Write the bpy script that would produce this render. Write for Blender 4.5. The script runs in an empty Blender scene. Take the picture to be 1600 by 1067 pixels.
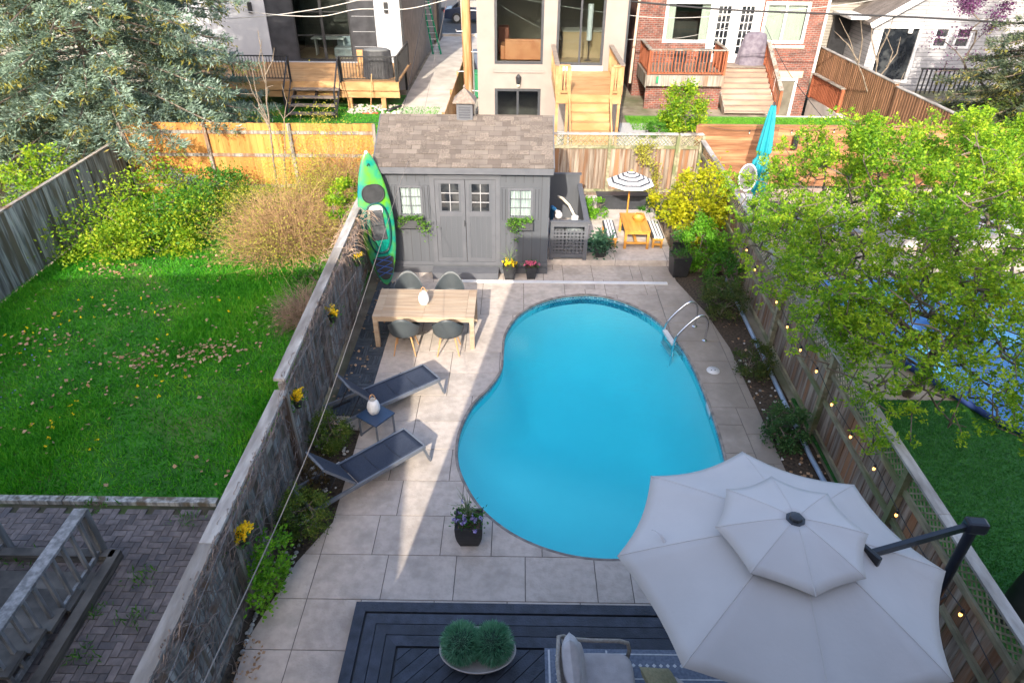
import bpy, bmesh, random, math
import numpy as np
from math import sin, cos, pi, radians, atan2, sqrt, hypot
from mathutils import Vector, Matrix
from mathutils.geometry import tessellate_polygon
random.seed(7); rng = np.random.default_rng(11)
S = bpy.context.scene; COL = S.collection

# ------------------------------------------------------------ camera
CAM_H = 7.6; F = 1050.0; TH = radians(33.8)
cam = bpy.data.cameras.new('camera'); camo = bpy.data.objects.new('camera', cam); COL.objects.link(camo)
cam.sensor_width = 36; cam.lens = F/1600*36; cam.clip_end = 900; cam.clip_start = .05
Rm = Matrix.Rotation(radians(.42), 3, 'Z') @ Matrix.Rotation(pi/2-TH, 3, 'X') @ Matrix.Rotation(.008, 3, 'Z')
camo.matrix_world = Matrix.Translation((0, 0, CAM_H)) @ Rm.to_4x4()
S.camera = camo
S.render.resolution_x = 1024; S.render.resolution_y = 682
def _ray(px, py): return Rm @ Vector(((px-800)/F, -(py-533.5)/F, -1))
def G(px, py, z=0.):                       # point of the place at height z seen at a photo pixel
    d = _ray(px, py); t = (z-CAM_H)/d.z; return Vector((d.x*t, d.y*t, z))
def GY(px, py, Y):
    d = _ray(px, py); t = Y/d.y; return Vector((d.x*t, Y, CAM_H+d.z*t))
def GX(px, py, X):
    d = _ray(px, py); t = X/d.x; return Vector((X, d.y*t, CAM_H+d.z*t))

# ------------------------------------------------------------ light
EL = radians(28.6); AZ = radians(9.8)
W = bpy.data.worlds.new('World'); S.world = W; W.use_nodes = True
nt = W.node_tree; bg = nt.nodes['Background']
sky = nt.nodes.new('ShaderNodeTexSky'); sky.sky_type = 'NISHITA'; sky.sun_disc = False
sky.sun_elevation = EL; sky.sun_rotation = pi+AZ; sky.air_density = .85; sky.dust_density = 3.5; sky.ozone_density = .4
nt.links.new(sky.outputs[0], bg.inputs[0]); bg.inputs[1].default_value = .15
sl = bpy.data.lights.new('sun', 'SUN'); sl.energy = 2.4; sl.angle = radians(.4); sl.color = (1, .90, .75)
so = bpy.data.objects.new('sun', sl); COL.objects.link(so)
so.rotation_euler = Vector((sin(AZ)*cos(EL), cos(AZ)*cos(EL), -sin(EL))).to_track_quat('-Z', 'Y').to_euler()
S.view_settings.view_transform = 'Standard'; S.view_settings.look = 'None'
S.view_settings.exposure = 1.8; S.view_settings.gamma = 1
S.render.engine = 'CYCLES'
S.cycles.max_bounces = 8; S.cycles.diffuse_bounces = 3; S.cycles.transparent_max_bounces = 12
S.cycles.use_denoising = True; S.cycles.sample_clamp_indirect = 6
cam.dof.use_dof = True; cam.dof.focus_distance = 8.5; cam.dof.aperture_fstop = 4

# ------------------------------------------------------------ mesh helpers
class MB:
    def __init__(s): s.v = []; s.f = []; s.mi = []; s.m = 0
    def poly(s, vs, fs):
        o = len(s.v); s.v += [tuple(v) for v in vs]; s.f += [tuple(i+o for i in f) for f in fs]; s.mi += [s.m]*len(fs); return s
    def box(s, c, d, rz=0, R=None):
        if R is None: R = Matrix.Rotation(rz, 3, 'Z')
        c = Vector(c); h = [x/2 for x in d]
        vs = [c + R @ Vector((sx*h[0], sy*h[1], sz*h[2])) for sz in (-1, 1) for sy in (-1, 1) for sx in (-1, 1)]
        return s.poly(vs, [(0,2,3,1),(4,5,7,6),(0,1,5,4),(2,6,7,3),(0,4,6,2),(1,3,7,5)])
    def bx(s, x0, x1, y0, y1, z0, z1): return s.box(((x0+x1)/2, (y0+y1)/2, (z0+z1)/2), (x1-x0, y1-y0, z1-z0))
    def beam(s, p, q, w, h, up=(0,0,1)):
        p = Vector(p); q = Vector(q); d = q-p; L = d.length
        if L < 1e-6: return s
        x = d/L; u = Vector(up)
        if abs(x.dot(u)) > .99: u = Vector((1,0,0)) if abs(x.x) < .9 else Vector((0,1,0))
        y = u.cross(x).normalized(); z = x.cross(y)
        return s.box((p+q)/2, (L, w, h), R=Matrix((x, y, z)).transposed())
    def tube(s, pts, r, n=8, cap=True):
        pts = [Vector(p) for p in pts]; k = len(pts)
        rs = r if hasattr(r, '__len__') else [r]*k
        vs = []; prev = None
        for i, p in enumerate(pts):
            t = (pts[min(i+1, k-1)]-pts[max(i-1, 0)]).normalized()
            if prev is None:
                a = Vector((0,0,1)) if abs(t.z) < .9 else Vector((1,0,0)); u = t.cross(a).normalized()
            else: u = (prev - t*prev.dot(t)).normalized()
            prev = u; w = t.cross(u)
            vs += [p + (u*cos(2*pi*j/n)+w*sin(2*pi*j/n))*rs[i] for j in range(n)]
        fs = [(i*n+j, i*n+(j+1)%n, (i+1)*n+(j+1)%n, (i+1)*n+j) for i in range(k-1) for j in range(n)]
        if cap: fs += [tuple(range(n-1, -1, -1)), tuple((k-1)*n+j for j in range(n))]
        return s.poly(vs, fs)
    def lathe(s, prof, c=(0,0,0), n=24, sx=1, sy=1, cap=True):
        c = Vector(c); k = len(prof)
        vs = [c+Vector((r*cos(2*pi*j/n)*sx, r*sin(2*pi*j/n)*sy, z)) for r, z in prof for j in range(n)]
        fs = [(i*n+j, i*n+(j+1)%n, (i+1)*n+(j+1)%n, (i+1)*n+j) for i in range(k-1) for j in range(n)]
        if cap: fs += [tuple(range(n-1, -1, -1)), tuple((k-1)*n+j for j in range(n))]
        return s.poly(vs, fs)
    def prism(s, pl, z0, z1):
        n = len(pl); vs = [(p[0], p[1], z0) for p in pl]+[(p[0], p[1], z1) for p in pl]
        fs = [(i, (i+1)%n, n+(i+1)%n, n+i) for i in range(n)]
        tr = tessellate_polygon([[Vector((p[0], p[1], 0)) for p in pl]])
        return s.poly(vs, fs+[tuple(n+i for i in t) for t in tr]+[tuple(reversed(t)) for t in tr])
    def sheet(s, pl, z):
        tr = tessellate_polygon([[Vector((p[0], p[1], 0)) for p in pl]]); return s.poly([(p[0], p[1], z) for p in pl], tr)
    def grid(s, fn, nu, nv, closeu=False):
        vs = [fn(i/(nu if closeu else nu-1), j/(nv-1)) for j in range(nv) for i in range(nu)]
        fs = [(j*nu+i, j*nu+(i+1)%nu, (j+1)*nu+(i+1)%nu, (j+1)*nu+i) for j in range(nv-1) for i in range(nu if closeu else nu-1)]
        return s.poly(vs, fs)
    def blob(s, c, r, n=10):
        c = Vector(c); r = Vector(r) if hasattr(r, '__len__') else Vector((r, r, r)); m = n//2+1
        vs = [c+Vector((r.x*sin(pi*j/m)*cos(2*pi*i/n), r.y*sin(pi*j/m)*sin(2*pi*i/n), r.z*cos(pi*j/m))) for j in range(1, m) for i in range(n)]
        fs = [(j*n+i, (j+1)*n+i, (j+1)*n+(i+1)%n, j*n+(i+1)%n) for j in range(m-2) for i in range(n)]
        a = len(vs); vs += [c+Vector((0,0,r.z)), c-Vector((0,0,r.z))]
        fs += [(a, i, (i+1)%n) for i in range(n)]+[(a+1, (m-2)*n+(i+1)%n, (m-2)*n+i) for i in range(n)]
        return s.poly(vs, fs)
def _wloc(o):
    l = Vector((0,0,0))
    while o: l += o.location; o = o.parent
    return l
def link(mb, name, mats, parent=None, smooth=False, origin=None, bevel=0):
    me = bpy.data.meshes.new(name)
    v = np.array(mb.v, dtype=np.float64).reshape(-1, 3)
    if parent is not None: off = np.array(_wloc(parent)); loc = (0,0,0)
    else:
        loc = origin if origin is not None else ((v[:,0].min()+v[:,0].max())/2, (v[:,1].min()+v[:,1].max())/2, v[:,2].min()); off = np.array(loc)
    me.from_pydata((v-off).tolist(), [], mb.f)
    if not isinstance(mats, (list, tuple)): mats = [mats]
    for m in mats: me.materials.append(m)
    me.polygons.foreach_set('material_index', mb.mi)
    if smooth:
        me.polygons.foreach_set('use_smooth', [True]*len(me.polygons))
    me.update()
    if smooth and smooth != 'all': me.set_sharp_from_angle(angle=radians(40))
    o = bpy.data.objects.new(name, me); COL.objects.link(o); o.location = loc
    if parent is not None: o.parent = parent
    if bevel:
        b = o.modifiers.new('b', 'BEVEL'); b.width = bevel; b.segments = 2; b.limit_method = 'ANGLE'
    return o
def tag(o, label=None, cat=None, group=None, kind=None):
    if label: o['label'] = label
    if cat: o['category'] = cat
    if group: o['group'] = group
    if kind: o['kind'] = kind
    return o
def thing(name, label, cat, loc=(0,0,0), group=None, rz=0):
    o = bpy.data.objects.new(name, None); COL.objects.link(o); o.location = loc; o.rotation_euler.z = rz; o.empty_display_size = .1
    return tag(o, label, cat, group)
def struct(mb, name, m, **k): return tag(link(mb, name, m, **k), kind='structure')
def solo(mb, name, m, label, cat, group=None, **k): return tag(link(mb, name, m, **k), label, cat, group)
def copy_tree(o, loc=None, rz=None, label=None, parent=None):
    c = o.copy(); COL.objects.link(c)
    if parent is not None: c.parent = parent
    if loc is not None: c.location = loc
    if rz is not None: c.rotation_euler.z = rz
    if label: c['label'] = label
    for ch in list(o.children): copy_tree(ch, parent=c)
    return c

# ------------------------------------------------------------ materials
def mat(name, c1, c2=None, scale=4, rough=.7, bump=0, bscale=None, island=0, st=(1,1,1), metal=0, lo=.35, hi=.65, spec=.5, detail=5, c3=None, s3=.7, trans=0, emit=None, es=1, alpha=None, gen=False):
    m = bpy.data.materials.new(name); m.use_nodes = True; n = m.node_tree; N = n.nodes; L = n.links; b = N['Principled BSDF']; out = N['Material Output']
    b.inputs['Roughness'].default_value = rough; b.inputs['Metallic'].default_value = metal
    b.inputs['Specular IOR Level'].default_value = spec
    c = lambda q: (*q, 1)
    tc = N.new('ShaderNodeTexCoord'); mp = N.new('ShaderNodeMapping'); mp.inputs['Scale'].default_value = st
    L.new(tc.outputs['Object'], mp.inputs[0]); vec = mp.outputs[0]
    geo = N.new('ShaderNodeNewGeometry')
    col = None
    if island:      # shift the pattern from piece to piece
        ad = N.new('ShaderNodeVectorMath'); ad.operation = 'ADD'; ml = N.new('ShaderNodeMath'); ml.operation = 'MULTIPLY'; ml.inputs[1].default_value = 37
        L.new(geo.outputs['Random Per Island'], ml.inputs[0]); L.new(vec, ad.inputs[0]); L.new(ml.outputs[0], ad.inputs[1]); vec = ad.outputs[0]
    if c2 is not None:
        t = N.new('ShaderNodeTexNoise'); t.inputs['Scale'].default_value = scale; t.inputs['Detail'].default_value = detail; L.new(vec, t.inputs['Vector'])
        r = N.new('ShaderNodeValToRGB'); r.color_ramp.elements[0].position = lo; r.color_ramp.elements[1].position = hi
        r.color_ramp.elements[0].color = c(c1); r.color_ramp.elements[1].color = c(c2); L.new(t.outputs['Fac'], r.inputs[0]); col = r.outputs[0]
        if c3 is not None:
            t3 = N.new('ShaderNodeTexNoise'); t3.inputs['Scale'].default_value = scale*.27; t3.inputs['Detail'].default_value = 7; L.new(vec, t3.inputs['Vector'])
            r3 = N.new('ShaderNodeValToRGB'); r3.color_ramp.elements[0].position = .5; r3.color_ramp.elements[1].position = s3; L.new(t3.outputs['Fac'], r3.inputs[0])
            mx = N.new('ShaderNodeMix'); mx.data_type = 'RGBA'; L.new(r3.outputs[0], mx.inputs[0]); L.new(col, mx.inputs[6]); mx.inputs[7].default_value = c(c3); col = mx.outputs[2]
    if island:
        mr = N.new('ShaderNodeMapRange'); mr.inputs[3].default_value = 1-island; mr.inputs[4].default_value = 1+island
        L.new(geo.outputs['Random Per Island'], mr.inputs[0]); hv = N.new('ShaderNodeHueSaturation'); L.new(mr.outputs[0], hv.inputs['Value'])
        if col: L.new(col, hv.inputs['Color'])
        else: hv.inputs['Color'].default_value = c(c1)
        col = hv.outputs[0]
    if col: L.new(col, b.inputs['Base Color'])
    else: b.inputs['Base Color'].default_value = c(c1)
    if bump:
        t2 = N.new('ShaderNodeTexNoise'); t2.inputs['Scale'].default_value = bscale or scale*3; t2.inputs['Detail'].default_value = 6; L.new(vec, t2.inputs['Vector'])
        bp = N.new('ShaderNodeBump'); bp.inputs['Strength'].default_value = bump; bp.inputs['Distance'].default_value = .02
        L.new(t2.outputs['Fac'], bp.inputs['Height']); L.new(bp.outputs[0], b.inputs['Normal'])
    if emit: b.inputs['Emission Color'].default_value = c(emit); b.inputs['Emission Strength'].default_value = es
    if trans:
        tr = N.new('ShaderNodeBsdfTranslucent'); ms = N.new('ShaderNodeMixShader'); ms.inputs[0].default_value = trans
        if col: L.new(col, tr.inputs[0])
        else: tr.inputs[0].default_value = c(c1)
        L.new(b.outputs[0], ms.inputs[1]); L.new(tr.outputs[0], ms.inputs[2]); L.new(ms.outputs[0], out.inputs[0])
    if alpha is not None: b.inputs['Alpha'].default_value = alpha
    return m
def leafmat(name, cols, trans=.35, rough=.55, big=None):
    m = bpy.data.materials.new(name); m.use_nodes = True; n = m.node_tree; N = n.nodes; L = n.links; b = N['Principled BSDF']; out = N['Material Output']
    b.inputs['Roughness'].default_value = rough; b.inputs['Specular IOR Level'].default_value = .3
    g = N.new('ShaderNodeNewGeometry'); r = N.new('ShaderNodeValToRGB'); e = r.color_ramp.elements
    while len(e) < len(cols): e.new(.5)
    for i, q in enumerate(cols): e[i].position = i/(len(cols)-1); e[i].color = (*q, 1)
    tc = N.new('ShaderNodeTexCoord'); t = N.new('ShaderNodeTexNoise'); t.inputs['Scale'].default_value = big or 1.6; t.inputs['Detail'].default_value = 2
    L.new(tc.outputs['Object'], t.inputs['Vector'])
    ma = N.new('ShaderNodeMath'); ma.operation = 'MULTIPLY_ADD'; ma.inputs[1].default_value = .55; L.new(g.outputs['Random Per Island'], ma.inputs[0])
    mr = N.new('ShaderNodeMapRange'); mr.inputs[1].default_value = .3; mr.inputs[2].default_value = .7; mr.inputs[3].default_value = 0; mr.inputs[4].default_value = .45; L.new(t.outputs['Fac'], mr.inputs[0])
    L.new(mr.outputs[0], ma.inputs[2]); L.new(ma.outputs[0], r.inputs[0]); L.new(r.outputs[0], b.inputs['Base Color'])
    tr = N.new('ShaderNodeBsdfTranslucent'); L.new(r.outputs[0], tr.inputs[0]); ms = N.new('ShaderNodeMixShader'); ms.inputs[0].default_value = trans
    L.new(b.outputs[0], ms.inputs[1]); L.new(tr.outputs[0], ms.inputs[2]); L.new(ms.outputs[0], out.inputs[0])
    return m
def brickmat(name, c1, c2, mortar, w, h, ms=.012, bump=.4, rough=.85, proj='xz', var=None, offset=.5, island=0):
    m = bpy.data.materials.new(name); m.use_nodes = True; n = m.node_tree; N = n.nodes; L = n.links; b = N['Principled BSDF']
    b.inputs['Roughness'].default_value = rough; b.inputs['Specular IOR Level'].default_value = .25
    tc = N.new('ShaderNodeTexCoord'); sp = N.new('ShaderNodeSeparateXYZ'); cb = N.new('ShaderNodeCombineXYZ'); L.new(tc.outputs['Object'], sp.inputs[0])
    if proj == 'xz':
        a = N.new('ShaderNodeMath'); a.operation = 'ADD'; L.new(sp.outputs[0], a.inputs[0]); L.new(sp.outputs[1], a.inputs[1]); L.new(a.outputs[0], cb.inputs[0]); L.new(sp.outputs[2], cb.inputs[1])
    else: L.new(sp.outputs[0], cb.inputs[0]); L.new(sp.outputs[1], cb.inputs[1])
    t = N.new('ShaderNodeTexBrick'); L.new(cb.outputs[0], t.inputs[0]); t.offset = offset
    t.inputs['Scale'].default_value = 1; t.inputs['Brick Width'].default_value = w; t.inputs['Row Height'].default_value = h; t.inputs['Mortar Size'].default_value = ms
    t.inputs['Color1'].default_value = (*c1, 1); t.inputs['Color2'].default_value = (*c2, 1); t.inputs['Mortar'].default_value = (*mortar, 1); t.inputs['Mortar Smooth'].default_value = .2
    col = t.outputs[0]
    ns = N.new('ShaderNodeTexNoise'); ns.inputs['Scale'].default_value = 2.5; ns.inputs['Detail'].default_value = 8; L.new(cb.outputs[0], ns.inputs['Vector'])
    mx = N.new('ShaderNodeMix'); mx.data_type = 'RGBA'; mx.blend_type = 'MULTIPLY'; mx.inputs[0].default_value = .6 if var is None else var
    rr = N.new('ShaderNodeValToRGB'); rr.color_ramp.elements[0].position = .3; rr.color_ramp.elements[0].color = (.45,.45,.47,1); rr.color_ramp.elements[1].position = .7; rr.color_ramp.elements[1].color = (1.15,1.15,1.15,1)
    L.new(ns.outputs[0], rr.inputs[0]); L.new(col, mx.inputs[6]); L.new(rr.outputs[0], mx.inputs[7]); L.new(mx.outputs[2], b.inputs['Base Color'])
    bp = N.new('ShaderNodeBump'); bp.inputs['Strength'].default_value = bump; bp.inputs['Distance'].default_value = .01; iv = N.new('ShaderNodeMath'); iv.operation = 'SUBTRACT'; iv.inputs[0].default_value = 1
    L.new(t.outputs['Fac'], iv.inputs[1]); L.new(iv.outputs[0], bp.inputs['Height']); L.new(bp.outputs[0], b.inputs['Normal'])
    return m
def glassmat(name, tint=(.9,.95,.95), r=.02, f0=.06):
    m = bpy.data.materials.new(name); m.use_nodes = True; n = m.node_tree; N = n.nodes; L = n.links; N.remove(N['Principled BSDF']); out = N['Material Output']
    fr = N.new('ShaderNodeFresnel'); fr.inputs[0].default_value = 1.5; g = N.new('ShaderNodeBsdfGlossy'); g.inputs['Roughness'].default_value = r; t = N.new('ShaderNodeBsdfTransparent'); t.inputs[0].default_value = (*tint, 1)
    ms = N.new('ShaderNodeMixShader'); L.new(fr.outputs[0], ms.inputs[0]); L.new(t.outputs[0], ms.inputs[1]); L.new(g.outputs[0], ms.inputs[2]); L.new(ms.outputs[0], out.inputs[0])
    return m
M = {}
M['weath'] = mat('weathered_wood', (.14,.125,.11), (.31,.285,.25), 7, .9, .5, 14, .22, (2,2,.18), c3=(.17,.10,.06), s3=.66)
M['weathb'] = mat('weathered_brown_boards', (.10,.055,.032), (.32,.275,.225), 7, .9, .5, 14, .25, (2,2,.16), c3=(.22,.11,.055), s3=.62, lo=.3, hi=.7)
M['cap'] = mat('cap_wood', (.27,.25,.23), (.46,.44,.41), 9, .9, .4, 30, .12, (1,.25,1), c3=(.16,.14,.12), s3=.7)
M['greyw'] = mat('grey_blue_wood', (.15,.155,.16), (.31,.315,.32), 8, .9, .4, 16, .15, (2,2,.3), c3=(.11,.11,.105), s3=.68)
M['moss'] = mat('mossy_rail_wood', (.15,.14,.09), (.33,.30,.20), 9, .9, .4, 30, .12, (1,.3,1), c3=(.13,.15,.07), s3=.6)
M['oldl'] = mat('old_dark_fence_wood', (.10,.105,.105), (.36,.365,.35), 8, .9, .5, 16, .3, (2,2,.2), c3=(.10,.085,.06), s3=.6)
M['yel'] = mat('yellow_cedar', (.36,.155,.03), (.47,.23,.055), 5, .75, .2, 20, .14, (2,2,.2), c3=(.30,.11,.02), s3=.72)
M['orw'] = mat('orange_cedar', (.19,.08,.035), (.40,.20,.10), 4, .75, .3, 20, .24, (.25,2,2), c3=(.2,.08,.03))
M['redw'] = mat('red_stained_wood', (.21,.055,.02), (.30,.09,.04), 5, .75, .2, 20, .14, (2,2,.3))
M['brnf'] = mat('brown_fence_wood', (.15,.075,.035), (.27,.14,.075), 5, .85, .2, 20, .2, (2,2,.3))
M['newd'] = mat('new_pine_deck', (.31,.165,.065), (.42,.25,.115), 5, .7, .2, 20, .12, (.4,.4,1), c3=(.32,.16,.06))
M['grw'] = mat('grey_tread_wood', (.14,.11,.09), (.24,.195,.16), 6, .85, .2, 20, .12, (.3,2,2))
M['sg'] = mat('shed_grey_paint', (.073,.080,.095), (.082,.089,.104), 3, .6, .15, 30, .03, (3,3,.3))
M['sgd'] = mat('shed_trim_grey', (.088,.094,.11), (.104,.109,.126), 5, .55, .15, 30, .03)
M['wht'] = mat('white_paint', (.58,.58,.59), (.64,.64,.65), 3, .5, .05)
M['blk'] = mat('black_metal', (.012,.013,.016), (.02,.021,.025), 6, .4, .05, metal=0)
M['char'] = mat('charcoal_powdercoat', (.03,.033,.04), (.042,.046,.056), 9, .42, .03, 80)
M['lrail'] = mat('lounger_rail_grey', (.11,.125,.155), (.14,.155,.185), 9, .4, .03, 80)
M['mast'] = mat('mast_black', (.012,.015,.024), (.018,.022,.032), 6, .35, .03)
M['stone'] = mat('stamped_concrete', (.46,.405,.37), (.575,.515,.47), 9, .85, .35, 34, .045, c3=(.345,.305,.27), s3=.74, lo=.34, hi=.62, detail=14)
def dirt_and_shade(m, x0, x1, k):      # dirt and painted-in shade darken the stone towards the right-hand bed, broken up by noise
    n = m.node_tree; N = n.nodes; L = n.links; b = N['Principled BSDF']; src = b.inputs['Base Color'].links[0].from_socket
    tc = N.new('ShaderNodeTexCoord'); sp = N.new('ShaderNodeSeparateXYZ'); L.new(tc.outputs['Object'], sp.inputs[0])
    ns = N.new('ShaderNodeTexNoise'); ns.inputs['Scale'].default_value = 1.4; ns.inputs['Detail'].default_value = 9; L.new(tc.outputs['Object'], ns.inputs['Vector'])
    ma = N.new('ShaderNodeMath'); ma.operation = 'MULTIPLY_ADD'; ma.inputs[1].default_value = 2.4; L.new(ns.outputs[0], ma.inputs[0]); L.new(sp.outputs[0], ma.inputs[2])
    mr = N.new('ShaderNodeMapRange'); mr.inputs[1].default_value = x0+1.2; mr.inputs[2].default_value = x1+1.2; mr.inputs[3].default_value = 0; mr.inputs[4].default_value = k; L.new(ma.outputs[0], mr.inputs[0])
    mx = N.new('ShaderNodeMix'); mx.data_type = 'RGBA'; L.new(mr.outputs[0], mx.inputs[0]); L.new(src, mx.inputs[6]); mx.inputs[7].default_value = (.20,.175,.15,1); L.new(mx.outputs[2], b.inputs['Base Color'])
M['stone_patio'] = mat('stamped_concrete_patio', (.43,.37,.325), (.52,.455,.405), 9, .85, .35, 34, .06, c3=(.33,.29,.255), s3=.74, lo=.34, hi=.62, detail=14); dirt_and_shade(M['stone_patio'], 1.5, 3.3, .8)
M['grout'] = mat('grout', (.10,.088,.08), (.16,.14,.125), 8, .95, .1)
M['soil'] = mat('garden_soil', (.03,.022,.016), (.09,.065,.045), 20, .95, .8, 40)
M['dirt'] = mat('dry_ground', (.16,.13,.095), (.30,.26,.20), 2, .95, .4, 20, c3=(.10,.11,.05))
M['conc'] = mat('pale_concrete', (.36,.33,.30), (.52,.48,.44), 1.3, .9, .2, 30)
M['asph'] = mat('asphalt', (.045,.047,.05), (.075,.077,.08), 4, .9, .3, 80)
M['steel'] = mat('stainless_steel', (.75,.76,.78), None, rough=.13, metal=1)
M['gal'] = mat('galvanised', (.5,.52,.55), (.62,.64,.66), 8, .35, metal=.8)
# ------------------------------------------------------------ leaf clouds
def leafobj(name, pos, size, m, parent=None, aspect=.55, up=.3, fold=.0, nrm=None, smin=.6, dirs=None):
    """many small pointed leaf faces; pos Nx3 world points"""
    pos = np.asarray(pos, dtype=np.float64); n = len(pos)
    if dirs is None:
        d = rng.normal(size=(n, 3)); d[:, 2] = d[:, 2]*.6+up
    else: d = np.asarray(dirs, float)+rng.normal(size=(n, 3))*.25
    d /= np.linalg.norm(d, axis=1)[:, None]+1e-9
    if nrm is None: q = rng.normal(size=(n, 3)); q[:, 2] += .8
    else: q = np.asarray(nrm)+rng.normal(size=(n, 3))*.4
    w = np.cross(d, q); w /= np.linalg.norm(w, axis=1)[:, None]+1e-9
    nn = np.cross(w, d)
    s = size*rng.uniform(smin, 1.25, n)[:, None]
    tip = pos+d*s; l = pos+d*s*.45+w*s*aspect*.5+nn*s*fold; r = pos+d*s*.45-w*s*aspect*.5+nn*s*fold
    V = np.empty((n, 4, 3)); V[:, 0] = pos; V[:, 1] = r; V[:, 2] = tip; V[:, 3] = l
    off = np.array(_wloc(parent)) if parent is not None else np.array([pos[:, 0].mean(), pos[:, 1].mean(), pos[:, 2].min()])
    V -= off; me = bpy.data.meshes.new(name); me.vertices.add(4*n); me.vertices.foreach_set('co', V.ravel())
    me.loops.add(4*n); me.loops.foreach_set('vertex_index', np.arange(4*n, dtype=np.int32)); me.polygons.add(n)
    me.polygons.foreach_set('loop_start', np.arange(0, 4*n, 4, dtype=np.int32))
    for x in (m if isinstance(m, (list, tuple)) else [m]): me.materials.append(x)
    me.update(calc_edges=True); me.validate()
    o = bpy.data.objects.new(name, me); COL.objects.link(o)
    if parent is not None: o.parent = parent
    else: o.location = off
    return o
def ell(c, r, n, clumps=40, spread=.22, shell=.55, flat=0):
    """n points in clumps spread through an ellipsoid"""
    k = rng.normal(size=(clumps, 3)); k /= np.linalg.norm(k, axis=1)[:, None]; k *= (rng.uniform(shell**3, 1, clumps)**(1/3))[:, None]
    if flat: k[:, 2] = np.abs(k[:, 2])
    idx = rng.integers(0, clumps, n); p = k[idx]+rng.normal(size=(n, 3))*spread*rng.uniform(.5, 1.2, clumps)[idx][:, None]
    return np.array(c)+p*np.array(r)
def inpoly(x, y, pl):
    c = np.zeros(len(x), bool); j = len(pl)-1
    for i in range(len(pl)):
        xi, yi = pl[i][0], pl[i][1]; xj, yj = pl[j][0], pl[j][1]
        t = ((yi > y) != (yj > y)) & (x < (xj-xi)*(y-yi)/(yj-yi+1e-12)+xi); c ^= t; j = i
    return c

# ------------------------------------------------------------ ground

POOL0 = [(1.64,13.31),(.91,13.16),(.35,12.78),(-.02,12.25),(-.22,11.6),(-.25,10.97),(-.27,10.4),(-.46,9.86),(-.76,9.3),(-.93,8.6),(-.93,8.0),(-.80,7.5),(-.50,6.93),(-.05,6.47),(.5,6.17),(1.1,6.03),(1.75,6.06),(2.4,6.28),(2.95,6.75),(3.28,7.4),(3.42,8.2),(3.46,9.3),(3.42,10.6),(3.25,11.6),(2.88,12.5),(2.3,13.08)]
def smooth_loop(P, k=5):
    out = []; n = len(P)
    for i in range(n):
        a, b, c, d = [np.array(P[(i+j)%n], float) for j in (-1, 0, 1, 2)]
        for q in range(k):
            t = q/k; out.append(tuple(.5*((2*b)+(-a+c)*t+(2*a-5*b+4*c-d)*t*t+(-a+3*b-3*c+d)*t**3)))
    return out
POOL = smooth_loop(POOL0)
_big = [Vector((x, y, 0)) for x, y in ((-200,-60),(200,-60),(200,260),(-200,260))]; _h1 = [Vector((x, y, 0)) for x, y in POOL]; _h2 = [Vector((x, y, 0)) for x, y in ((10.3,28.2),(10.3,31.9),(13.1,31.9),(13.1,28.2))]
gm_ = MB(); gm_.poly([(v.x, v.y, -.06) for v in _big+_h1+_h2], tessellate_polygon([_big, _h1, _h2])); struct(gm_, 'ground', M['dirt'])
PATIO = [(-3.22,.4),(4.55,.4),(4.55,6.6),(4.30,7.6),(4.30,11.2),(4.12,12.6),(3.75,14.0),(3.75,14.75),(.7,14.75),(.7,14.4),(-3.2,14.4),(-3.2,8.7),(-2.62,8.6),(-2.62,6.6),(-2.95,5.9),(-3.22,4.8)]
# random ashlar tiles on a grid, cut to the patio and round the pool
def ashlar(x0, x1, y0, y1, u=.235):
    nx = int((x1-x0)/u)+1; ny = int((y1-y0)/u)+1; g = -np.ones((nx, ny), int); out = []
    R = random.Random(5)
    for j in range(ny):
        for i in range(nx):
            if g[i, j] >= 0: continue
            o = [(3,2),(2,3),(2,2),(3,3),(2,1),(1,2),(4,3),(3,1)]; R.shuffle(o); o = sorted(o, key=lambda q: -q[0]*q[1]*R.uniform(.3, 1))
            for a, b in o+[(1,1)]:
                if i+a <= nx and j+b <= ny and (g[i:i+a, j:j+b] < 0).all():
                    g[i:i+a, j:j+b] = len(out); out.append((x0+i*u, y0+j*u, x0+(i+a)*u, y0+(j+b)*u)); break
    return out
def clip_obj(mb, cuts):
    """evaluate mesh with boolean modifiers against prisms, return a plain mesh object's data as MB"""
    me = bpy.data.meshes.new('w'); me.from_pydata(mb.v, [], mb.f); o = bpy.data.objects.new('w', me); COL.objects.link(o); tmp = [o]
    for pl, z0, z1, op in cuts:
        c = MB().prism(pl, z0, z1); cm = bpy.data.meshes.new('c'); cm.from_pydata(c.v, [], c.f)
        bm = bmesh.new(); bm.from_mesh(cm); bmesh.ops.recalc_face_normals(bm, faces=bm.faces); bm.to_mesh(cm); bm.free()
        co = bpy.data.objects.new('c', cm); COL.objects.link(co); tmp.append(co)
        md = o.modifiers.new('b', 'BOOLEAN'); md.operation = op; md.object = co; md.solver = 'EXACT'
    dg = bpy.context.evaluated_depsgraph_get(); ev = o.evaluated_get(dg); em = ev.to_mesh()
    r = MB(); r.poly([tuple(v.co) for v in em.vertices], [tuple(p.vertices) for p in em.polygons]); ev.to_mesh_clear()
    for t in tmp: bpy.data.objects.remove(t)
    return r
tm = MB(); g = .006
for (a, b, c, d) in ashlar(-3.6, 4.9, .4, 15.2):
    tm.bx(a+g, c-g, b+g, d-g, -.05, 0)
tm = clip_obj(tm, [(PATIO, -.2, .2, 'INTERSECT'), (POOL, -.3, .3, 'DIFFERENCE')])
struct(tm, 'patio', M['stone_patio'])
base = MB(); pv = [Vector((x, y, 0)) for x, y in PATIO]; hv = [Vector((x, y, 0)) for x, y in POOL]
base.poly([(v.x, v.y, -.008) for v in pv+hv], tessellate_polygon([pv, hv])); struct(base, 'patio_joint_bed', M['grout'])
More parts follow.
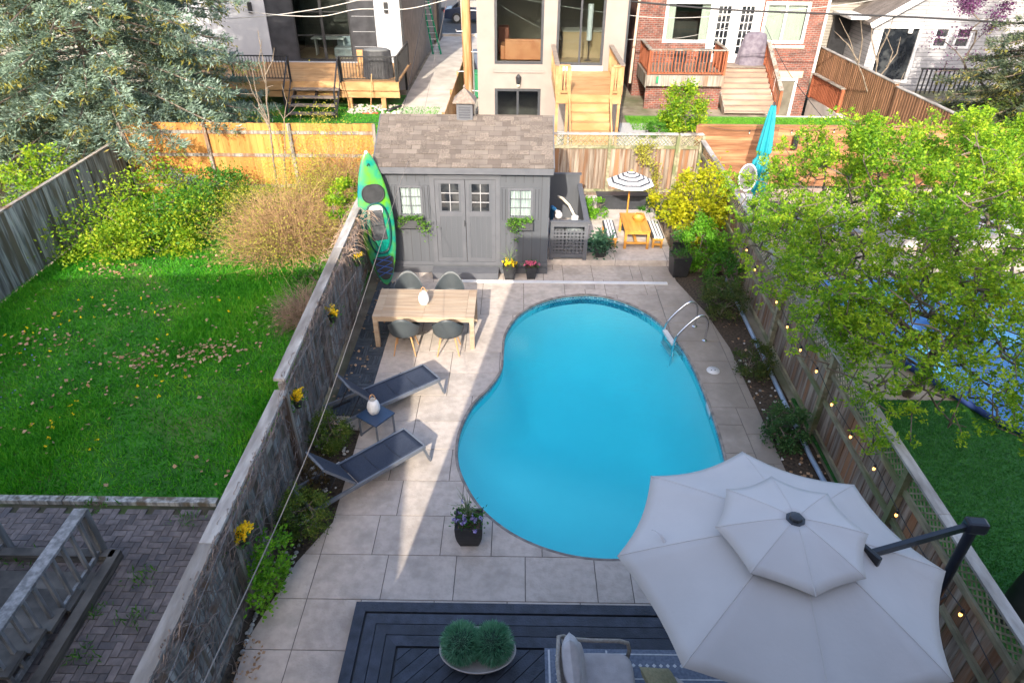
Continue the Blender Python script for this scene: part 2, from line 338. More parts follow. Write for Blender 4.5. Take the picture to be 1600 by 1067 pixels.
# pool: lip, tiled band, basin, water
def ring(P, off):
    n = len(P); r = []
    for i in range(n):
        a = Vector(P[i-1]); b = Vector(P[(i+1)%n]); t = (b-a).normalized(); r.append((P[i][0]+t.y*off, P[i][1]-t.x*off))
    return r
ccw = sum(POOL[i-1][0]*POOL[i][1]-POOL[i][0]*POOL[i-1][1] for i in range(len(POOL))) > 0
sg = 1 if ccw else -1
lip = MB(); prof = [(.035,.001),(.02,.008),(0,.006),(-.012,-.006),(-.012,-.03),(0,-.04)]
rs = [(ring(POOL, sg*o), z) for o, z in prof]; n = len(POOL)
lip.poly([(x, y, z) for P, z in rs for x, y in P], [(i*n+j, i*n+(j+1)%n, (i+1)*n+(j+1)%n, (i+1)*n+j) for i in range(len(rs)-1) for j in range(n)])
struct(lip, 'pool_coping_edge', mat('coping_bullnose', (.16,.14,.13), (.30,.27,.25), 8, .7), smooth='all')
def depth(x, y):
    ln = y-(8.7-.42*(x+.9)); t = min(max((ln+.1)/2.2, 0), 1); t = t*t*(3-2*t); return -.85-.5*t
liner = mat('pool_liner', (.56,.90,.90), (.60,.92,.92), 1.2, .5)
band = brickmat('pool_mosaic', (.02,.16,.30), (.10,.42,.52), (.30,.62,.68), .075, .05, .006, .1, .4)
bs = MB(); ins = POOL; c0 = (1.35, 9.4)
bs.poly([(x, y, z) for z in (-.035, -.24) for x, y in ins], [(j, (j+1)%n, n+(j+1)%n, n+j) for j in range(n)])
bs.m = 1; K = 30
def bpt(k, x, y):
    s_ = 1-.985*k/(K-1); X = c0[0]+(x-c0[0])*s_; Y = c0[1]+(y-c0[1])*s_; q = min(1, (1-s_)/.42); q = 1-(1-q)**2.2
    return (X, Y, -.24+(depth(X, Y)+.24)*q)
bs.poly([bpt(k, x, y) for k in range(K) for x, y in ins], [(k*n+j, k*n+(j+1)%n, (k+1)*n+(j+1)%n, (k+1)*n+j) for k in range(K-1) for j in range(n)]+[tuple((K-1)*n+j for j in range(n))])
struct(bs, 'pool_basin', [band, liner], smooth='all')
wm = bpy.data.materials.new('pool_water'); wm.use_nodes = True; N = wm.node_tree.nodes; L = wm.node_tree.links; N.remove(N['Principled BSDF']); out = N['Material Output']
fr = N.new('ShaderNodeFresnel'); fr.inputs[0].default_value = 1.33; gl = N.new('ShaderNodeBsdfGlossy'); gl.inputs['Roughness'].default_value = .03
tb = N.new('ShaderNodeBsdfTransparent'); tb.inputs[0].default_value = (.66,.97,.99,1); ms = N.new('ShaderNodeMixShader')
tcw = N.new('ShaderNodeTexCoord'); mpw = N.new('ShaderNodeMapping'); mpw.inputs['Scale'].default_value = (1, 2.2, 1); mpw.inputs['Rotation'].default_value = (0,0,.3); L.new(tcw.outputs['Object'], mpw.inputs[0])
nz = N.new('ShaderNodeTexNoise'); nz.inputs['Scale'].default_value = 5; nz.inputs['Detail'].default_value = 5; nz.inputs['Distortion'].default_value = .6; L.new(mpw.outputs[0], nz.inputs['Vector'])
nm = N.new('ShaderNodeTexNoise'); nm.inputs['Scale'].default_value = .45; nm.inputs['Detail'].default_value = 3; L.new(tcw.outputs['Object'], nm.inputs['Vector'])
rm = N.new('ShaderNodeMapRange'); rm.inputs[1].default_value = .35; rm.inputs[2].default_value = .7; rm.inputs[3].default_value = .05; rm.inputs[4].default_value = 1; L.new(nm.outputs[0], rm.inputs[0])
mm = N.new('ShaderNodeMath'); mm.operation = 'MULTIPLY'; L.new(nz.outputs[0], mm.inputs[0]); L.new(rm.outputs[0], mm.inputs[1])
bw = N.new('ShaderNodeBump'); bw.inputs['Strength'].default_value = .6; bw.inputs['Distance'].default_value = .04; L.new(mm.outputs[0], bw.inputs['Height'])
L.new(bw.outputs[0], fr.inputs[1]); L.new(bw.outputs[0], gl.inputs['Normal']); L.new(fr.outputs[0], ms.inputs[0]); L.new(tb.outputs[0], ms.inputs[1]); L.new(gl.outputs[0], ms.inputs[2]); L.new(ms.outputs[0], out.inputs[0])
va = N.new('ShaderNodeVolumeAbsorption'); va.inputs[0].default_value = (.0,.90,.96,1); va.inputs[1].default_value = .62; L.new(va.outputs[0], out.inputs['Volume'])
wb = MB().prism(ring(POOL, sg*-.002), -2.7, -.11); struct(wb, 'pool_water', wm)

# raised stone platform, dark deck tiles, beds, lawn
tp = MB()
for (a, b, c, d) in ashlar(.72, 3.75, 14.74, 18.6, .42): tp.bx(a+g, min(c, 3.85)-g, b+g, d-g, 0, .15)
struct(tp, 'raised_terrace', M['stone'])
struct(MB().bx(.74, 3.83, 14.76, 18.6, .0, .143), 'raised_terrace_bed', M['grout'])
dt = MB()
for i in range(2):
    for j in range(16):
        x0 = -3.22+i*.3; y0 = 8.95+j*.3; 
        for k in range(6):
            if (i+j)%2: dt.bx(x0+.004, x0+.296, y0+k*.05+.004, y0+k*.05+.044, .004, .03)
            else: dt.bx(x0+k*.05+.004, x0+k*.05+.044, y0+.004, y0+.296, .004, .03)
struct(dt, 'deck_tile_strip', mat('blue_grey_deck_tiles', (.035,.045,.06), (.07,.085,.105), 6, .7, .2, island=.2))
struct(MB().sheet([(-3.4,.4),(-2.55,.4),(-2.55,8.75),(-3.4,8.75)], -.02), 'left_garden_bed', M['soil'])
struct(MB().sheet([(3.6,6.),(4.95,6.),(4.95,14.9),(3.6,14.9)], -.02), 'right_garden_bed', M['soil'])
struct(MB().sheet([(.7,14.5),(5.25,14.5),(5.25,19.2),(.7,19.2)], -.016), 'back_garden_bed', mat('dry_mulch', (.13,.09,.06), (.30,.22,.15), 12, .95, .6))
struct(MB().sheet([(-3.35,14.3),(.8,14.3),(.8,19.1),(-3.35,19.1)], -.018), 'shed_ground', M['dirt'])
grassm = mat('lawn_turf', (.018,.10,.008), (.04,.19,.012), 2.2, .95, .6, 40, c3=(.10,.16,.035), s3=.7)
LAWN = [(-11.3,7.0),(-3.5,7.0),(-3.5,19.1),(-11.3,19.1)]
struct(MB().sheet(LAWN, .0), 'lawn', grassm)
blade = leafmat('grass_blade', [(.014,.13,.006),(.04,.27,.010),(.09,.39,.014),(.24,.47,.03)], .4, big=.8)
x = rng.uniform(-11.3,-3.55,190000); y = rng.uniform(7.05,19,190000)
def nval(x, y, k, seed):
    r = np.random.default_rng(seed); v = 0
    for _ in range(6):
        a = r.uniform(0, 2*pi); f = k*r.uniform(.6, 1.8); v = v+np.sin((x*cos(a)+y*sin(a))*f+r.uniform(0, 6.3))
    return v/6
dn = nval(x, y, 1.6, 3); keep = rng.uniform(size=len(x)) < np.clip(.62+dn*1.0, .4, 1); x = x[keep]; y = y[keep]; dn = dn[keep]
z = np.zeros(len(x)); dd = np.stack([rng.normal(size=len(x))*.5, rng.normal(size=len(x))*.5, np.full(len(x), 1.)], 1)
hh = .075*(1+1.1*np.clip(dn, 0, 1))
def blades(name, x, y, z, h, m, lean=.55, w=.012):
    n = len(x); d = rng.normal(size=(n, 2))*lean; a = rng.uniform(0, 2*pi, n)
    V = np.empty((n, 3, 3)); V[:, 0] = np.stack([x-np.cos(a)*w, y-np.sin(a)*w, z], 1); V[:, 1] = np.stack([x+np.cos(a)*w, y+np.sin(a)*w, z], 1)
    V[:, 2] = np.stack([x+d[:, 0]*h, y+d[:, 1]*h, z+h*rng.uniform(.6, 1.1, n)], 1)
    off = np.array([x.mean(), y.mean(), z.min()]); me = bpy.data.meshes.new(name); me.vertices.add(3*n); me.vertices.foreach_set('co', (V-off).ravel())
    me.loops.add(3*n); me.loops.foreach_set('vertex_index', np.arange(3*n, dtype=np.int32)); me.polygons.add(n); me.polygons.foreach_set('loop_start', np.arange(0, 3*n, 3, dtype=np.int32))
    me.materials.append(m); me.update(calc_edges=True); o = bpy.data.objects.new(name, me); COL.objects.link(o); o.location = off; return o
tag(blades('grass', x, y, z, hh, blade), 'rough green grass of the left lawn with fallen leaves on it', 'grass', kind='stuff')
# fallen leaves and dandelions
def litter(name, x, y, z, size, m, label, cat):
    n = len(x); p = np.stack([x, y, np.full(n, z)+rng.uniform(0, .03, n)], 1); d = np.stack([rng.normal(size=n), rng.normal(size=n), rng.normal(size=n)*.15], 1)
    o = leafobj(name, p, size, m, aspect=.9, dirs=d, nrm=np.tile([0,0,1.], (n, 1)), fold=.12); return tag(o, label, cat, kind='stuff')
dryl = leafmat('dry_leaf', [(.22,.12,.06),(.42,.26,.15),(.55,.40,.27)], .2)
cl = [(-7.0,10.5,.7,190),(-6.1,10.9,.45,120),(-9.6,11.0,.6,90),(-8.2,9.4,.8,50),(-4.6,11.9,.8,110),(-9.7,14.2,.5,110),(-7,14.9,.6,110),(-6.2,15.6,.5,60),(-9.3,8.2,.9,50),(-7.8,12.8,1.6,90),(-4.3,7.7,.5,25),(-5.2,14.5,.5,60),(-8.7,12.2,.4,30)]
lx = np.concatenate([rng.normal(c[0], c[2], c[3]) for c in cl]+[rng.uniform(-11,-3.7,60)]); ly = np.concatenate([rng.normal(c[1], c[2]*.45, c[3]) for c in cl]+[rng.uniform(7.1,17,60)])
k = (lx < -3.7)&(lx > -11.2)&(ly > 7.1); k &= rng.uniform(size=len(lx)) < .75; litter('fallen_leaves', lx[k], ly[k], .05, .078, dryl, 'dry brown leaves scattered over the left lawn', 'leaves')
dx = rng.uniform(-11,-6.0,70); dy = rng.uniform(7.3,13.5,70); dk = nval(dx, dy, 1.2, 9) > -.1
p = np.repeat(np.stack([dx[dk], dy[dk], np.full(dk.sum(), .09)], 1), 7, 0)+rng.normal(size=(dk.sum()*7, 3))*.008
tag(leafobj('dandelions', p, .035, leafmat('dandelion_yellow', [(.85,.55,.0),(.95,.75,.02)], .3), aspect=.8), 'yellow dandelion flowers dotted over the left lawn', 'flowers', kind='stuff')
px_ = rng.normal(-10.0, .6, 160); py_ = rng.normal(9.2, .9, 160); p = np.stack([px_, py_, np.full(160, .07)], 1)
tag(leafobj('violets', p, .035, leafmat('violet_blue', [(.10,.10,.42),(.2,.2,.6)], .3), aspect=.9), 'small violet flowers in the grass near the left edge', 'flowers', kind='stuff')
# neighbour's herringbone paving
hb = MB(); X0, X1, Y0, Y1 = -12, -3.42, 1.2, 6.86; a_ = .1; L_ = 2*a_
for i in range(-10, int((X1-X0)/a_)+12):
    for j in range(-4, int((Y1-Y0)/a_)+4):
        k = (i-j) % 4
        x0 = X0+i*a_; y0 = Y0+j*a_
        if k == 0: r = (x0, y0, x0+2*a_, y0+a_)
        elif k == 3: r = (x0, y0, x0+a_, y0+2*a_)
        else: continue
        if r[0] < X0 or r[2] > X1 or r[1] < Y0 or r[3] > Y1: continue
        zz = random.uniform(-.003, .003); hb.bx(r[0]+.004, r[2]-.004, r[1]+.004, r[3]-.004, -.04, .0+zz)
struct(hb, 'brick_paving', mat('paver_brick', (.105,.09,.088), (.17,.145,.14), 9, .9, .3, 50, .22, c3=(.08,.075,.08)))
struct(MB().sheet([(-12,1),(-3.4,1),(-3.4,6.88),(-12,6.88)], -.02), 'paving_bed', mat('mossy_joint_sand', (.03,.035,.015), (.07,.06,.04), 6, .95, c3=(.05,.09,.015)))
tmb = MB()
for x0 in (-11.3,-9.0,-6.7): tmb.bx(x0, x0+2.28, 6.88, 6.99, -.02, .055)
M['dkt'] = mat('dark_timber', (.05,.048,.046), (.15,.14,.125), 8, .9, .5, 16, .2, (.3,.3,2))
solo(tmb, 'timber_edging', M['oldl'], 'long weathered timber beam edging the lawn above brick paving', 'edging')
# other yards
struct(MB().sheet([(-13.5,19.25),(-3.3,19.25),(-3.3,31.0),(-13.5,31.0)], .004), 'far_lawn', grassm)
struct(MB().sheet([(4.3,26.0),(14,26.0),(14,28.05),(4.3,28.05)], .004), 'brick_house_lawn', mat('bright_lawn', (.05,.19,.012), (.11,.29,.03), 3, .95, .5, 60))
x = rng.uniform(-13,-3.3,26000); y = rng.uniform(19.4,29,26000)
tag(blades('grass', x, y, np.zeros(len(x)), np.full(len(x), .08), blade), 'short grass behind the yellow cedar fence', 'grass', kind='stuff')
x = rng.uniform(4.4,14,12000); y = rng.uniform(26,27.8,12000)
tag(blades('grass', x, y, np.zeros(len(x)), np.full(len(x), .09), leafmat('bright_blade', [(.05,.2,.01),(.12,.34,.02),(.2,.42,.05)], .4)), 'bright grass strip in front of the red brick house', 'grass', kind='stuff')
struct(MB().sheet([(4.98,2),(20,2),(20,9.6),(4.98,9.6)], .004), 'artificial_turf', mat('artificial_turf', (.025,.14,.025), (.045,.20,.035), 30, .8, .7, 150, c3=(.03,.12,.03)))
x = rng.uniform(5.0,10,60000); y = rng.uniform(4,9.6,60000)
tag(blades('turf_pile', x, y, np.zeros(len(x))+.004, np.full(len(x), .03), leafmat('turf_blade', [(.03,.16,.025),(.06,.24,.04),(.10,.31,.08)], .3)), 'short dark pile of the artificial turf in the right yard', 'grass', kind='stuff')
struct(MB().sheet([(5.2,9.6),(22,9.6),(22,20.1),(5.2,20.1)], -.002), 'neighbour_patio', mat('warm_pavers', (.42,.33,.26), (.58,.48,.39), 2, .9, .2))
struct(MB().sheet([(-5.0,27.6),(-1.7,27.6),(-1.7,46),(-5.0,46)], .008), 'side_passage', M['conc'])
struct(MB().sheet([(-60,46),(60,46),(60,60),(-60,60)], .0), 'street', M['asph'])
struct(MB().bx(-60,60,45.7,45.95,-.02,.14), 'street_kerb', M['conc'])
struct(MB().sheet([(3.85,19.3),(5.6,19.3),(5.6,27),(3.85,27)], .006), 'gravel_path', mat('grey_gravel', (.32,.32,.33), (.48,.48,.49), 30, .95, .5, 60))
struct(MB().sheet([(-1.6,19.3),(3.84,19.3),(3.84,25.8),(-1.6,25.8)], .006), 'cream_house_yard', mat('yard_concrete', (.36,.35,.34), (.5,.49,.47), 3, .95, .3))
struct(MB().sheet([(13.3,26.1),(14.6,26.1),(14.6,31),(13.3,31)], .010), 'pale_side_slab', M['conc'])
# ------------------------------------------------------------ fences
def lattice(mb, p, q, z0, z1, sp=.075, w=.022, t=.007, off=0, sq=False):
    p = Vector((p[0], p[1], 0)); q = Vector((q[0], q[1], 0)); d = q-p; L = d.length; u = d/L; nrm = Vector((-u.y, u.x, 0)); h = z1-z0
    if sq:
        for k in range(int(L/sp)): c = p+u*(k+.5)*sp+nrm*t; mb.beam((c.x, c.y, z0), (c.x, c.y, z1), w, t, up=nrm)
        for k in range(int(h/sp)): z = z0+(k+.5)*sp; mb.beam((p.x, p.y, z), (q.x, q.y, z), t, w)
        return
    s = 1.414*sp; k = -h
    for sgn, o in ((1, -t/2), (-1, t/2)):
        k = -h
        while k < L:
            a0 = max(k, 0); a1 = min(k+h, L)
            if a1 > a0+.01:
                za, zb = (z0+(a0-k), z0+(a1-k)) if sgn > 0 else (z1-(a0-k), z1-(a1-k))
                A = p+u*a0+nrm*(o+off); B = p+u*a1+nrm*(o+off); mb.beam((A.x, A.y, za), (B.x, B.y, zb), w, t, up=nrm)
            k += s
def fence(name, label, p, q, h, m, mp=None, mc=None, side=1, bw=.14, post=2.4, latt=0, rails=(.25,.95), cap=True, capw=.14, gap=.006, horizontal=False, postin=True, zb=.02, jig=.004, group=None, caph=.035, hv=0, battens=False):
    """fence from p to q; side=+1 puts rails and posts on the left of p->q"""
    p = Vector((p[0], p[1], 0)); q = Vector((q[0], q[1], 0)); d = q-p; L = d.length; u = d/L; nr = Vector((-u.y, u.x, 0))*side
    mp = mp or m; mc = mc or mp; t = thing(name, label, 'fence', (p+q)/2, group)
    R = Matrix.Rotation(atan2(u.y, u.x), 3, 'Z'); bh = h-latt
    bm = MB()
    if horizontal:
        nb = int((h-zb)/bw)
        for k in range(nb):
            z = zb+(k+.5)*bw; a = 0
            while a < L-.01:
                b = min(L, a+random.choice((2.4,3.0,3.6))); c = p+u*(a+b)/2+nr*random.uniform(-jig, jig); bm.box((c.x, c.y, z), (b-a-.004, .02, bw-gap), R=R); a = b
    else:
        nb = int(L/bw)
        for k in range(nb):
            c = p+u*(k+.5)*L/nb+nr*random.uniform(-jig, jig); zt = bh-random.uniform(0, hv)
            bm.box((c.x, c.y, (zb+zt)/2), (L/nb-gap, .018, zt-zb), R=R)
            if battens: c = p+u*(k+1)*L/nb-nr*.022; bm.box((c.x, c.y, (zb+zt)/2), (.07, .018, zt-zb), R=R)
    link(bm, 'board_panel', m, t)
    if latt:
        lm = MB(); lattice(lm, p+nr*.0, q+nr*.0, bh+.03, h-.005); link(lm, 'lattice', mp, t)
    np_ = max(1, round(L/post)); sd = 1 if postin else 0
    for k in range(np_+1):
        c = p+u*L*k/np_+nr*(.06*sd); link(MB().box((c.x, c.y, (h-.004)/2), (.089, .089, h-.004), R=R), 'post', mp, t)
    for z in list(rails)+([bh] if latt else []):
        for k in range(np_):
            a = p+u*(L*k/np_+.045)+nr*.032; b = p+u*(L*(k+1)/np_-.045)+nr*.032
            link(MB().beam((a.x, a.y, z), (b.x, b.y, z), .042, .085), 'rail', mp, t)
    if cap:
        cm = MB(); a = 0
        while a < L-.01:
            b = min(L, a+4.2); A = p+u*a+nr*.03; B = p+u*(b-.006)+nr*.03; dz = random.uniform(0, .006); cm.beam((A.x, A.y, h+caph/2+dz), (B.x, B.y, h+caph/2+dz), capw, caph); a = b
        link(cm, 'cap_rail', mc, t)
    return t
# left fence between the yards: far section stands a little higher than the near one
fl1 = fence('wooden_fence', 'weathered grey fence left of the pool, taller far half ending behind the kayak', (-3.37,7.55), (-3.56,14.3), 1.82, M['oldl'], M['weath'], M['cap'], side=-1, latt=.3, hv=.01, capw=.17, caph=.045)
fl2 = fence('wooden_fence', 'weathered grey fence left of the pool, lower near half beside the brick paving', (-3.36,.6), (-3.36,7.5), 1.66, M['oldl'], M['weath'], M['cap'], side=-1, latt=.3, hv=.01, capw=.17, caph=.045)
fr = fence('wooden_fence', 'long weathered fence right of the pool with lattice top and plank cap', (4.93,1.2), (5.14,13.6), 1.62, M['weathb'], M['moss'], M['cap'], side=1, latt=.36, rails=(.12,.75), hv=.01, bw=.15, gap=.014)
fr2 = fence('wooden_fence', 'weathered fence section behind the golden shrub, from corner to long fence', (5.16,13.7), (5.3,19.2), 1.7, M['weathb'], M['moss'], M['cap'], side=1, latt=.34, rails=(.2,.8), bw=.15)
# a heavy leaning gate post where the two sections meet
solo(MB().beam((5.02,13.62,0), (5.10,13.66,1.72), .12, .12), 'fence_post', M['weath'], 'dark grey leaning post where the two right-hand fence sections meet', 'post')
fb = fence('wooden_fence', 'weathered back fence with lattice top behind the small striped parasol', (-3.2,19.12), (4.55,19.22), 1.88, M['weathb'], M['moss'], M['cap'], side=-1, latt=.36, rails=(.22,), post=2.05, bw=.145)
fb2 = fence('wooden_fence', 'short angled corner piece of the weathered back fence', (4.6,19.24), (5.28,19.3), 1.86, M['weathb'], M['moss'], M['cap'], side=-1, latt=.36, rails=(.22,), bw=.145)
fy = fence('cedar_fence', 'yellow cedar board fence with grey posts behind the left lawn', (-11.3,19.1), (-4.1,19.15), 2.12, M['yel'], M['weath'], M['yel'], side=-1, rails=(.28,1.2,1.86), bw=.2, post=2.35, cap=False, gap=.004, hv=.02)
fll = fence('wooden_fence', 'leaning grey fence along the far left side of the lawn', (-11.35,7.2), (-11.35,18.9), 1.66, M['oldl'], M['weath'], M['weath'], side=1, rails=(.3,), latt=0, bw=.16, hv=.02, capw=.1)
fo = fence('cedar_fence', 'orange horizontal board fence behind the closed turquoise parasol', (5.35,20.2), (16.5,20.3), 1.85, M['orw'], M['orw'], M['orw'], side=1, rails=(), bw=.14, horizontal=True, capw=.1)
fd = fence('wooden_fence', 'tall brown board fence between the brick house and the white garage', G(1283,74,1.95).xy, G(1400,132,1.95).xy, 1.95, M['brnf'], M['brnf'], M['cap'], side=1, rails=(.4,), bw=.16, battens=True, post=3)
fe = fence('wooden_fence', 'tall brown board fence continuing towards the right edge under the conifer', G(1402,134,1.95).xy, G(1500,180,1.95).xy, 1.9, M['brnf'], M['brnf'], M['cap'], side=1, rails=(.4,), bw=.16, battens=True, post=3)
fg = fence('wooden_fence', 'yellow low fence between the lawn and the utility pole', (-2.45,19.6), (-2.45,35), 1.5, M['newd'], M['newd'], M['newd'], side=1, rails=(.3,), bw=.16, post=3.1, cap=False)
# near left stair railing of the neighbour
def railing(name, label, p, q, z, h, m, n, postw=.09, capw=.14, bal=.038, cat='railing', posts=2, lower=.08, group=None, zq=None, capm=None, capt=.04):
    p = Vector(p); q = Vector(q); zq = z if zq is None else zq; t = thing(name, label, cat, ((p.x+q.x)/2, (p.y+q.y)/2, min(z, zq)), group); u = (q-p); L = u.length; u /= L
    zz = lambda s: z+(zq-z)*s/L
    for k in range(posts):
        s = L*k/(posts-1); c = p+u*s; link(MB().box((c.x, c.y, zz(s)+h/2-.01), (postw, postw, h)), 'post', m, t)
    link(MB().beam((p.x, p.y, z+h+capt/2), (q.x, q.y, zq+h+capt/2), capw, capt), 'handrail', capm or m, t)
    if lower: link(MB().beam((p.x, p.y, z+lower), (q.x, q.y, zq+lower), .04, .07), 'bottom_rail', m, t)
    for k in range(n):
        s = L*(k+.7)/(n+.4); c = p+u*s; link(MB().box((c.x, c.y, zz(s)+(h+lower)/2), (bal, bal, h-lower)), 'baluster', m, t)
    return t
steps = thing('timber_steps', 'weathered timber steps with dark edge boards in the lower left corner', 'steps', (-6.3,4.4,0))
for k in range(5): link(MB().bx(-7.0,-5.5,5.35-k*.34,5.66-k*.34,.0+k*.10,.05+k*.10), 'step', M['dkt'], steps)
link(MB().beam((-5.40,5.95,.07), (-5.40,2.2,.07), .13, .14), 'side_beam', M['dkt'], steps)
link(MB().beam((-7.0,5.9,.07), (-5.4,5.9,.07), .13, .14), 'front_beam', M['dkt'], steps)
railing('stair_railing', 'weathered grey railing with wide handrail along the right side of the timber steps', (-5.6,5.95), (-5.62,2.6), 0.0, .9, M['greyw'], 17, .10, .17, .045, lower=.14, capm=M['greyw'])
railing('stair_railing', 'weathered grey railing cut by the left edge beside the timber steps', (-6.98,6.05), (-7.0,2.6), 0.0, .9, M['greyw'], 15, .10, .17, .045, lower=.14, capm=M['greyw'])
# blue pipe along the right fence
solo(MB().tube([(4.82,1.5,.09),(4.84,4.2,.08),(4.76,8,.08),(4.86,12.2,.08),(4.9,14,.08)], .04, 10), 'drain_pipe', mat('blue_grey_pipe', (.22,.30,.42), (.32,.40,.52), 4, .4), 'blue grey plastic pipe lying along the foot of the right fence', 'pipe', smooth=True)
# bare creeper on the left fence
vm = mat('dry_vine', (.13,.10,.088), (.29,.225,.19), 6, .9)
def creeper(x, y0, y1, z0, z1, n, seed, side=1):
    R = random.Random(seed); mb = MB()
    for _ in range(n):
        p = Vector((x+R.uniform(0, .05), R.uniform(y0, y1), R.choice((R.uniform(z0, z1), R.uniform(z0, z1), z1)))); a = R.uniform(0, 2*pi); pts = [p]
        for k in range(R.randint(5, 10)):
            a += R.uniform(-.7, .7); p = p+Vector((R.uniform(-.02, .025)*side, cos(a)*.11, sin(a)*.10)); p.z = min(p.z, z1+.04)
            if p.z > z1-.03 and R.random() < .6: p.z = z1-.06
            p.x = max(x-.12, min(x+.09, p.x)); pts.append(p)
        r = R.uniform(.0022, .006); mb.tube(pts, [r]*(len(pts)-1)+[r*.4], 4, False)
    return mb
cr = creeper(-3.28, .7, 7.4, .35, 1.70, 400, 1); tag(link(cr, 'bare_vines', vm), 'leafless brown vines covering the lower near half of the left fence', 'vines', kind='stuff')
cr = creeper(-3.31, 7.5, 12.6, .35, 1.86, 360, 2); tag(link(cr, 'bare_vines', vm), 'leafless brown vines over the taller far half of the left fence', 'vines', kind='stuff')
# dry twigs hanging over the fence near the kayak
tw = MB(); R_ = random.Random(4)
for _ in range(260):
    p = Vector((-3.45+R_.uniform(-.25,.25), R_.uniform(11.3,14.2), 1.8)); d = Vector((R_.uniform(-.5,.7), R_.uniform(-.6,.5), R_.uniform(.1,.8))); pts = [p]
    for k in range(5): d.z -= .25; p = p+d*.09; pts.append(p)
    tw.tube(pts, [.005,.004,.004,.003,.002,.001], 4, False)
tag(link(tw, 'dry_twigs', mat('pale_dry_twig', (.30,.20,.14), (.5,.36,.26), 5, .9)), 'dry pale twigs drooping over the fence cap beside the kayak', 'twigs', kind='stuff')
# ------------------------------------------------------------ shed
SX0, SX1, SY0, SY1 = -3.02, .71, 14.3, 16.85; EZ = 2.62; RZ = 3.32; RY = 15.58
shed = thing('garden_shed', 'grey painted garden shed with shingled gable roof beyond the dining table', 'shed', (-1.15,15.5,0))
def wall_open(mb, x0, x1, z0, z1, y, t, holes, axis='y'):
    xs = sorted({x0, x1, *[h[0] for h in holes], *[h[1] for h in holes]}); 
    for a, b in zip(xs, xs[1:]):
        hs = sorted([(h[2], h[3]) for h in holes if h[0] <= a+1e-6 and h[1] >= b-1e-6]); z = z0
        for lo, hi in hs:
            if lo > z+1e-6: mb.bx(a, b, y, y+t, z, lo)
            z = hi
        if z < z1-1e-6: mb.bx(a, b, y, y+t, z, z1)
    return mb
DX0, DX1, DZ0, DZ1 = -1.86, -.50, .30, 2.32
winL = (-2.64,-2.19,1.47,2.11); winR = (-.17,.29,1.45,2.07)
sw = MB(); wall_open(sw, SX0, SX1, .12, EZ-.06, SY0, .07, [(DX0, DX1, .295, DZ1), winL, winR])
sw.bx(SX0, SX0+.07, SY0+.07, SY1, .12, EZ-.06).bx(SX1-.07, SX1, SY0+.07, SY1, .12, EZ-.06).bx(SX0+.07, SX1-.07, SY1-.07, SY1, .12, EZ-.06)
for x in (SX0, SX1-.06): sw.poly([(x, SY0, EZ-.06), (x, SY1, EZ-.06), (x, RY, RZ-.1), (x+.06, SY0, EZ-.06), (x+.06, SY1, EZ-.06), (x+.06, RY, RZ-.1)], [(0,1,2),(3,5,4),(0,3,4,1),(1,4,5,2),(2,5,3,0)])
link(sw, 'wall', M['sg'], shed)
gr = MB()   # grooves between siding sheets as thin battens
x = SX0+.15
while x < SX1-.05:
    if not (DX0-.1 < x < DX1+.1):
        for a, b in [(.30, EZ-.07)]:
            for w_ in (winL, winR):
                if w_[0]-.22 < x < w_[1]+.22: a = None
            if a: gr.bx(x, x+.012, SY0-.004, SY0+.01, .30, EZ-.07)
            else: gr.bx(x, x+.012, SY0-.004, SY0+.01, 2.25, EZ-.07); gr.bx(x, x+.012, SY0-.004, SY0+.01, .30, 1.18)
    x += .2
link(gr, 'siding_groove', mat('groove_dark', (.05,.052,.06)), shed)
fn = MB(); fn.bx(SX0-.01, SX1+.01, SY0-.025, SY0, .0, .14).bx(SX0-.01, -1.98, SY0-.045, SY0-.0255, .14, .2); fn.bx(SX0-.01, SX1+.01, SY0-.02, SY0-.002, .21, .29); link(fn, 'skirting', M['sgd'], shed)
fl = MB().bx(SX0+.08, SX1-.08, SY0+.08, SY1-.08, .12, .2); link(fl, 'floor', M['grw'], shed)
rf = MB()
for (ya, za, yb, zb) in ((SY0-.16, EZ-.02, RY, RZ), (SY1+.16, EZ-.02+.0, RY, RZ)):
    d = Vector((0, yb-ya, zb-za)).normalized(); nn = Vector((0, -d.z, d.y)) if d.y > 0 else Vector((0, d.z, -d.y))
    A = [Vector((x, y, z)) for x, y, z in ((SX0-.12, ya, za), (SX1+.06, ya, za), (SX1+.06, yb, zb), (SX0-.12, yb, zb))]
    B = [v+nn*.05 for v in A]; rf.poly(A+B, [(0,1,2,3),(4,7,6,5),(0,4,5,1),(1,5,6,2),(2,6,7,3),(3,7,4,0)])
shing = brickmat('asphalt_shingle', (.115,.096,.085), (.172,.148,.131), (.09,.076,.066), .30, .13, .005, .5, .95, 'xy', .45, .37)
ro = link(rf, 'roof', shing, shed)
# raised shingle courses
rs_ = MB(); dl = Vector((0, RY-SY0+.16, RZ-EZ+.02)); Ls = dl.length; dn_ = dl/Ls; nn = Vector((0, -dn_.z, dn_.y)); k = 0; s = 0
R_ = random.Random(3)
while s < Ls-.1:
    x = SX0-.12
    while x < SX1+.06:
        w_ = R_.choice((.12,.2,.26,.33)); x2 = min(x+w_, SX1+.06)
        if R_.random() < .5:
            c = Vector(((x+x2)/2, SY0-.16, EZ-.02))+dn_*(s+.065)+nn*.056; rs_.box(c, (x2-x-.004, .128, .008), R=Matrix((Vector((1,0,0)), dn_, nn)).transposed())
        x = x2
    s += .13
link(rs_, 'shingle_courses', mat('shingle_tab', (.10,.082,.07), (.155,.13,.113), 30, .95, .4, 90, .25), ro)
fa = MB().bx(SX0-.12, SX1+.06, SY0-.185, SY0-.162, EZ-.13, EZ+.01); fa.bx(SX0-.10, SX1+.04, SY0-.16, SY0, EZ-.075, EZ-.06); link(fa, 'fascia', M['sgd'], shed)
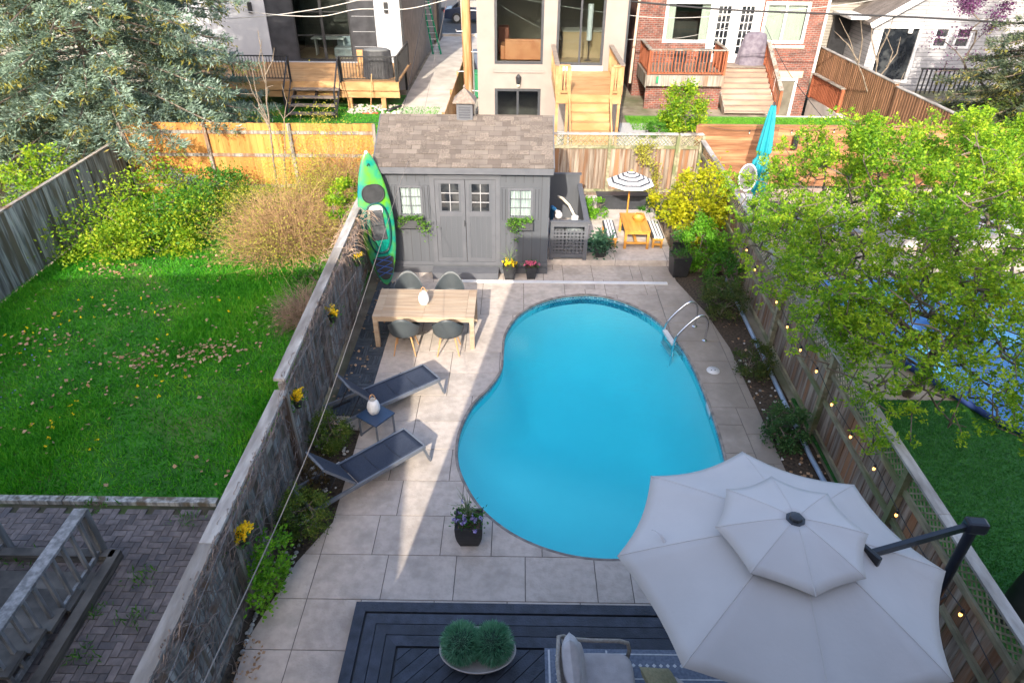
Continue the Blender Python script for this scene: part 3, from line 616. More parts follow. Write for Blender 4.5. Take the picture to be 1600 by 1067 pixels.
for x0, x1 in ((SX0-.145, SX0-.121), (SX1+.061, SX1+.085)):
    b_ = MB()
    for ya in (SY0-.16, SY1+.16): b_.beam(((x0+x1)/2, ya, EZ-.03), ((x0+x1)/2, RY, RZ-.01), .022, .13)
    link(b_, 'barge_board', M['sgd'], shed)
cup = MB(); cx = G(727,172,3.45).x; cy = RY; cup.box((cx, cy, 3.46), (.36,.36,.42)); c_ = link(cup, 'cupola', M['sgd'], shed)
lv = MB()
for k in range(5): lv.box((cx, cy-.185, 3.35+k*.055), (.26,.012,.03))
link(lv, 'louvre', mat('louvre_dark', (.06,.065,.08)), c_)
cr_ = MB(); cr_.lathe([(.36,3.67),(.355,3.70),(.18,3.83),(.04,3.93),(.03,3.95),(.045,3.98),(.0,4.03)], (cx, cy, 0), 4); 
for i, v in enumerate(cr_.v): a = Vector((v[0]-cx, v[1]-cy, 0)); a.rotate(Matrix.Rotation(pi/4, 3, 'Z')); cr_.v[i] = (cx+a.x, cy+a.y, v[2])
link(cr_, 'cupola_roof', mat('cupola_shingle', (.15,.12,.10), (.22,.18,.155), 20, .95, .3), c_)
# double door
glass = glassmat('clear_glass'); dkg = mat('dark_window_glass', (.012,.015,.02), (.05,.055,.06), 2.5, .06, spec=.7, lo=.45, hi=.6)
link(MB().bx(DX0-.10, DX1+.10, SY0-.02, SY0-.0, DZ1, DZ1+.10).bx(DX0-.10, DX0, SY0-.02, SY0-.0, .29, DZ1).bx(DX1, DX1+.10, SY0-.02, SY0, .29, DZ1).bx(DX0-.13, DX1+.13, SY0-.045, SY0-.02, DZ1+.07, DZ1+.11), 'door_frame', M['sgd'], shed)
mid = (DX0+DX1)/2
for x0, x1 in ((DX0+.004, mid-.006), (mid+.006, DX1-.004)):
    wx0, wx1, wz0, wz1 = x0+.14, x1-.14, 1.56, 2.20
    d = MB(); wall_open(d, x0, x1, DZ0, DZ1-.01, SY0+.01, .035, [(wx0, wx1, wz0, wz1)]); dd_ = link(d, 'door', M['sg'], shed)
    tr = MB(); y_ = SY0-.004
    tr.bx(x0, x0+.09, y_, SY0+.01, DZ0, DZ1-.02).bx(x1-.09, x1, y_, SY0+.01, DZ0, DZ1-.02).bx(x0+.09, x1-.09, y_, SY0+.01, 1.44, 1.55).bx(x0+.09, x1-.09, y_, SY0+.01, DZ1-.11, DZ1-.02).bx(x0+.09, x1-.09, y_, SY0+.01, DZ0, DZ0+.1)
    for q in (.32, .5, .68): xx = x0+(x1-x0)*q; tr.bx(xx-.005, xx+.005, SY0+.004, SY0+.012, DZ0+.1, 1.44)
    link(tr, 'door_trim', M['sgd'], dd_)
    link(MB().bx(wx0, wx1, SY0+.025, SY0+.03, wz0, wz1), 'door_glass', dkg, dd_)
    mu = MB(); mu.bx((wx0+wx1)/2-.008, (wx0+wx1)/2+.008, SY0+.003, SY0+.024, wz0, wz1)
    for q in (1/3, 2/3): z = wz0+(wz1-wz0)*q; mu.bx(wx0, wx1, SY0+.005, SY0+.022, z-.008, z+.008)
    link(mu, 'muntin', mat('muntin_grey', (.32,.32,.34)), dd_)
link(MB().bx(mid-.035, mid-.02, SY0-.03, SY0-.004, 1.2, 1.34), 'door_handle', M['blk'], shed)
curtain = mat('white_curtain', (.42,.42,.42), (.60,.60,.60), 10, .8, st=(3,1,.3))
for (x0, x1, z0, z1) in (winL, winR):
    w = link(MB().bx(x0-.055, x0, SY0-.02, SY0, z0-.055, z1+.055).bx(x1, x1+.055, SY0-.02, SY0, z0-.055, z1+.055).bx(x0, x1, SY0-.02, SY0, z1, z1+.055).bx(x0, x1, SY0-.02, SY0, z0-.055, z0), 'window_frame', M['sgd'], shed)
    mu = MB().bx((x0+x1)/2-.01, (x0+x1)/2+.01, SY0+.0, SY0+.02, z0, z1)
    for q in (1/3, 2/3): z = z0+(z1-z0)*q; mu.bx(x0, x1, SY0+.002, SY0+.018, z-.009, z+.009)
    link(mu, 'muntin', M['sgd'], w)
    link(MB().bx(x0, x1, SY0+.03, SY0+.034, z0, z1), 'glass', glass, w)
    cu = MB().grid(lambda u, v: (x0-.02+(x1-x0+.04)*u, SY0+.058+.016*sin(u*44), z0-.02+(z1-z0+.04)*v), 40, 2); link(cu, 'curtain', curtain, w, smooth=True)
    for sx0, sx1 in ((x0-.21, x0-.075), (x1+.075, x1+.21)):
        sh = MB().bx(sx0, sx1, SY0-.022, SY0-.0, z0-.10, z1+.06)
        shd = link(sh, 'shutter', M['sg'], shed); g_ = MB().bx(sx0+.025, sx0+.037, SY0-.026, SY0-.022, z0-.08, z1+.04).bx(sx1-.037, sx1-.025, SY0-.026, SY0-.022, z0-.08, z1+.04); link(g_, 'shutter_groove', mat('groove_black', (.025,.027,.032)), shd)
    link(MB().bx(x0-.06, x1+.06, SY0-.19, SY0-.022, z0-.26, z0-.075), 'window_box', mat('window_box_grey', (.05,.052,.058)), shed)
# step
st = MB().bx(-1.98,-.44,13.95,14.26,.0,.15)
for k in range(5): st.bx(-1.99,-.43,13.94+k*.063,13.995+k*.063,.152,.172)
solo(st, 'wooden_step', M['sgd'], 'grey painted wooden step in front of the shed doors', 'step')
# ivy in the window boxes
ivym = leafmat('ivy_leaf', [(.03,.10,.015),(.10,.26,.03),(.30,.46,.09)], .35)
for (x0, x1, z0, z1), lab, dr in ((winL, 'trailing green ivy in the window box left of the shed doors', .42), (winR, 'trailing green ivy in the window box right of the shed doors', -.22)):
    P = np.stack([rng.uniform(x0-.06, x1+.06, 240), rng.uniform(SY0-.22, SY0-.06, 240), rng.uniform(z0-.08, z0+.03, 240)], 1)
    xs = x1+.02 if dr > 0 else x0+.15; Q = np.stack([xs+rng.normal(0, .07, 150)+(.14 if dr > 0 else 0)*rng.uniform(size=150), rng.normal(SY0-.22, .025, 150), z0-.05-np.abs(rng.normal(0, .2, 150))], 1)
    Q2 = np.stack([x0+rng.normal(0, .05, 50), rng.normal(SY0-.22, .02, 50), z0-.05-np.abs(rng.normal(0, .1, 50))], 1)
    tag(leafobj('ivy', np.concatenate([P, Q, Q2]), .055, ivym, aspect=.9, dirs=np.tile([0,-.6,.1], (440, 1))), lab, 'plant', 'ivy in the shed window boxes')
# ------------------------------------------------------------ kayak leaning upright in the corner
kb = Vector((-3.0,13.62,.02)); kt = Vector((-3.24,14.06,3.0)); ax = (kt-kb); KL = ax.length; ax.normalize()
fwd = Vector((.35,-1,0)); fwd = (fwd-ax*fwd.dot(ax)).normalized(); sd = fwd.cross(ax).normalized()
K = lambda s, a, b: kb+ax*(s*KL)+sd*a+fwd*b
def kw(s): return .38*max(0, sin(pi*min(max(s, 0), 1)**.95))**.62
def kcol():
    m = mat('green_kayak_plastic', (.0,.20,.15), (.10,.32,.012), 2.2, .33, c3=(.01,.12,.20), s3=.6, st=(1,1,.8), lo=.42, hi=.58); return m
kay = thing('kayak', 'green and turquoise kayak standing upright between shed and fence', 'kayak', tuple(kb))
def hull(u, v):
    s = v; w = kw(s); a = u*2*pi; rk = .03*(2*s-1)**4
    if sin(a) < 0: return K(s, w*cos(a), -.20*(w/.38)**.8*(-sin(a))**.9+rk)
    return K(s, w*cos(a), .085*(w/.38)**.7*sin(a)**.7+rk)
hm = MB().grid(hull, 36, 46, closeu=True); link(hm, 'hull', kcol(), kay, smooth='all')
dk_ = mat('kayak_black_plastic', (.015,.017,.02), (.03,.032,.036), 8, .5); 
def oval(s0, s1, w, b, m, name, par, rim=.012, taper=0, dep=.0):
    mb = MB(); N_ = 28
    P = []
    for i in range(N_):
        a = 2*pi*i/N_; s = (s0+s1)/2+(s1-s0)/2*sin(a); ww = w*(1+taper*sin(a)); P.append((s, ww*np.sign(cos(a))*abs(cos(a))**.7))
    mb.poly([K(s, x, b) for s, x in P]+[K((s-(s0+s1)/2)*.9+(s0+s1)/2, x*.88, b-dep) for s, x in P]+[K((s0+s1)/2, 0, b-dep)], [(i, (i+1)%N_, N_+(i+1)%N_, N_+i) for i in range(N_)]+[(N_+i, N_+(i+1)%N_, 2*N_) for i in range(N_)])
    o = link(mb, name, m, par, smooth=True); r = MB().tube([K(s, x, b) for s, x in P+P[:1]], rim, 6, False); link(r, 'rim', m, o, smooth='all'); return o
oval(.64, .77, .235, .098, dk_, 'hatch_cover', kay, .014)
oval(.26, .635, .255, .10, mat('kayak_deck_teal', (.004,.015,.02), (.0,.08,.08), 3, .4), 'cockpit', kay, .02, .05, .05)
oval(.545, .62, .15, .10, mat('pale_seat_pad', (.42,.44,.43)), 'seat_back_pad', kay, .01)
seat = MB(); 
for s0, s1, w_, b_ in ((.47,.585,.15,.07),(.36,.47,.17,.06)):
    seat.poly([K(s0,-w_,b_), K(s0,w_,b_), K(s1,w_,b_), K(s1,-w_,b_), K(s0,-w_,b_+.05), K(s0,w_,b_+.05), K(s1,w_*.8,b_+.05), K(s1,-w_*.8,b_+.05)], [(0,1,2,3),(4,7,6,5),(0,4,5,1),(1,5,6,2),(2,6,7,3),(3,7,4,0)])
link(seat, 'seat', mat('seat_grey', (.03,.034,.04), (.07,.075,.08), 9, .8), kay, bevel=.02)
link(MB().tube([K(.30,.05,.12), K(.38,.16,.14), K(.5,.17,.14), K(.57,.10,.13)], .008, 6), 'strap', dk_, kay)
tw_ = MB(); N_ = 5; pl = [(.055,.07),(.09,.15),(.14,.205),(.22,.225),(.235,.0)]
pts = [(.05,0)]+pl[:-1]; L_ = [K(s, x, .088) for s, x in pts]+[K(.235,.14,.092), K(.235,-.14,.092)]+[K(s, -x, .088) for s, x in reversed(pts[1:])]
tw_.poly(L_+[K(.15,0,.092)], [(i, (i+1)%len(L_), len(L_)) for i in range(len(L_))]); link(tw_, 'tank_well', dk_, kay)
bun = MB()
for s in (.085,.135,.185): bun.tube([K(s,-.17,.105), K(s+.045,.18,.105)], .0055, 6); bun.tube([K(s,.17,.106), K(s+.045,-.18,.106)], .0055, 6)
link(bun, 'bungee_cord', mat('blue_cord', (.03,.12,.45)), kay)
link(MB().tube([K(.9,-.03,.07), K(.92,0,.1), K(.9,.03,.07)], .01, 6), 'carry_handle', dk_, kay)
link(MB().blob(K(.985,0,.0), (.045,.05,.06)), 'nose_cap', mat('nose_cap_pale', (.55,.66,.58)), kay, smooth='all')
# ------------------------------------------------------------ pump enclosure
pe = thing('pump_enclosure', 'dark grey open-topped pool pump enclosure with square lattice front', 'enclosure', (1.2,15.8,.15))
PX0, PX1, PY0, PY1, PZ = .78, 1.68, 14.72, 17.3, 1.12
fm = MB(); b0 = .15
fm.bx(PX0, PX0+.09, PY0, PY0+.05, b0, PZ).bx(PX1-.09, PX1, PY0, PY0+.05, b0, PZ).bx(PX0+.09, PX1-.09, PY0, PY0+.05, PZ-.1, PZ).bx(PX0+.09, PX1-.09, PY0, PY0+.05, b0+.06, b0+.16)
link(fm, 'front_frame', M['sgd'], pe)
lt = MB(); lattice(lt, (PX0+.09, PY0+.02), (PX1-.09, PY0+.02), b0+.16, PZ-.18, sp=.088, w=.042, sq=True); link(lt, 'lattice', M['sgd'], pe)
bp_ = MB().bx(PX1-.04, PX1, PY0+.05, PY1, b0, PZ-.03); link(bp_, 'side_panel', M['sg'], pe)
link(MB().bx(PX1-.1, PX1+.03, PY0-.01, PY1, PZ-.029, PZ+.01), 'side_cap', M['sgd'], pe)
link(MB().bx(PX0, PX1-.041, PY1-.04, PY1, b0, PZ+.25).bx(PX0, PX1, PY1-.07, PY1+.03, PZ+.25, PZ+.29), 'back_panel', M['sg'], pe)
link(MB().bx(PX0-.02, PX1+.02, PY0-.03, PY0+.07, PZ+.0105, PZ+.045), 'top_ledge', M['sgd'], pe)
pu = thing('pool_filter', 'grey pool filter tank with white valve inside the pump enclosure', 'filter', (1.4,15.4,.15))
link(MB().lathe([(.2,.15),(.24,.25),(.24,.75),(.2,.88),(.1,.93)], (1.40,15.35,0), 20), 'tank', mat('filter_grey', (.16,.19,.20), (.22,.25,.26), 5, .5), pu, smooth=True)
link(MB().lathe([(.09,.93),(.09,1.02),(.03,1.05)], (1.40,15.35,0), 14), 'valve', M['wht'], pu, smooth=True)
pm = thing('pool_pump', 'grey box heater with white fittings inside the pump enclosure', 'pump', (1.05,15.3,.15))
link(MB().bx(.86,1.14,15.05,15.5,.15,.86), 'body', mat('pump_grey', (.05,.055,.062)), pm, bevel=.03)
link(MB().tube([(1.0,15.7,.75),(1.03,15.62,1.02),(.95,15.55,1.05)], .045, 8).blob((1.02,15.65,.92), .10), 'fittings', M['wht'], pm, smooth='all')
solo(MB().tube([(1.02,16.3,1.15),(1.12,16.05,1.2),(1.28,15.8,1.12),(1.38,15.55,1.0),(1.41,15.4,.98)], .032, 10), 'pool_hose', mat('cream_hose', (.66,.56,.42), (.78,.72,.62), 5, .5), 'cream white hose curving over the equipment in the pump enclosure', 'hose', smooth='all')
solo(MB().tube([(.88,16.2,.2),(.88,16.1,.95),(.93,15.8,1.0)], .05, 10), 'blue_hose', mat('blue_hose', (.05,.25,.5)), 'short blue pipe beside the shed wall inside the pump enclosure', 'pipe', smooth='all')
# ------------------------------------------------------------ dining set
teak = mat('pale_teak', (.34,.25,.175), (.47,.37,.27), 5, .6, .15, 30, .08, (.25,2,2), c3=(.34,.24,.16))
tbl = thing('dining_table', 'long pale wooden dining table set for four beside the shed', 'table', (-1.81,11.6,0))
TX0, TX1, TY0, TY1 = -2.80, -.82, 11.05, 12.15
tt = MB(); tt.bx(TX0, TX0+.16, TY0, TY1, .70, .74).bx(TX1-.16, TX1, TY0, TY1, .70, .74)
k = 9; wv = (TY1-TY0)/k
for i in range(k):
    y0 = TY0+i*wv; 
    for a, b in ((TX0+.164, -1.815), (-1.811, TX1-.164)): tt.bx(a, b, y0+.002, y0+wv-.002, .70, .74)
link(tt, 'tabletop', teak, tbl)
link(MB().bx(TX0+.02, TX1-.02, TY0+.02, TY0+.045, .62, .699).bx(TX0+.02, TX1-.02, TY1-.045, TY1-.02, .62, .699).bx(TX0+.02, TX0+.045, TY0+.046, TY1-.046, .62, .699).bx(TX1-.045, TX1-.02, TY0+.046, TY1-.046, .62, .699), 'apron', teak, tbl)
for x in (TX0+.05, TX1-.05):
    for y in (TY0+.05, TY1-.05): link(MB().bx(x-.045, x+.045, y-.045, y+.045, 0, .695), 'leg', teak, tbl)
shellm = mat('grey_chair_shell', (.05,.06,.068), (.06,.072,.08), 5, .5, .05, 80); woodl = mat('oak_leg', (.48,.25,.10), (.60,.34,.15), 6, .5, .1, 30, .05, (2,2,.3))
def make_chair():
    t = thing('dining_chair', 'x', 'chair', (0,0,0), 'grey shell chairs around the dining table')
    # faces +y ; back at -y
    def f(u, v):
        th = radians(-158+316*u); c = -cos(th)   # u=.5 is the back (-y)
        back = max(0, cos(th)); H_ = .045+.19*(.5+.5*cos(th))**.8+.22*back**2.2
        r = .045+.215*min(1, v*1.9)+.035*max(0, v-.5)*2; zz = .42+(.02*(v*2)**2 if v < .5 else .02+H_*((v-.5)*2)**1.1*1.0)
        return (r*sin(th)*1.08, -r*cos(th)*(1.0)+.02, zz)
    o = link(MB().grid(f, 41, 15), 'shell', shellm, t, smooth='all'); m = o.modifiers.new('s', 'SOLIDIFY'); m.thickness = .012
    o2 = link(MB().lathe([(.0,.425),(.2,.425),(.215,.435),(.2,.455),(.0,.46)], (0,.03,0), 24, 1.05, 1.0, cap=False), 'seat_pad', shellm, t, smooth='all')
    for sx in (-1, 1):
        for sy in (-1, 1): link(MB().tube([(sx*.13, sy*.12+.02, .42), (sx*.215, sy*.215+.02, 0)], [.018,.011], 8), 'leg', woodl, t, smooth=True)
    link(MB().tube([(-.13,-.1,.40),(.13,.14,.40)], .012, 6).tube([(.13,-.1,.40),(-.13,.14,.40)], .012, 6), 'underframe', M['blk'], t)
    return t
ch = make_chair(); ch.location = (-2.18, 10.98, 0); ch['label'] = 'grey shell chair at the near side of the table, in the shade'
copy_tree(ch, (-1.33,10.98,0), .03, 'grey shell chair at the near side of the table, in the sun nearest the pool')
copy_tree(ch, (-2.30,12.42,0), pi+.1, 'grey shell chair at the far side of the table, nearer the kayak')
copy_tree(ch, (-1.42,12.42,0), pi-.05, 'grey shell chair at the far side of the table, in front of the shed step')
# lanterns
def lantern(loc, label, rope):
    t = thing('lantern', label, 'lantern', loc, 'white ceramic lanterns'); x, y, z = loc
    link(MB().lathe([(.075,z),(.105,z+.06),(.108,z+.12),(.09,z+.2),(.058,z+.26),(.05,z+.262),(.052,z+.25),(.085,z+.18),(.0,z+.1)], (x, y, 0), 24, cap=False), 'body', mat('lantern_ceramic', (.72,.72,.72), (.82,.82,.82), 60, .5, .6, 50), t, smooth='all')
    link(MB().tube([(x+.05*cos(a), y+.01, z+.25+.11*sin(a)) for a in np.linspace(0, pi, 10)], .008, 6), 'handle', rope, t, smooth='all')
    link(MB().lathe([(.035,z+.1),(.035,z+.19)], (x, y, 0), 12), 'candle', mat('candle_wax', (.12,.13,.2)), t)
lantern((-1.85,11.58,.74), 'white ceramic lantern with wooden loop handle on the dining table', woodl)
lantern((-2.33,8.55,.44), 'white ceramic lantern with rope handle on the small dark side table', woodl)
# ------------------------------------------------------------ loungers
sling = mat('charcoal_sling', (.022,.030,.052), (.032,.042,.068), 40, .7, .3, 200)
def make_lounger():
    t = thing('sun_lounger', 'x', 'sun lounger', (0,0,0), 'charcoal sun loungers beside the left fence')
    Wd = .56; hz = .33; Ln = 1.98; hinge = 1.22
    for s in (-1, 1):
        link(MB().beam((0, s*Wd/2, hz), (Ln, s*Wd/2, hz), .035, .06), 'side_rail', M['lrail'], t)
        link(MB().beam((.03, s*Wd/2, hz-.03), (-.07, s*(Wd/2+.005), 0), .035, .05, up=(0,1,0)), 'leg', M['lrail'], t)
        link(MB().beam((Ln-.02, s*Wd/2, hz-.03), (Ln+.0, s*(Wd/2+.005), 0), .035, .05, up=(0,1,0)), 'leg', M['lrail'], t)
    link(MB().beam((.0, -Wd/2+.018, hz), (.0, Wd/2-.018, hz), .035, .05).beam((Ln-.02, -Wd/2+.018, hz), (Ln-.02, Wd/2-.018, hz), .035, .05).beam((hinge, -Wd/2+.018, hz-.02), (hinge, Wd/2-.018, hz-.02), .03, .03), 'cross_bar', M['lrail'], t)
    so_ = link(MB().grid(lambda u, v: (.02+(hinge-.04)*u, (v-.5)*(Wd-.035), hz+.026-.035*sin(pi*v)*sin(pi*min(1, u*1.0))**.5), 14, 9), 'seat_sling', sling, t, smooth='all'); so_.modifiers.new('s', 'SOLIDIFY').thickness = .006
    seam = MB()
    for u in (.35, .68): seam.tube([(.02+(hinge-.04)*u, (v-.5)*(Wd-.04), hz+.029-.035*sin(pi*v)*sin(pi*u)**.5) for v in np.linspace(0, 1, 9)], .003, 4)
    link(seam, 'seam', M['blk'], so_)
    return t, Wd, hz, Ln, hinge
def lounger_back(t, ang, Wd, hz, Ln, hinge):
    bl = .74; ca, sa = cos(ang), sin(ang); P = lambda s, y, o=0: (hinge+ca*s-sa*o, y, hz+sa*s+ca*o)
    w = Wd-.075
    bf = MB(); bf.beam(P(0,-w/2), P(bl,-w/2), .03, .035).beam(P(0,w/2), P(bl,w/2), .03, .035).beam(P(bl,-w/2), P(bl,w/2), .03, .03).beam(P(.02,-w/2), P(.02,w/2), .03, .03); bo = link(bf, 'backrest_frame', M['lrail'], t)
    b_ = link(MB().grid(lambda u, v: P(.02+(bl-.03)*u, (v-.5)*w, .02-.03*sin(pi*v)*sin(pi*u)**.6), 12, 9), 'backrest_sling', sling, t, smooth='all'); b_.modifiers.new('s', 'SOLIDIFY').thickness = .006
    for s in (-1, 1): link(MB().tube([P(.42, s*w*.4, -.02), (hinge+.52, s*w*.4, hz-.05)], .009, 6), 'prop_arm', M['blk'], t)
    r = MB()
    for s in (-1, 1):
        r.beam((hinge+.3, s*(Wd/2-.06), hz-.045), (Ln-.1, s*(Wd/2-.06), hz-.045), .016, .03)
        for k in range(6): r.box((hinge+.36+k*.05, s*(Wd/2-.06), hz-.025), (.012,.018,.03))
    link(r, 'ratchet_rack', M['blk'], t)
L1, *pa = make_lounger(); lounger_back(L1, radians(52), *pa)
f1 = (G(697,592,.33)+G(652,572,.33))/2; h1 = (G(517,631,.33)+G(544,657,.33))/2
L1.location = (f1.x, f1.y, 0); L1.rotation_euler.z = atan2(h1.y-f1.y, h1.x-f1.x); L1['label'] = 'charcoal sun lounger nearer the dining table, backrest raised over the dark tiles'
f2 = (G(664,701,.33)+G(632,668,.33))/2; h2 = (G(511,786,.33)+Vector((-2.93,7.17,.33)))/2
L2 = copy_tree(L1, (f2.x, f2.y, 0), atan2(h2.y-f2.y, h2.x-f2.x), 'charcoal sun lounger nearer the camera, its head end between two round shrubs')
stb = thing('side_table', 'small square dark metal side table between the two loungers', 'table', (-2.28,8.5,0), rz=0)
a_ = atan2(-.35,.23); Rt = Matrix.Rotation(-.62, 3, 'Z'); cst = Vector((-2.30,8.50,0))
tp_ = MB().box(cst+Vector((0,0,.425)), (.46,.44,.025), R=Rt); link(tp_, 'tabletop', mat('blue_black_top', (.022,.045,.095), (.03,.06,.12), 4, .3), stb, bevel=.004)
for sx in (-1, 1):
    for sy in (-1, 1): c = cst+Rt @ Vector((sx*.2, sy*.19, .206)); link(MB().box(c, (.025,.025,.412), R=Rt), 'leg', M['lrail'], stb)
lb = MB()
for sx in (-1, 1): lb.beam(cst+Rt@Vector((sx*.2,-.176,.02)), cst+Rt@Vector((sx*.2,.176,.02)), .02, .02)
link(lb, 'foot_bar', M['lrail'], stb)
# ------------------------------------------------------------ pool fittings
lad = thing('pool_ladder', 'polished steel pool ladder with white treads at the right pool edge', 'ladder', (3.45,11.7,0))
d_in = Vector((-1,-.18,0)).normalized(); sdv = Vector((-d_in.y, d_in.x, 0))
for s in (-1, 1):
    b_ = Vector((3.80,11.72,0))+sdv*s*.27; P_ = [b_, b_+Vector((0,0,.30))]
    for k in range(1, 9): a = pi*k/9; P_.append(b_+d_in*(.13-.13*cos(a))+Vector((0,0,.30+.26*sin(a*.62))))
    P_ = [b_, b_+Vector((0,0,.35)), b_+d_in*.03+Vector((0,0,.5)), b_+d_in*.11+Vector((0,0,.60)), b_+d_in*.24+Vector((0,0,.60)), b_+d_in*.42+Vector((0,0,.44)), b_+d_in*.58+Vector((0,0,.24)), b_+d_in*.64+Vector((0,0,.10)), b_+d_in*.66+Vector((0,0,-.2)), b_+d_in*.66+Vector((0,0,-1.0))]
    q = [np.array(p) for p in P_]; out_ = []
    for i in range(len(q)-1):
        a, b, c, d = q[max(i-1,0)], q[i], q[i+1], q[min(i+2,len(q)-1)]
        for j in range(5): t = j/5; out_.append(tuple(.5*((2*b)+(-a+c)*t+(2*a-5*b+4*c-d)*t*t+(-a+3*b-3*c+d)*t**3)))
    out_.append(tuple(q[-1])); r_ = link(MB().tube(out_, .024, 10), 'handrail', M['steel'], lad, smooth='all'); link(MB().lathe([(.06,.0),(.055,.02),(.03,.035)], tuple(b_), 16), 'deck_flange', M['steel'], r_, smooth=True)
for z in (-.02,-.3,-.6): 
    c = Vector((3.80,11.72,0))+d_in*.655; link(MB().box(c+Vector((0,0,z)), (.10,.52,.04), rz=atan2(d_in.y, d_in.x)), 'tread', M['wht'], lad)
sk = thing('round_cover', 'round white access cover set in the stone beside the pool ladder', 'cover', (3.78,10.43,0))
link(MB().lathe([(.125,.004),(.122,.014),(.0,.016)], (3.78,10.43,0), 28, cap=False), 'lid', M['wht'], sk, smooth='all'); hol = MB()
for dx_ in (-.035,.035): hol.lathe([(.014,.0165),(.0,.0175)], (3.78+dx_,10.43,0), 10, cap=False)
link(hol, 'finger_hole', M['blk'], sk)
solo(MB().box((3.455,9.35,-.10), (.02,.30,.16)), 'skimmer_opening', M['wht'], 'white skimmer opening in the pool wall near the round white cover', 'skimmer')
solo(MB().bx(-1.32,3.52,13.80,13.90,.001,.022).bx(-1.32,3.52,13.81,13.82,.023,.035), 'aluminium_strip', mat('pale_aluminium', (.62,.64,.68), (.72,.74,.78), 3, .4, metal=.2), 'long pale aluminium strip lying on the stone between pool and shed', 'strip')
# ------------------------------------------------------------ pots
potm = mat('black_pot_plastic', (.018,.019,.022), (.03,.031,.035), 8, .45)
def sqpot(mb, c, w0, w1, h, rz=0, bulge=0):
    x, y, z = c; P = []; K_ = 6
    for i in range(K_+1):
        t = i/K_; w = (w0+(w1-w0)*t+bulge*sin(pi*t))/2*1.414; P.append((w, z+h*t))
    P += [(w1/2*1.414-.02, z+h), (w1/2*1.414-.03, z+h-.04), (0, z+h-.045)]
    n0 = len(mb.v); mb.lathe(P, (0,0,0), 4, cap=False); R = Matrix.Rotation(pi/4+rz, 3, 'Z')
    for i in range(n0, len(mb.v)): v = R @ Vector((mb.v[i][0], mb.v[i][1], 0)); mb.v[i] = (x+v.x, y+v.y, mb.v[i][2])
    return mb
green = leafmat('mixed_green_leaf', [(.02,.07,.012),(.05,.16,.025),(.12,.28,.05)], .35)
def potted(name, label, loc, w0, w1, h, flowers, leaves, rz=0, spikes=0, group=None, bulge=0, cat='potted plant', lsize=.05, fol=green, spread=1.0, lh=.06):
    t = thing(name, label, cat, loc, group); x, y, z = loc
    link(sqpot(MB(), loc, w0, w1, h, rz, bulge), 'pot', potm, t); link(MB().box((x, y, z+h-.035), (w1*.8, w1*.8, .01), rz=rz), 'soil', M['soil'], t)
    if leaves: leafobj('foliage', np.array([x, y, z+h+lh*.3])+rng.normal(size=(leaves, 3))*np.array([w1*.27*spread, w1*.27*spread, lh]), lsize, fol, t)
    for m, n_, nm in flowers:
        cs = np.array([x, y, z+h+lh*.9])+rng.normal(size=(n_, 3))*np.array([w1*.26, w1*.26, .02]); p = np.repeat(cs, 12, 0)+rng.normal(size=(n_*12, 3))*.011
        leafobj('blossom', p, .032, m, t, aspect=.95, up=.9)
    if spikes:
        sp_ = MB()
        for k in range(spikes):
            a = random.uniform(0, 2*pi); L_ = random.uniform(.3, .55); r_ = random.uniform(.15, .9)
            sp_.tube([(x, y, z+h-.03), (x+cos(a)*.12*r_, y+sin(a)*.12*r_, z+h+L_*.6), (x+cos(a)*.36*r_, y+sin(a)*.36*r_, z+h+L_*(1-.35*r_))], [.006,.005,.001], 4, False)
        link(sp_, 'spike_grass', mat('spike_green', (.10,.16,.08), (.2,.26,.14), 4, .6), t)
    return t
yelf = leafmat('yellow_petal', [(.85,.55,.01),(.95,.72,.03)], .25); pinkf = leafmat('pink_petal', [(.75,.10,.25),(.9,.3,.45)], .25); purf = leafmat('purple_petal', [(.16,.12,.42),(.5,.42,.75),(.25,.35,.6)], .25)
potted('flower_pot', 'black square pot of yellow flowers beside the shed step', (-.17,14.07,0), .22,.32,.34, [(yelf,34,'y')], 130, 0, 12, 'flower pots by the shed')
potted('flower_pot', 'black square pot of pink flowers against the shed wall', (.33,14.09,0), .19,.29,.32, [(pinkf,30,'p')], 110, .05, 0, 'flower pots by the shed')
potted('planter', 'flared black square planter of purple pansies and spiky grass by the pool', (-.62,6.33,0), .25,.38,.42, [(purf,20,'u')], 380, .02, 18, bulge=.04, lh=.05)
fern = leafmat('dark_fern', [(.015,.05,.03),(.04,.11,.06),(.08,.17,.10)], .2)
potted('flower_pot', 'black pot with drooping dark green fern beside the pump enclosure', (2.02,14.98,.15), .22,.32,.3, [], 900, .1, 0, lsize=.10, fol=fern, spread=1.7, lh=.12)
potted('planter', 'tall black square planter with small green plants at the terrace corner', (3.86,14.35,0), .34,.44,.52, [], 260, .1, 0, lsize=.06, lh=.07)
potted('planter', 'black planter with green shoots standing behind the tall corner planter', (3.98,15.15,.15), .3,.4,.4, [], 260, 0, 0, lsize=.07, lh=.1)
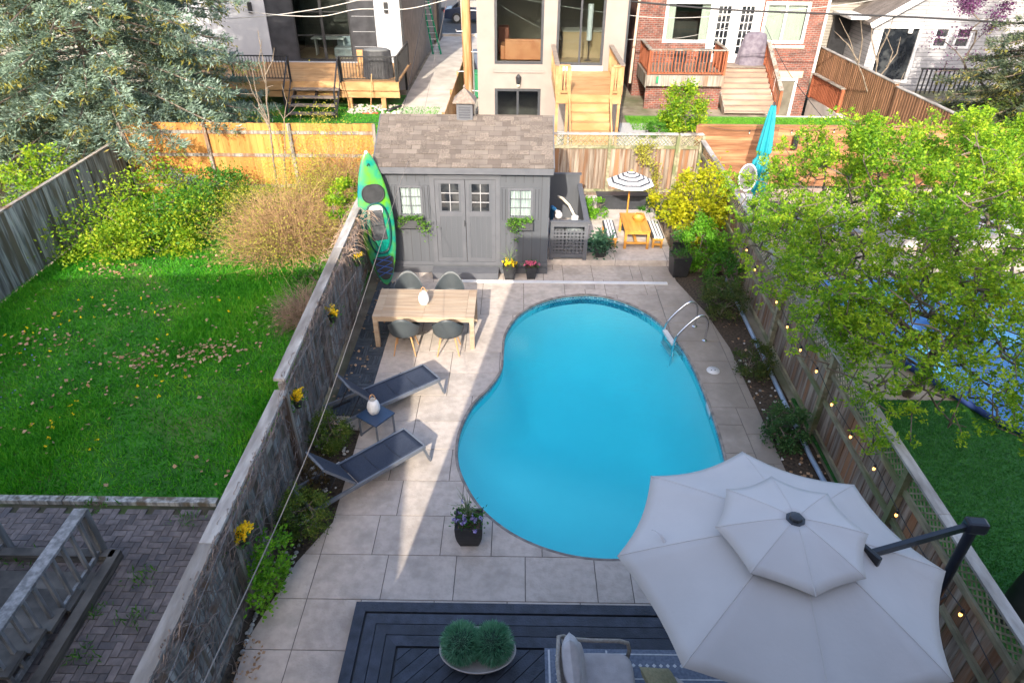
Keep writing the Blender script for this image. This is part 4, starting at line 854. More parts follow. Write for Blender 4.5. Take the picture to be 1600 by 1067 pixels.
# planters hanging on the left fence
for (yy, zz, lab, n_) in ((9.97,1.50,'yellow flowers in a small hanging pot on the fence, level with the dining table',1),(7.72,1.42,'yellow flowers in a small hanging pot on the fence, behind the loungers',2),(5.30,1.30,'yellow flowers in the hanging pot on the fence nearest the camera',2.2),(12.1,1.5,'small tuft of yellow flowers hanging on the fence beside the kayak',.5)):
    t = thing('hanging_pot', lab, 'hanging pot', (-3.24,yy,zz-.2), 'flower pots hanging on the left fence')
    link(MB().lathe([(.05,zz-.2),(.085,zz-.06),(.09,zz-.05),(.0,zz-.07)], (-3.22,yy,0), 14, cap=False), 'pot', potm, t, smooth='all')
    link(MB().tube([(-3.31,yy,zz+.08),(-3.24,yy,zz+.02),(-3.22,yy,zz-.05)], .005, 4), 'hook', M['blk'], t)
    leafobj('foliage', np.array([-3.2,yy,zz-.04])+rng.normal(size=(110, 3))*np.array([.06,.11,.06]), .05, green, t)
    cs = np.array([-3.19,yy,zz+.02])+rng.normal(size=(int(16*n_), 3))*np.array([.04,.065,.045]); leafobj('blossom', np.repeat(cs, 12, 0)+rng.normal(size=(len(cs)*12, 3))*.013, .035, yelf, t, aspect=.95, up=.8)
# ------------------------------------------------------------ children's picnic set
kid = mat('honey_pine', (.46,.20,.03), (.58,.29,.055), 6, .5, .15, 30, .1, (1.5,.3,1.5)); stripe_d = mat('navy_stripe', (.03,.033,.045), (.045,.05,.065), 20, .85); stripe_w = mat('white_stripe', (.60,.60,.61), (.68,.68,.69), 20, .85)
kt_ = thing('small_table', 'honey coloured wooden children table on the raised terrace', 'table', (2.98,15.9,.15)); z0 = .15; th = .50
m_ = MB()
for k in range(6): x0 = 2.66+k*.107; m_.bx(x0, x0+.103, 15.35, 16.48, z0+th-.03, z0+th)
link(m_, 'tabletop', kid, kt_)
for x in (2.70, 3.26):
    for y in (15.40, 16.42): link(MB().bx(x-.03, x+.03, y-.03, y+.03, z0, z0+th-.031), 'leg', kid, kt_)
link(MB().bx(2.73, 3.23, 15.385, 15.41, z0+th-.11, z0+th-.031).bx(2.73, 3.23, 16.41, 16.435, z0+th-.11, z0+th-.031).bx(2.73, 3.23, 15.39, 15.41, z0+.12, z0+.18).bx(2.95, 3.01, 15.411, 16.409, z0+.12, z0+.18), 'brace', kid, kt_)
def make_bench():
    t = thing('small_bench', 'x', 'bench', (0,0,0), 'honey coloured children benches')
    link(MB().bx(-.14,-.005,-.5,.5,.25,.275).bx(.005,.14,-.5,.5,.25,.275), 'seat', kid, t)
    for y in (-.44, .44): link(MB().bx(-.13,-.08,y-.02,y+.02,0,.249).bx(.08,.13,y-.02,y+.02,0,.249).bx(-.079,.079,y-.015,y+.015,.06,.12).bx(-.079,.079,y-.015,y+.015,.2,.249), 'leg', kid, t)
    return t
def make_cushion():
    mb = MB(); ws = [(.0,.035,0),(.035,.09,1),(.09,.115,0),(.115,.165,1),(.165,.19,0),(.19,.245,1),(.245,.28,0)]
    for a, b, c in ws:
        mb.m = c; f = lambda x: .035+.02*sin(pi*min(max(x/.28, 0), 1))**.5
        mb.poly([(a-.14,-.5,0),(b-.14,-.5,0),(b-.14,.5,0),(a-.14,.5,0),(a-.14,-.5,f(a)),(b-.14,-.5,f(b)),(b-.14,.5,f(b)),(a-.14,.5,f(a))], [(0,3,2,1),(4,5,6,7),(0,1,5,4),(2,3,7,6),(1,2,6,5),(3,0,4,7)])
    return mb
b1 = make_bench(); b1.location = (2.36,15.9,.15); b1['label'] = 'small honey coloured bench on the left side of the children table'
b2 = copy_tree(b1, (3.52,15.9,.15), 0, 'small honey coloured bench on the right side of the children table')
c1 = solo(make_cushion(), 'bench_cushion', [stripe_d, stripe_w], 'navy and white striped cushion on the left small bench', 'cushion', 'striped bench cushions', origin=(0,0,0)); c1.location = (2.36,15.9,.427)
copy_tree(c1, (3.52,15.9,.427), 0, 'navy and white striped cushion on the right small bench')
bk = thing('basket', 'small round woven wire basket on the children table', 'basket', (3.08,16.0,.65)); link(MB().lathe([(.10,.652),(.15,.70),(.16,.74)], (3.08,16.0,0), 18, cap=False), 'bowl', kid, bk, smooth='all'); link(MB().tube([(3.08+.15*cos(a), 16.0, .74+.13*sin(a)) for a in np.linspace(0, pi, 12)], .008, 6), 'handle', kid, bk, smooth='all')
su = thing('small_parasol', 'small navy and white striped parasol standing over the children table', 'parasol', (2.93,16.55,.15))
ux, uy, uz = 2.88, 16.62, 1.42
link(MB().tube([(ux, uy, .15), (ux, uy, uz+.0)], .022, 10), 'pole', kid, su, smooth=True); link(MB().lathe([(.03,uz+.28),(.035,uz+.31),(.0,uz+.36)], (ux, uy, 0), 10), 'finial', kid, su)
link(MB().lathe([(.18,.15),(.17,.2),(.04,.22)], (ux, uy, 0), 20), 'base', M['char'], su)
can = MB(); R6 = .62; rngs = [0,.14,.21,.32,.40,.52,.60,.76,.84,1.0]; zc = lambda t: uz+.30*(1-t**1.15)
for i in range(len(rngs)-1):
    a, b = rngs[i], rngs[i+1]; can.m = (i+1) % 2 if i else 1
    P = [(ux+R6*t*cos(2*pi*k/8+.39), uy+R6*t*sin(2*pi*k/8+.39), zc(t)) for t in (a, b) for k in range(8)]
    can.poly(P, [(k, (k+1)%8, 8+(k+1)%8, 8+k) for k in range(8)])
link(can, 'canopy', [stripe_d, stripe_w], su)
rb = MB()
for k in range(8): a = 2*pi*k/8+.39; rb.tube([(ux, uy, uz+.22), (ux+R6*.97*cos(a), uy+R6*.97*sin(a), uz+.0)], .006, 4)
link(rb, 'rib', kid, su)
solo(MB().bx(2.25,3.6,17.9,18.1,.02,.55).bx(2.20,3.65,17.85,18.15,.551,.58), 'storage_box', M['char'], 'low dark box against the back fence behind the small parasol', 'box')
# ------------------------------------------------------------ wooden deck
dk = thing('wooden_deck', 'dark blue painted wooden deck with mitred border and diagonal boards', 'deck', (1.4,3.0,0))
DX0_, DX1_, DY1 = -1.98, 4.6, 5.22; DZ = .12
bm_ = MB(); bwid = .135
def mboard(inset0, inset1, side):
    x0, x1, y1, y0 = DX0_, DX1_, DY1, -.2; a, b = inset0, inset1
    if side == 't': pl = [(x0+a, y1-a), (x1, y1-a), (x1, y1-b), (x0+b, y1-b)]
    else: pl = [(x0+a, y1-a), (x0+b, y1-b), (x0+b, y0), (x0+a, y0)]
    bm_.prism(pl if side == 'l' else pl[::-1], DZ-.03, DZ)
for k in range(4):
    a = k*.145+(.0 if k < 1 else .02); mboard(a, a+.135, 't'); mboard(a, a+.135, 'l')
link(bm_, 'border_board', mat('blue_black_deck', (.022,.028,.042), (.045,.055,.08), 7, .62, .45, 50, .18, (1,1,1), c3=(.03,.038,.055)), dk)
db = MB(); ix, iy = DX0_+.62, DY1-.62; s = -8.
while s < 12:
    # diagonal boards clipped to the inner rectangle : x - y = c
    c = s; pts = []
    lo, hi = c, c+.133*1.414
    poly = [(ix, iy), (DX1_, iy), (DX1_, -.2), (ix, -.2)]
    def clip(P, f):
        o = []
        for i in range(len(P)):
            a, b = P[i-1], P[i]; fa_, fb_ = f(a), f(b)
            if fa_ >= 0: 
                if fb_ < 0: t = fa_/(fa_-fb_); o.append((a[0]+(b[0]-a[0])*t, a[1]+(b[1]-a[1])*t))
                else: o.append(b)
            elif fb_ >= 0: t = fa_/(fa_-fb_); o.append((a[0]+(b[0]-a[0])*t, a[1]+(b[1]-a[1])*t)); o.append(b)
        return o
    P = clip(clip(poly, lambda q: q[0]-q[1]-lo), lambda q: hi-(q[0]-q[1]))
    if len(P) >= 3: db.prism(P[::-1], DZ-.03, DZ)
    s += .142*1.414
link(db, 'deck_board', mat('blue_black_deck_diag', (.020,.027,.042), (.042,.054,.08), 7, .62, .45, 50, .2), dk)
link(MB().bx(DX0_+.02, DX1_, -.2, DY1-.02, .0, DZ-.034), 'frame', M['blk'], dk)
# bowl with two grass balls
bo = thing('bowl_planter', 'wide grey bowl holding two round green grass balls on the deck', 'planter', (-.40,4.45,DZ))
BX, BY = -.40, 4.47
link(MB().lathe([(.15,DZ),(.26,DZ+.04),(.40,DZ+.14),(.445,DZ+.21),(.43,DZ+.215),(.36,DZ+.14),(.0,DZ+.12)], (BX, BY, 0), 36, 1, .66, cap=False), 'bowl', mat('warm_grey_bowl', (.46,.43,.42), (.54,.51,.50), 6, .6, .1, 60), bo, smooth='all')
gb = leafmat('blue_green_needle', [(.04,.17,.08),(.13,.35,.20),(.30,.55,.36)], .25, big=6)
for dx_ in (-.185,.175):
    d = rng.normal(size=(5200, 3)); d /= np.linalg.norm(d, axis=1)[:, None]; d = d[d[:, 2] > -.6]
    c = np.array([BX+dx_, BY+.0, DZ+.33]); leafobj('grass_ball', c+d*(.165+.03*rng.uniform(size=(len(d), 1))), .075, gb, bo, aspect=.09, dirs=d)
    link(MB().blob(c, .17, 14), 'ball_core', mat('ball_core', (.015,.05,.03)), bo, smooth='all')
# outdoor rug, armchair, cushions
rugm = mat('rug_blue_grey', (.13,.16,.22), (.20,.23,.30), 30, .95); rugw = mat('rug_white', (.55,.56,.58), (.66,.67,.69), 30, .95)
rug = MB().bx(.38,4.4,.6,4.62,DZ+.004,DZ+.012); rug.m = 1
for r_ in range(9):
    x0 = .42+r_*.085
    if r_ % 4 == 0: rug.bx(x0, x0+.022, .6, 4.6, DZ+.0125, DZ+.0145)
    else:
        y = .7
        while y < 4.55: rug.box((x0+.012+(r_%2)*.006, y, DZ+.0135), (.03,.036,.002), rz=.78); y += .075
y_ = 4.25
for r_ in range(4): rug.bx(1.2,4.3, 4.55-r_*.3, 4.565-r_*.3, DZ+.0125, DZ+.0145)
for k in range(40):
    for r_ in range(3): rug.box((1.25+k*.08, 4.42-r_*.3, DZ+.0135), (.035,.035,.002), rz=.78)
solo(rug, 'outdoor_rug', [rugm, rugw], 'blue grey outdoor rug with white dot and line pattern under the armchair', 'rug')
ac = thing('armchair', 'pale framed outdoor armchair with light grey seat cushion on the rug', 'armchair', (1.0,3.95,DZ))
frm = mat('taupe_rope_frame', (.30,.27,.24), (.42,.38,.34), 30, .7, .5, 150); cu_m = mat('grey_cushion', (.46,.43,.44), (.54,.51,.52), 9, .9, .25, 90)
def softbox(c, d, r=.06, R=None, puff=.03):
    mb = MB(); c = Vector(c); R = R or Matrix.Identity(3); nu, nv = 9, 9
    hx, hy, hz = d[0]/2, d[1]/2, d[2]/2
    n_ = 24; m_ = 10; P = []
    for j in range(m_+1):
        ph = -pi/2+pi*j/m_
        for i in range(n_):
            th_ = 2*pi*i/n_; e = .35; sg_ = lambda v, p_: np.sign(v)*abs(v)**p_
            P.append(c+R@Vector((hx*sg_(cos(ph), .5)*sg_(cos(th_), e), hy*sg_(cos(ph), .5)*sg_(sin(th_), e), hz*sg_(sin(ph), .8))))
    mb.poly(P, [(j*n_+i, j*n_+(i+1)%n_, (j+1)*n_+(i+1)%n_, (j+1)*n_+i) for j in range(m_) for i in range(n_)]); return mb
# chair faces +x: back at x .62, arms at y 4.4 and y 3.6
for ya in (4.38, 3.52):
    am = MB().tube([(.56,ya,.75),(.66,ya,.70),(.9,ya+.01,.66),(1.2,ya+.02,.645),(1.29,ya+.01,.62),(1.32,ya,.5),(1.30,ya,DZ)], .024, 8); link(am, 'armrest', frm, ac, smooth='all')
link(MB().tube([(.56,4.38,.75),(.50,4.3,.86),(.47,3.95,.93),(.50,3.6,.86),(.56,3.52,.75)], .022, 8), 'back_rail', frm, ac, smooth='all')
for ya in (4.38, 3.52): link(MB().tube([(.56,ya,.75),(.60,ya,.4),(.56,ya,DZ)], .022, 8), 'leg', frm, ac, smooth='all')
rp = MB()
for k in range(15): y = 3.6+k*.05; rp.tube([(.49,y,.88),(.60,y,.42)], .007, 5)
link(rp, 'rope_back', frm, ac)
link(MB().bx(.58,1.28,3.55,4.35,.36,.40), 'seat_frame', frm, ac)
link(softbox((.97,3.95,.475), (.74,.80,.15)), 'seat_cushion', cu_m, ac, smooth='all', bevel=0)
link(softbox((.70,3.95,.68), (.17,.74,.40), R=Matrix.Rotation(-.22, 3, 'Y')), 'back_cushion', cu_m, ac, smooth='all')
def pillow(c, w, h, t, R, m, name, label, grp=None):
    c = Vector(c); N_ = 17; mb = MB()
    for sgn in (1, -1):
        f = lambda u, v: c+R@Vector((sgn*t*(max(0, (1-(2*u-1)**4)*(1-(2*v-1)**4))**.55)+random.uniform(-.002,.002), (u-.5)*w*(1-.10*(1-(2*v-1)**2)), (v-.5)*h*(1-.10*(1-(2*u-1)**2))))
        g_ = MB().grid(f, N_, N_); mb.poly(g_.v, g_.f if sgn > 0 else [q[::-1] for q in g_.f])
    return solo(mb, name, m, label, 'cushion', grp, smooth='all')
pillow((.63,4.03,.86), .50, .50, .10, Matrix.Rotation(.02, 3, 'Z')@Matrix.Rotation(-.12, 3, 'Y')@Matrix.Rotation(.72, 3, 'X'), mat('white_linen', (.50,.48,.50), (.58,.56,.58), 12, .95, .2, 60), 'cushion', 'pale square cushion standing on its corner against the armchair back')
pillow((1.62,3.92,.58), .46, .46, .09, Matrix.Rotation(.35, 3, 'Z')@Matrix.Rotation(-1.0, 3, 'Y'), mat('olive_linen', (.26,.24,.14), (.34,.31,.19), 40, .95, .3, 100), 'cushion', 'olive woven cushion beside the armchair, partly under the big umbrella')
fs_ = thing('footstool', 'low round woven footstool carrying the olive cushion', 'stool', (1.66,3.85,DZ)); link(MB().lathe([(.27,DZ+.01),(.29,DZ+.2),(.28,.44),(.22,.47)], (1.66,3.85,0), 24), 'body', frm, fs_, smooth=True); link(MB().lathe([(.26,.472),(.26,.5),(.2,.52)], (1.66,3.85,0), 24), 'pad', cu_m, fs_, smooth=True)
# ------------------------------------------------------------ cantilever umbrella
um = thing('cantilever_umbrella', 'large pale grey octagonal cantilever umbrella with small top vent', 'umbrella', (4.35,4.35,0))
cc = Vector((2.575,4.235,0)); RU = 1.565; ze = 2.22; zt_ = 2.72
fab = mat('pale_grey_canvas', (.50,.475,.465), (.55,.52,.51), 1.3, .9, .35, 5, c3=(.43,.405,.395), s3=.8)
fab.node_tree.nodes['Principled BSDF'].inputs['Roughness'].default_value = 1
def canopy(R0, R1, z0, z1, sag, a0=0., droop=.0, n=8, m=10):
    mb = MB(); seg = 8; V = []
    for j in range(m+1):
        t = j/m; r = R0+(R1-R0)*t
        for k in range(n):
            for i in range(seg):
                s_ = i/seg; a1_ = a0+2*pi*k/n; a2_ = a0+2*pi*(k+1)/n
                x = r*((1-s_)*cos(a1_)+s_*cos(a2_)); y = r*((1-s_)*sin(a1_)+s_*sin(a2_)); q = 4*s_*(1-s_)
                inn = 1-.048*q*t**2; z = z0+(z1-z0)*t**1.25-sag*q*t; V.append((cc.x+x*inn, cc.y+y*inn, z))
    w = n*seg; mb.poly(V, [(j*w+i, j*w+(i+1)%w, (j+1)*w+(i+1)%w, (j+1)*w+i) for j in range(m) for i in range(w)]); return mb
cm_ = canopy(.12, RU, zt_, ze, .045, a0=-.04, m=12); co_ = link(cm_, 'canopy', fab, um, smooth='all'); co_.modifiers.new('s', 'SOLIDIFY').thickness = .003
sm = MB()
for k in range(8):
    a = -.04+2*pi*k/8; sm.tube([(cc.x+cos(a)*(.12+(RU-.12)*t), cc.y+sin(a)*(.12+(RU-.12)*t), zt_+(ze-zt_)*t**1.25+.003) for t in np.linspace(0, 1, 10)], .0045, 4)
link(sm, 'seam', fab, co_)
vt = canopy(.07, .70, zt_+.13, zt_-.03, .02, a0=-.04, m=6); vo = link(vt, 'top_vent', fab, um, smooth='all'); vo.modifiers.new('s', 'SOLIDIFY').thickness = .003
sm = MB()
for k in range(8):
    a = -.04+2*pi*k/8; sm.tube([(cc.x+cos(a)*(.07+.63*t), cc.y+sin(a)*(.07+.63*t), zt_+.13-.16*t**1.25+.003) for t in np.linspace(0, 1, 8)], .004, 4)
link(sm, 'vent_seam', fab, vo)
link(MB().lathe([(.09,zt_+.12),(.088,zt_+.135),(.062,zt_+.14),(.062,zt_+.155),(.055,zt_+.17),(.03,zt_+.175),(.0,zt_+.176)], tuple(cc), 8), 'cap', M['char'], um)
rbm = MB()
for k in range(8):
    a = -.04+2*pi*k/8; rbm.beam((cc.x+cos(a)*.1, cc.y+sin(a)*.1, zt_-.06), (cc.x+cos(a)*RU*.97, cc.y+sin(a)*RU*.97, ze-.015), .015, .022)
link(rbm, 'rib', M['char'], um)
link(MB().tube([tuple(cc+Vector((0,0,zt_-.45))), tuple(cc+Vector((0,0,zt_-.02)))], .03, 10), 'hub_post', M['char'], um)
mt = GX(1522,822,4.42); mb0 = Vector((4.64,4.6,0)); mt = Vector((4.42, mt.y, mt.z))
link(MB().tube([tuple(mb0+(mt-mb0)*t) for t in (0,.5)], .062, 14).tube([tuple(mb0+(mt-mb0)*t) for t in (.5,1)], .05, 14), 'mast', M['mast'], um, smooth=True)
jn = mb0+(mt-mb0)*.52
link(MB().box(jn, (.17,.13,.16), rz=.5), 'slider_joint', M['blk'], um, bevel=.02)
link(MB().box(mt+Vector((.0,-.01,.02)), (.2,.13,.14), rz=-.1), 'mast_head', M['mast'], um, bevel=.03)
ae = GY(1352,864,mt.y-.0) if False else G(1356,866,2.52)
link(MB().beam(tuple(mt+Vector((-.05,0,0))), tuple(ae), .045, .075), 'arm', M['mast'], um)
link(MB().box(ae+Vector((0,0,.0)), (.05,.24,.14), rz=.5), 'arm_bracket', M['blk'], um, bevel=.01)
link(MB().tube([tuple(ae+Vector((.02,0,-.03))), tuple(jn+Vector((-.06,0,.06)))], .006, 6), 'cord', M['blk'], um)
link(MB().tube([tuple(ae+Vector((0,0,-.03))), (cc.x+.03, cc.y, zt_-.42)], .03, 8), 'lower_strut', M['mast'], um)
link(MB().box(mb0+(mt-mb0)*.38+Vector((-.07,-.03,0)), (.05,.10,.12), rz=.4), 'blue_label', mat('blue_sticker', (.05,.2,.6)), um)
hd = MB().tube([tuple(mb0+(mt-mb0)*.38+Vector((-.09,0,0))), tuple(mb0+(mt-mb0)*.38+Vector((-.17,.02,.02))), tuple(mb0+(mt-mb0)*.38+Vector((-.17,.02,.12)))], .014, 8); link(hd, 'crank_handle', M['blk'], um)
link(MB().bx(4.32,4.9,4.3,4.9,.13,.2), 'base', M['mast'], um)
stp = MB(); P0 = G(1020,830,2.36); stp.poly([tuple(P0+Vector((dx*.01+(.09*t if 1 else 0), -.17*t, .02+.05*sin(pi*t)+dz)))  for t in np.linspace(0, 1, 8) for dx, dz in ((-1.5,0),(1.5,.0))], [(2*i, 2*i+1, 2*i+3, 2*i+2) for i in range(7)])
so_ = link(stp, 'tie_strap', fab, um); so_.modifiers.new('s', 'SOLIDIFY').thickness = .004
# ------------------------------------------------------------ string lights
blb = mat('warm_bulb', (.9,.5,.15), rough=.2, emit=(1,.42,.1), es=1.6)
def strings(label, P, sag, per, bulb=True, r=.006, lit=True):
    t = thing('string_lights', label, 'string lights', tuple(P[0])); pts = []; B = []
    for a, b in zip(P, P[1:]):
        a = Vector(a); b = Vector(b); n_ = max(4, int((b-a).length/.12))
        for k in range(n_): s = k/n_; q = a.lerp(b, s); q.z -= sag*4*s*(1-s); pts.append(q)
    pts.append(Vector(P[-1])); link(MB().tube(pts, r, 5), 'cord', M['blk'], t); acc = 0
    for a, b in zip(pts, pts[1:]):
        acc += (b-a).length
        if acc > per:
            acc = 0; s_ = link(MB().lathe([(.014,-.05),(.018,-.045),(.018,0),(.008,.01)], tuple(b), 8), 'socket', M['blk'], t)
            link(MB().blob(b-Vector((0,0,.08)), (.019,.019,.028), 8), 'bulb', blb if lit else mat('clear_bulb', (.6,.58,.5), rough=.15), s_, smooth='all')
strings('string of warm lit bulbs looped along the long right fence', [(4.78,2.2,1.25),(4.78,4.4,1.30),(4.82,6.6,1.28),(4.85,8.8,1.28),(4.9,11,1.28),(4.95,13.2,1.28)], .10, .62)
strings('string of clear bulbs along the top of the orange fence', [(5.6,20.08,1.86),(7.6,20.1,1.86),(9.6,20.12,1.86),(11.6,20.15,1.86)], .10, 1.15, lit=False)
# ------------------------------------------------------------ buildings
stuc = mat('cream_stucco', (.215,.19,.175), (.24,.213,.195), 2, .9, .15, 60)
wcl = mat('white_cladding', (.32,.33,.36), (.36,.37,.40), 1.2, .6, .05)
bpan = mat('black_panel', (.022,.024,.03), (.04,.042,.05), 3, .35, .05)
taup = mat('taupe_siding', (.20,.165,.14), (.27,.225,.19), 3, .8, .1)
rbrick = brickmat('red_brick', (.26,.075,.05), (.12,.05,.042), (.22,.18,.16), .215, .075, .012, .5, .9, 'xz', .8)
intm = mat('interior_wall', (.35,.31,.26)); intf = mat('interior_floor', (.32,.22,.13), (.42,.3,.18), 3, .5)
dkin = mat('dark_interior', (.03,.028,.026), (.08,.07,.06), 1.5, .8)
pane = glassmat('window_pane', (.75,.8,.8), .01)
roofg = brickmat('grey_shingles', (.14,.12,.105), (.19,.165,.15), (.08,.07,.065), .3, .14, .006, .3, .95, 'xy', .5)
wsid = brickmat('white_lap_siding', (.30,.30,.32), (.33,.33,.35), (.17,.17,.18), 6, .16, .012, .6, .7, 'xz', .25)
gsid = brickmat('grey_lap_siding', (.25,.235,.21), (.29,.27,.245), (.13,.12,.11), 6, .13, .012, .6, .8, 'xz', .3)
def pane_in(h, x0, x1, z0, z1, y, frame, fw=.07, mx=(), mz=(), gl=None, dep=.05, lab=None):
    mb = MB().bx(x0, x0+fw, y-dep, y+.02, z0, z1).bx(x1-fw, x1, y-dep, y+.02, z0, z1).bx(x0+fw, x1-fw, y-dep, y+.02, z1-fw, z1).bx(x0+fw, x1-fw, y-dep, y+.02, z0, z0+fw)
    for q in mx: x = x0+(x1-x0)*q; mb.bx(x-fw*.4, x+fw*.4, y-dep+.004, y+.016, z0+fw, z1-fw)
    for q in mz: z = z0+(z1-z0)*q; mb.bx(x0+fw, x1-fw, y-dep+.008, y+.012, z-fw*.3, z+fw*.3)
    w = link(mb, 'window', frame, h); link(MB().bx(x0+fw, x1-fw, y+.021, y+.027, z0+fw, z1-fw), 'pane', gl or pane, w); return w
def shell(h, x0, x1, y0, y1, z1, mf, holes, ms=None, t=.2, z0=-.3):
    link(wall_open(MB(), x0, x1, z0, z1, y0, t, holes), 'front_wall', mf, h)
    link(MB().bx(x0, x0+t, y0+t, y1, z0, z1), 'side_wall', ms or mf, h); link(MB().bx(x1-t, x1, y0+t, y1, z0, z1), 'side_wall', ms or mf, h)
    link(MB().bx(x0+t, x1-t, y1-t, y1, z0, z1), 'back_wall', ms or mf, h)
# the house the photograph is taken from, and its two neighbours behind the camera
own = thing('house', 'brick house behind the camera whose shadow falls over the pool', 'house', (1.2,-5,0))
ob = brickmat('buff_brick', (.40,.30,.22), (.30,.21,.15), (.4,.37,.33), .215, .075); 
link(MB().bx(-2.56,5.15,-11,-.35,-.1,8.95), 'wall', ob, own); link(MB().bx(-2.60,5.19,-11.05,-.31,8.951,9.03), 'roof', M['char'], own)
for x in (-1.6, 2.6): link(MB().bx(x, x+1.4, -.349, -.32, 3.4, 5), 'window', dkg, own)
link(MB().bx(-.3,1.9,-.349,-.32,.2,2.4), 'patio_door', dkg, own)
own2 = thing('house', 'plain brick house next door on the right, behind the camera', 'house', (11,-6,0)); link(MB().bx(6.2,17,-12,-1.4,-.1,8.7), 'wall', ob, own2); link(MB().bx(6.1,17.1,-12.1,-1.3,8.701,8.8), 'roof', M['char'], own2)
own3 = thing('house', 'brick house next door on the left whose shadow covers the lawn', 'house', (-9.4,-6,0)); Ru = Matrix.Rotation(radians(5.2), 3, 'Z'); p0 = Vector((-4.88,-.3,0))
pl = [p0+Ru@Vector(v) for v in ((0,0,0),(-11,0,0),(-11,-11,0),(0,-11,0))]
link(MB().prism([(v.x, v.y) for v in pl][::1], -.1, 8.2), 'wall', ob, own3)
# --- white and black house
HY = 32.2; wh = thing('house', 'modern white house with black glazed panel and wooden deck, behind the blue spruce', 'house', (-9,36,0))
a = GY(412,0,HY).x; b = GY(592,96,HY).x; a2 = GY(428,96,HY); b2 = GY(584,0,HY).x; zb = a2.z; L0, L1_ = a2.x, b
wx0 = GY(468,95,HY).x; wx1 = GY(553,95,HY).x; mid_ = (wx0+wx1)/2; WR = GY(636,140,HY).x
shell(wh, -16, WR, HY, 44, 6.4, wcl, [(L0, L1_, zb, 6.2)], taup)
link(MB().bx(WR+.002, WR+.03, HY+.06, 44, .6, 6.4), 'side_cladding', taup, wh)
link(MB().bx(WR-.05, WR+.05, HY-.04, HY+.055, -.1, 6.4), 'corner_post', M['blk'], wh)
link(wall_open(MB(), L0, L1_, zb, 6.2, HY+.06, .06, [(wx0, wx1, zb+.05, 5.9)]), 'black_panel', bpan, wh)
jm = MB()
for k in range(1, 5): z = zb+k*.62; jm.bx(wx1+.1, L1_-.05, HY+.05, HY+.062, z, z+.02)
link(jm, 'panel_joint', mat('panel_joint', (.25,.26,.28)), wh)
for x0, x1 in ((wx0, mid_), (mid_, wx1)): pane_in(wh, x0, x1, zb+.05, 5.9, HY+.08, M['blk'], .06, (), (.22,.42,.6))
rm_ = MB().bx(wx0-.6, wx1+.6, HY+3.2, HY+3.3, zb-.1, 6); link(rm_, 'room_back', dkin, wh); link(MB().bx(wx0-.6, wx1+.6, HY+.2, HY+3.2, zb-.1, zb), 'room_floor', intf, wh)
link(MB().bx(L0-.05, L1_+.05, HY-.12, HY+.0, zb-.12, zb-.002), 'sill', wcl, wh)
for px_ in (391, 603): p = GY(px_, 12, HY); link(MB().box((p.x, HY-.06, p.z), (.16,.12,.42)), 'wall_lamp', M['blk'], wh, bevel=.01)
it = thing('table', 'kitchen table with chairs dimly seen behind the black framed glass doors', 'table', (mid_,HY+1.6,zb)); link(MB().bx(wx0+.3, mid_+.6, HY+1.2, HY+2.0, zb+.72, zb+.76), 'tabletop', M['wht'], it)
for x in (wx0+.4, mid_+.5): link(MB().bx(x, x+.05, HY+1.4, HY+1.8, zb, zb+.719), 'leg', M['wht'], it)
sf_ = thing('sofa', 'pale sofa behind the right-hand black framed glass door', 'sofa', (wx1-.6,HY+1.2,zb)); link(MB().bx(mid_+.15, wx1-.1, HY+.9, HY+1.7, zb, zb+.42).bx(mid_+.15, wx1-.1, HY+1.7, HY+1.9, zb, zb+.8), 'body', mat('sofa_blue_grey', (.30,.34,.38), (.4,.44,.48), 4), sf_, bevel=.05)
link(MB().bx(-17, WR+.3, HY-.3, 44.3, 6.4, 6.6), 'roof', M['char'], wh)
# deck of the white house
DKZ = 1.12; DY_ = 28.5; SXa, SXb = -9.25, -7.25; DXR = GY(623,128,DY_).x
wd = thing('house_deck', 'raised pine deck with black metal railings in front of the white house', 'deck', (-9,30,0))
dm = MB()
for k in range(26): y0 = DY_+k*.14; dm.bx(-14, DXR, y0, y0+.135, DKZ-.04, DKZ)
link(dm, 'deck_board', M['newd'], wd); link(MB().bx(-14, SXa, DY_-.045, DY_-.003, DKZ-.34, DKZ-.0).bx(SXb, DXR, DY_-.045, DY_-.003, DKZ-.34, DKZ).bx(SXa, SXb, DY_-.045, DY_-.003, DKZ-.3, DKZ-.02), 'fascia', M['newd'], wd)
link(MB().bx(-14, DXR, DY_, DY_+.05, DKZ-.62, DKZ-.38), 'beam', M['newd'], wd)
for x in (-12.5,-9.5,-7.0,-5.6): link(MB().bx(x-.09, x+.09, DY_+.06, DY_+.24, -.02, DKZ-.6), 'post', M['newd'], wd)
def mrail(p, q, z, h=.95, n=None, label=None, zq=None, sp=.12):
    p = Vector((*p,0)); q = Vector((*q,0)); Ls = (q-p).length; zq = z if zq is None else zq; g = MB(); n = int(Ls/sp); u = (q-p)/Ls
    t = thing('metal_railing', label, 'railing', ((p.x+q.x)/2, (p.y+q.y)/2, min(z, zq)), 'black metal railings of the white house deck'); zz = lambda s: z+(zq-z)*s/Ls
    link(MB().beam((p.x, p.y, z+h), (q.x, q.y, zq+h), .05, .045), 'top_rail', M['blk'], t); link(MB().beam((p.x, p.y, z+.1), (q.x, q.y, zq+.1), .035, .035), 'bottom_rail', M['blk'], t)
    for s in (0, Ls): c = p+u*s; link(MB().bx(c.x-.035, c.x+.035, c.y-.035, c.y+.035, zz(s), zz(s)+h+.03), 'post', M['blk'], t)
    for k in range(1, n): s = Ls*k/n; c = p+u*s; link(MB().bx(c.x-.01, c.x+.01, c.y-.01, c.y+.01, zz(s)+.118, zz(s)+h-.024), 'baluster', M['blk'], t)
mrail((-11.6,DY_+.05), (SXa-.05,DY_+.05), DKZ, label='black metal railing on the white house deck, left of its steps')
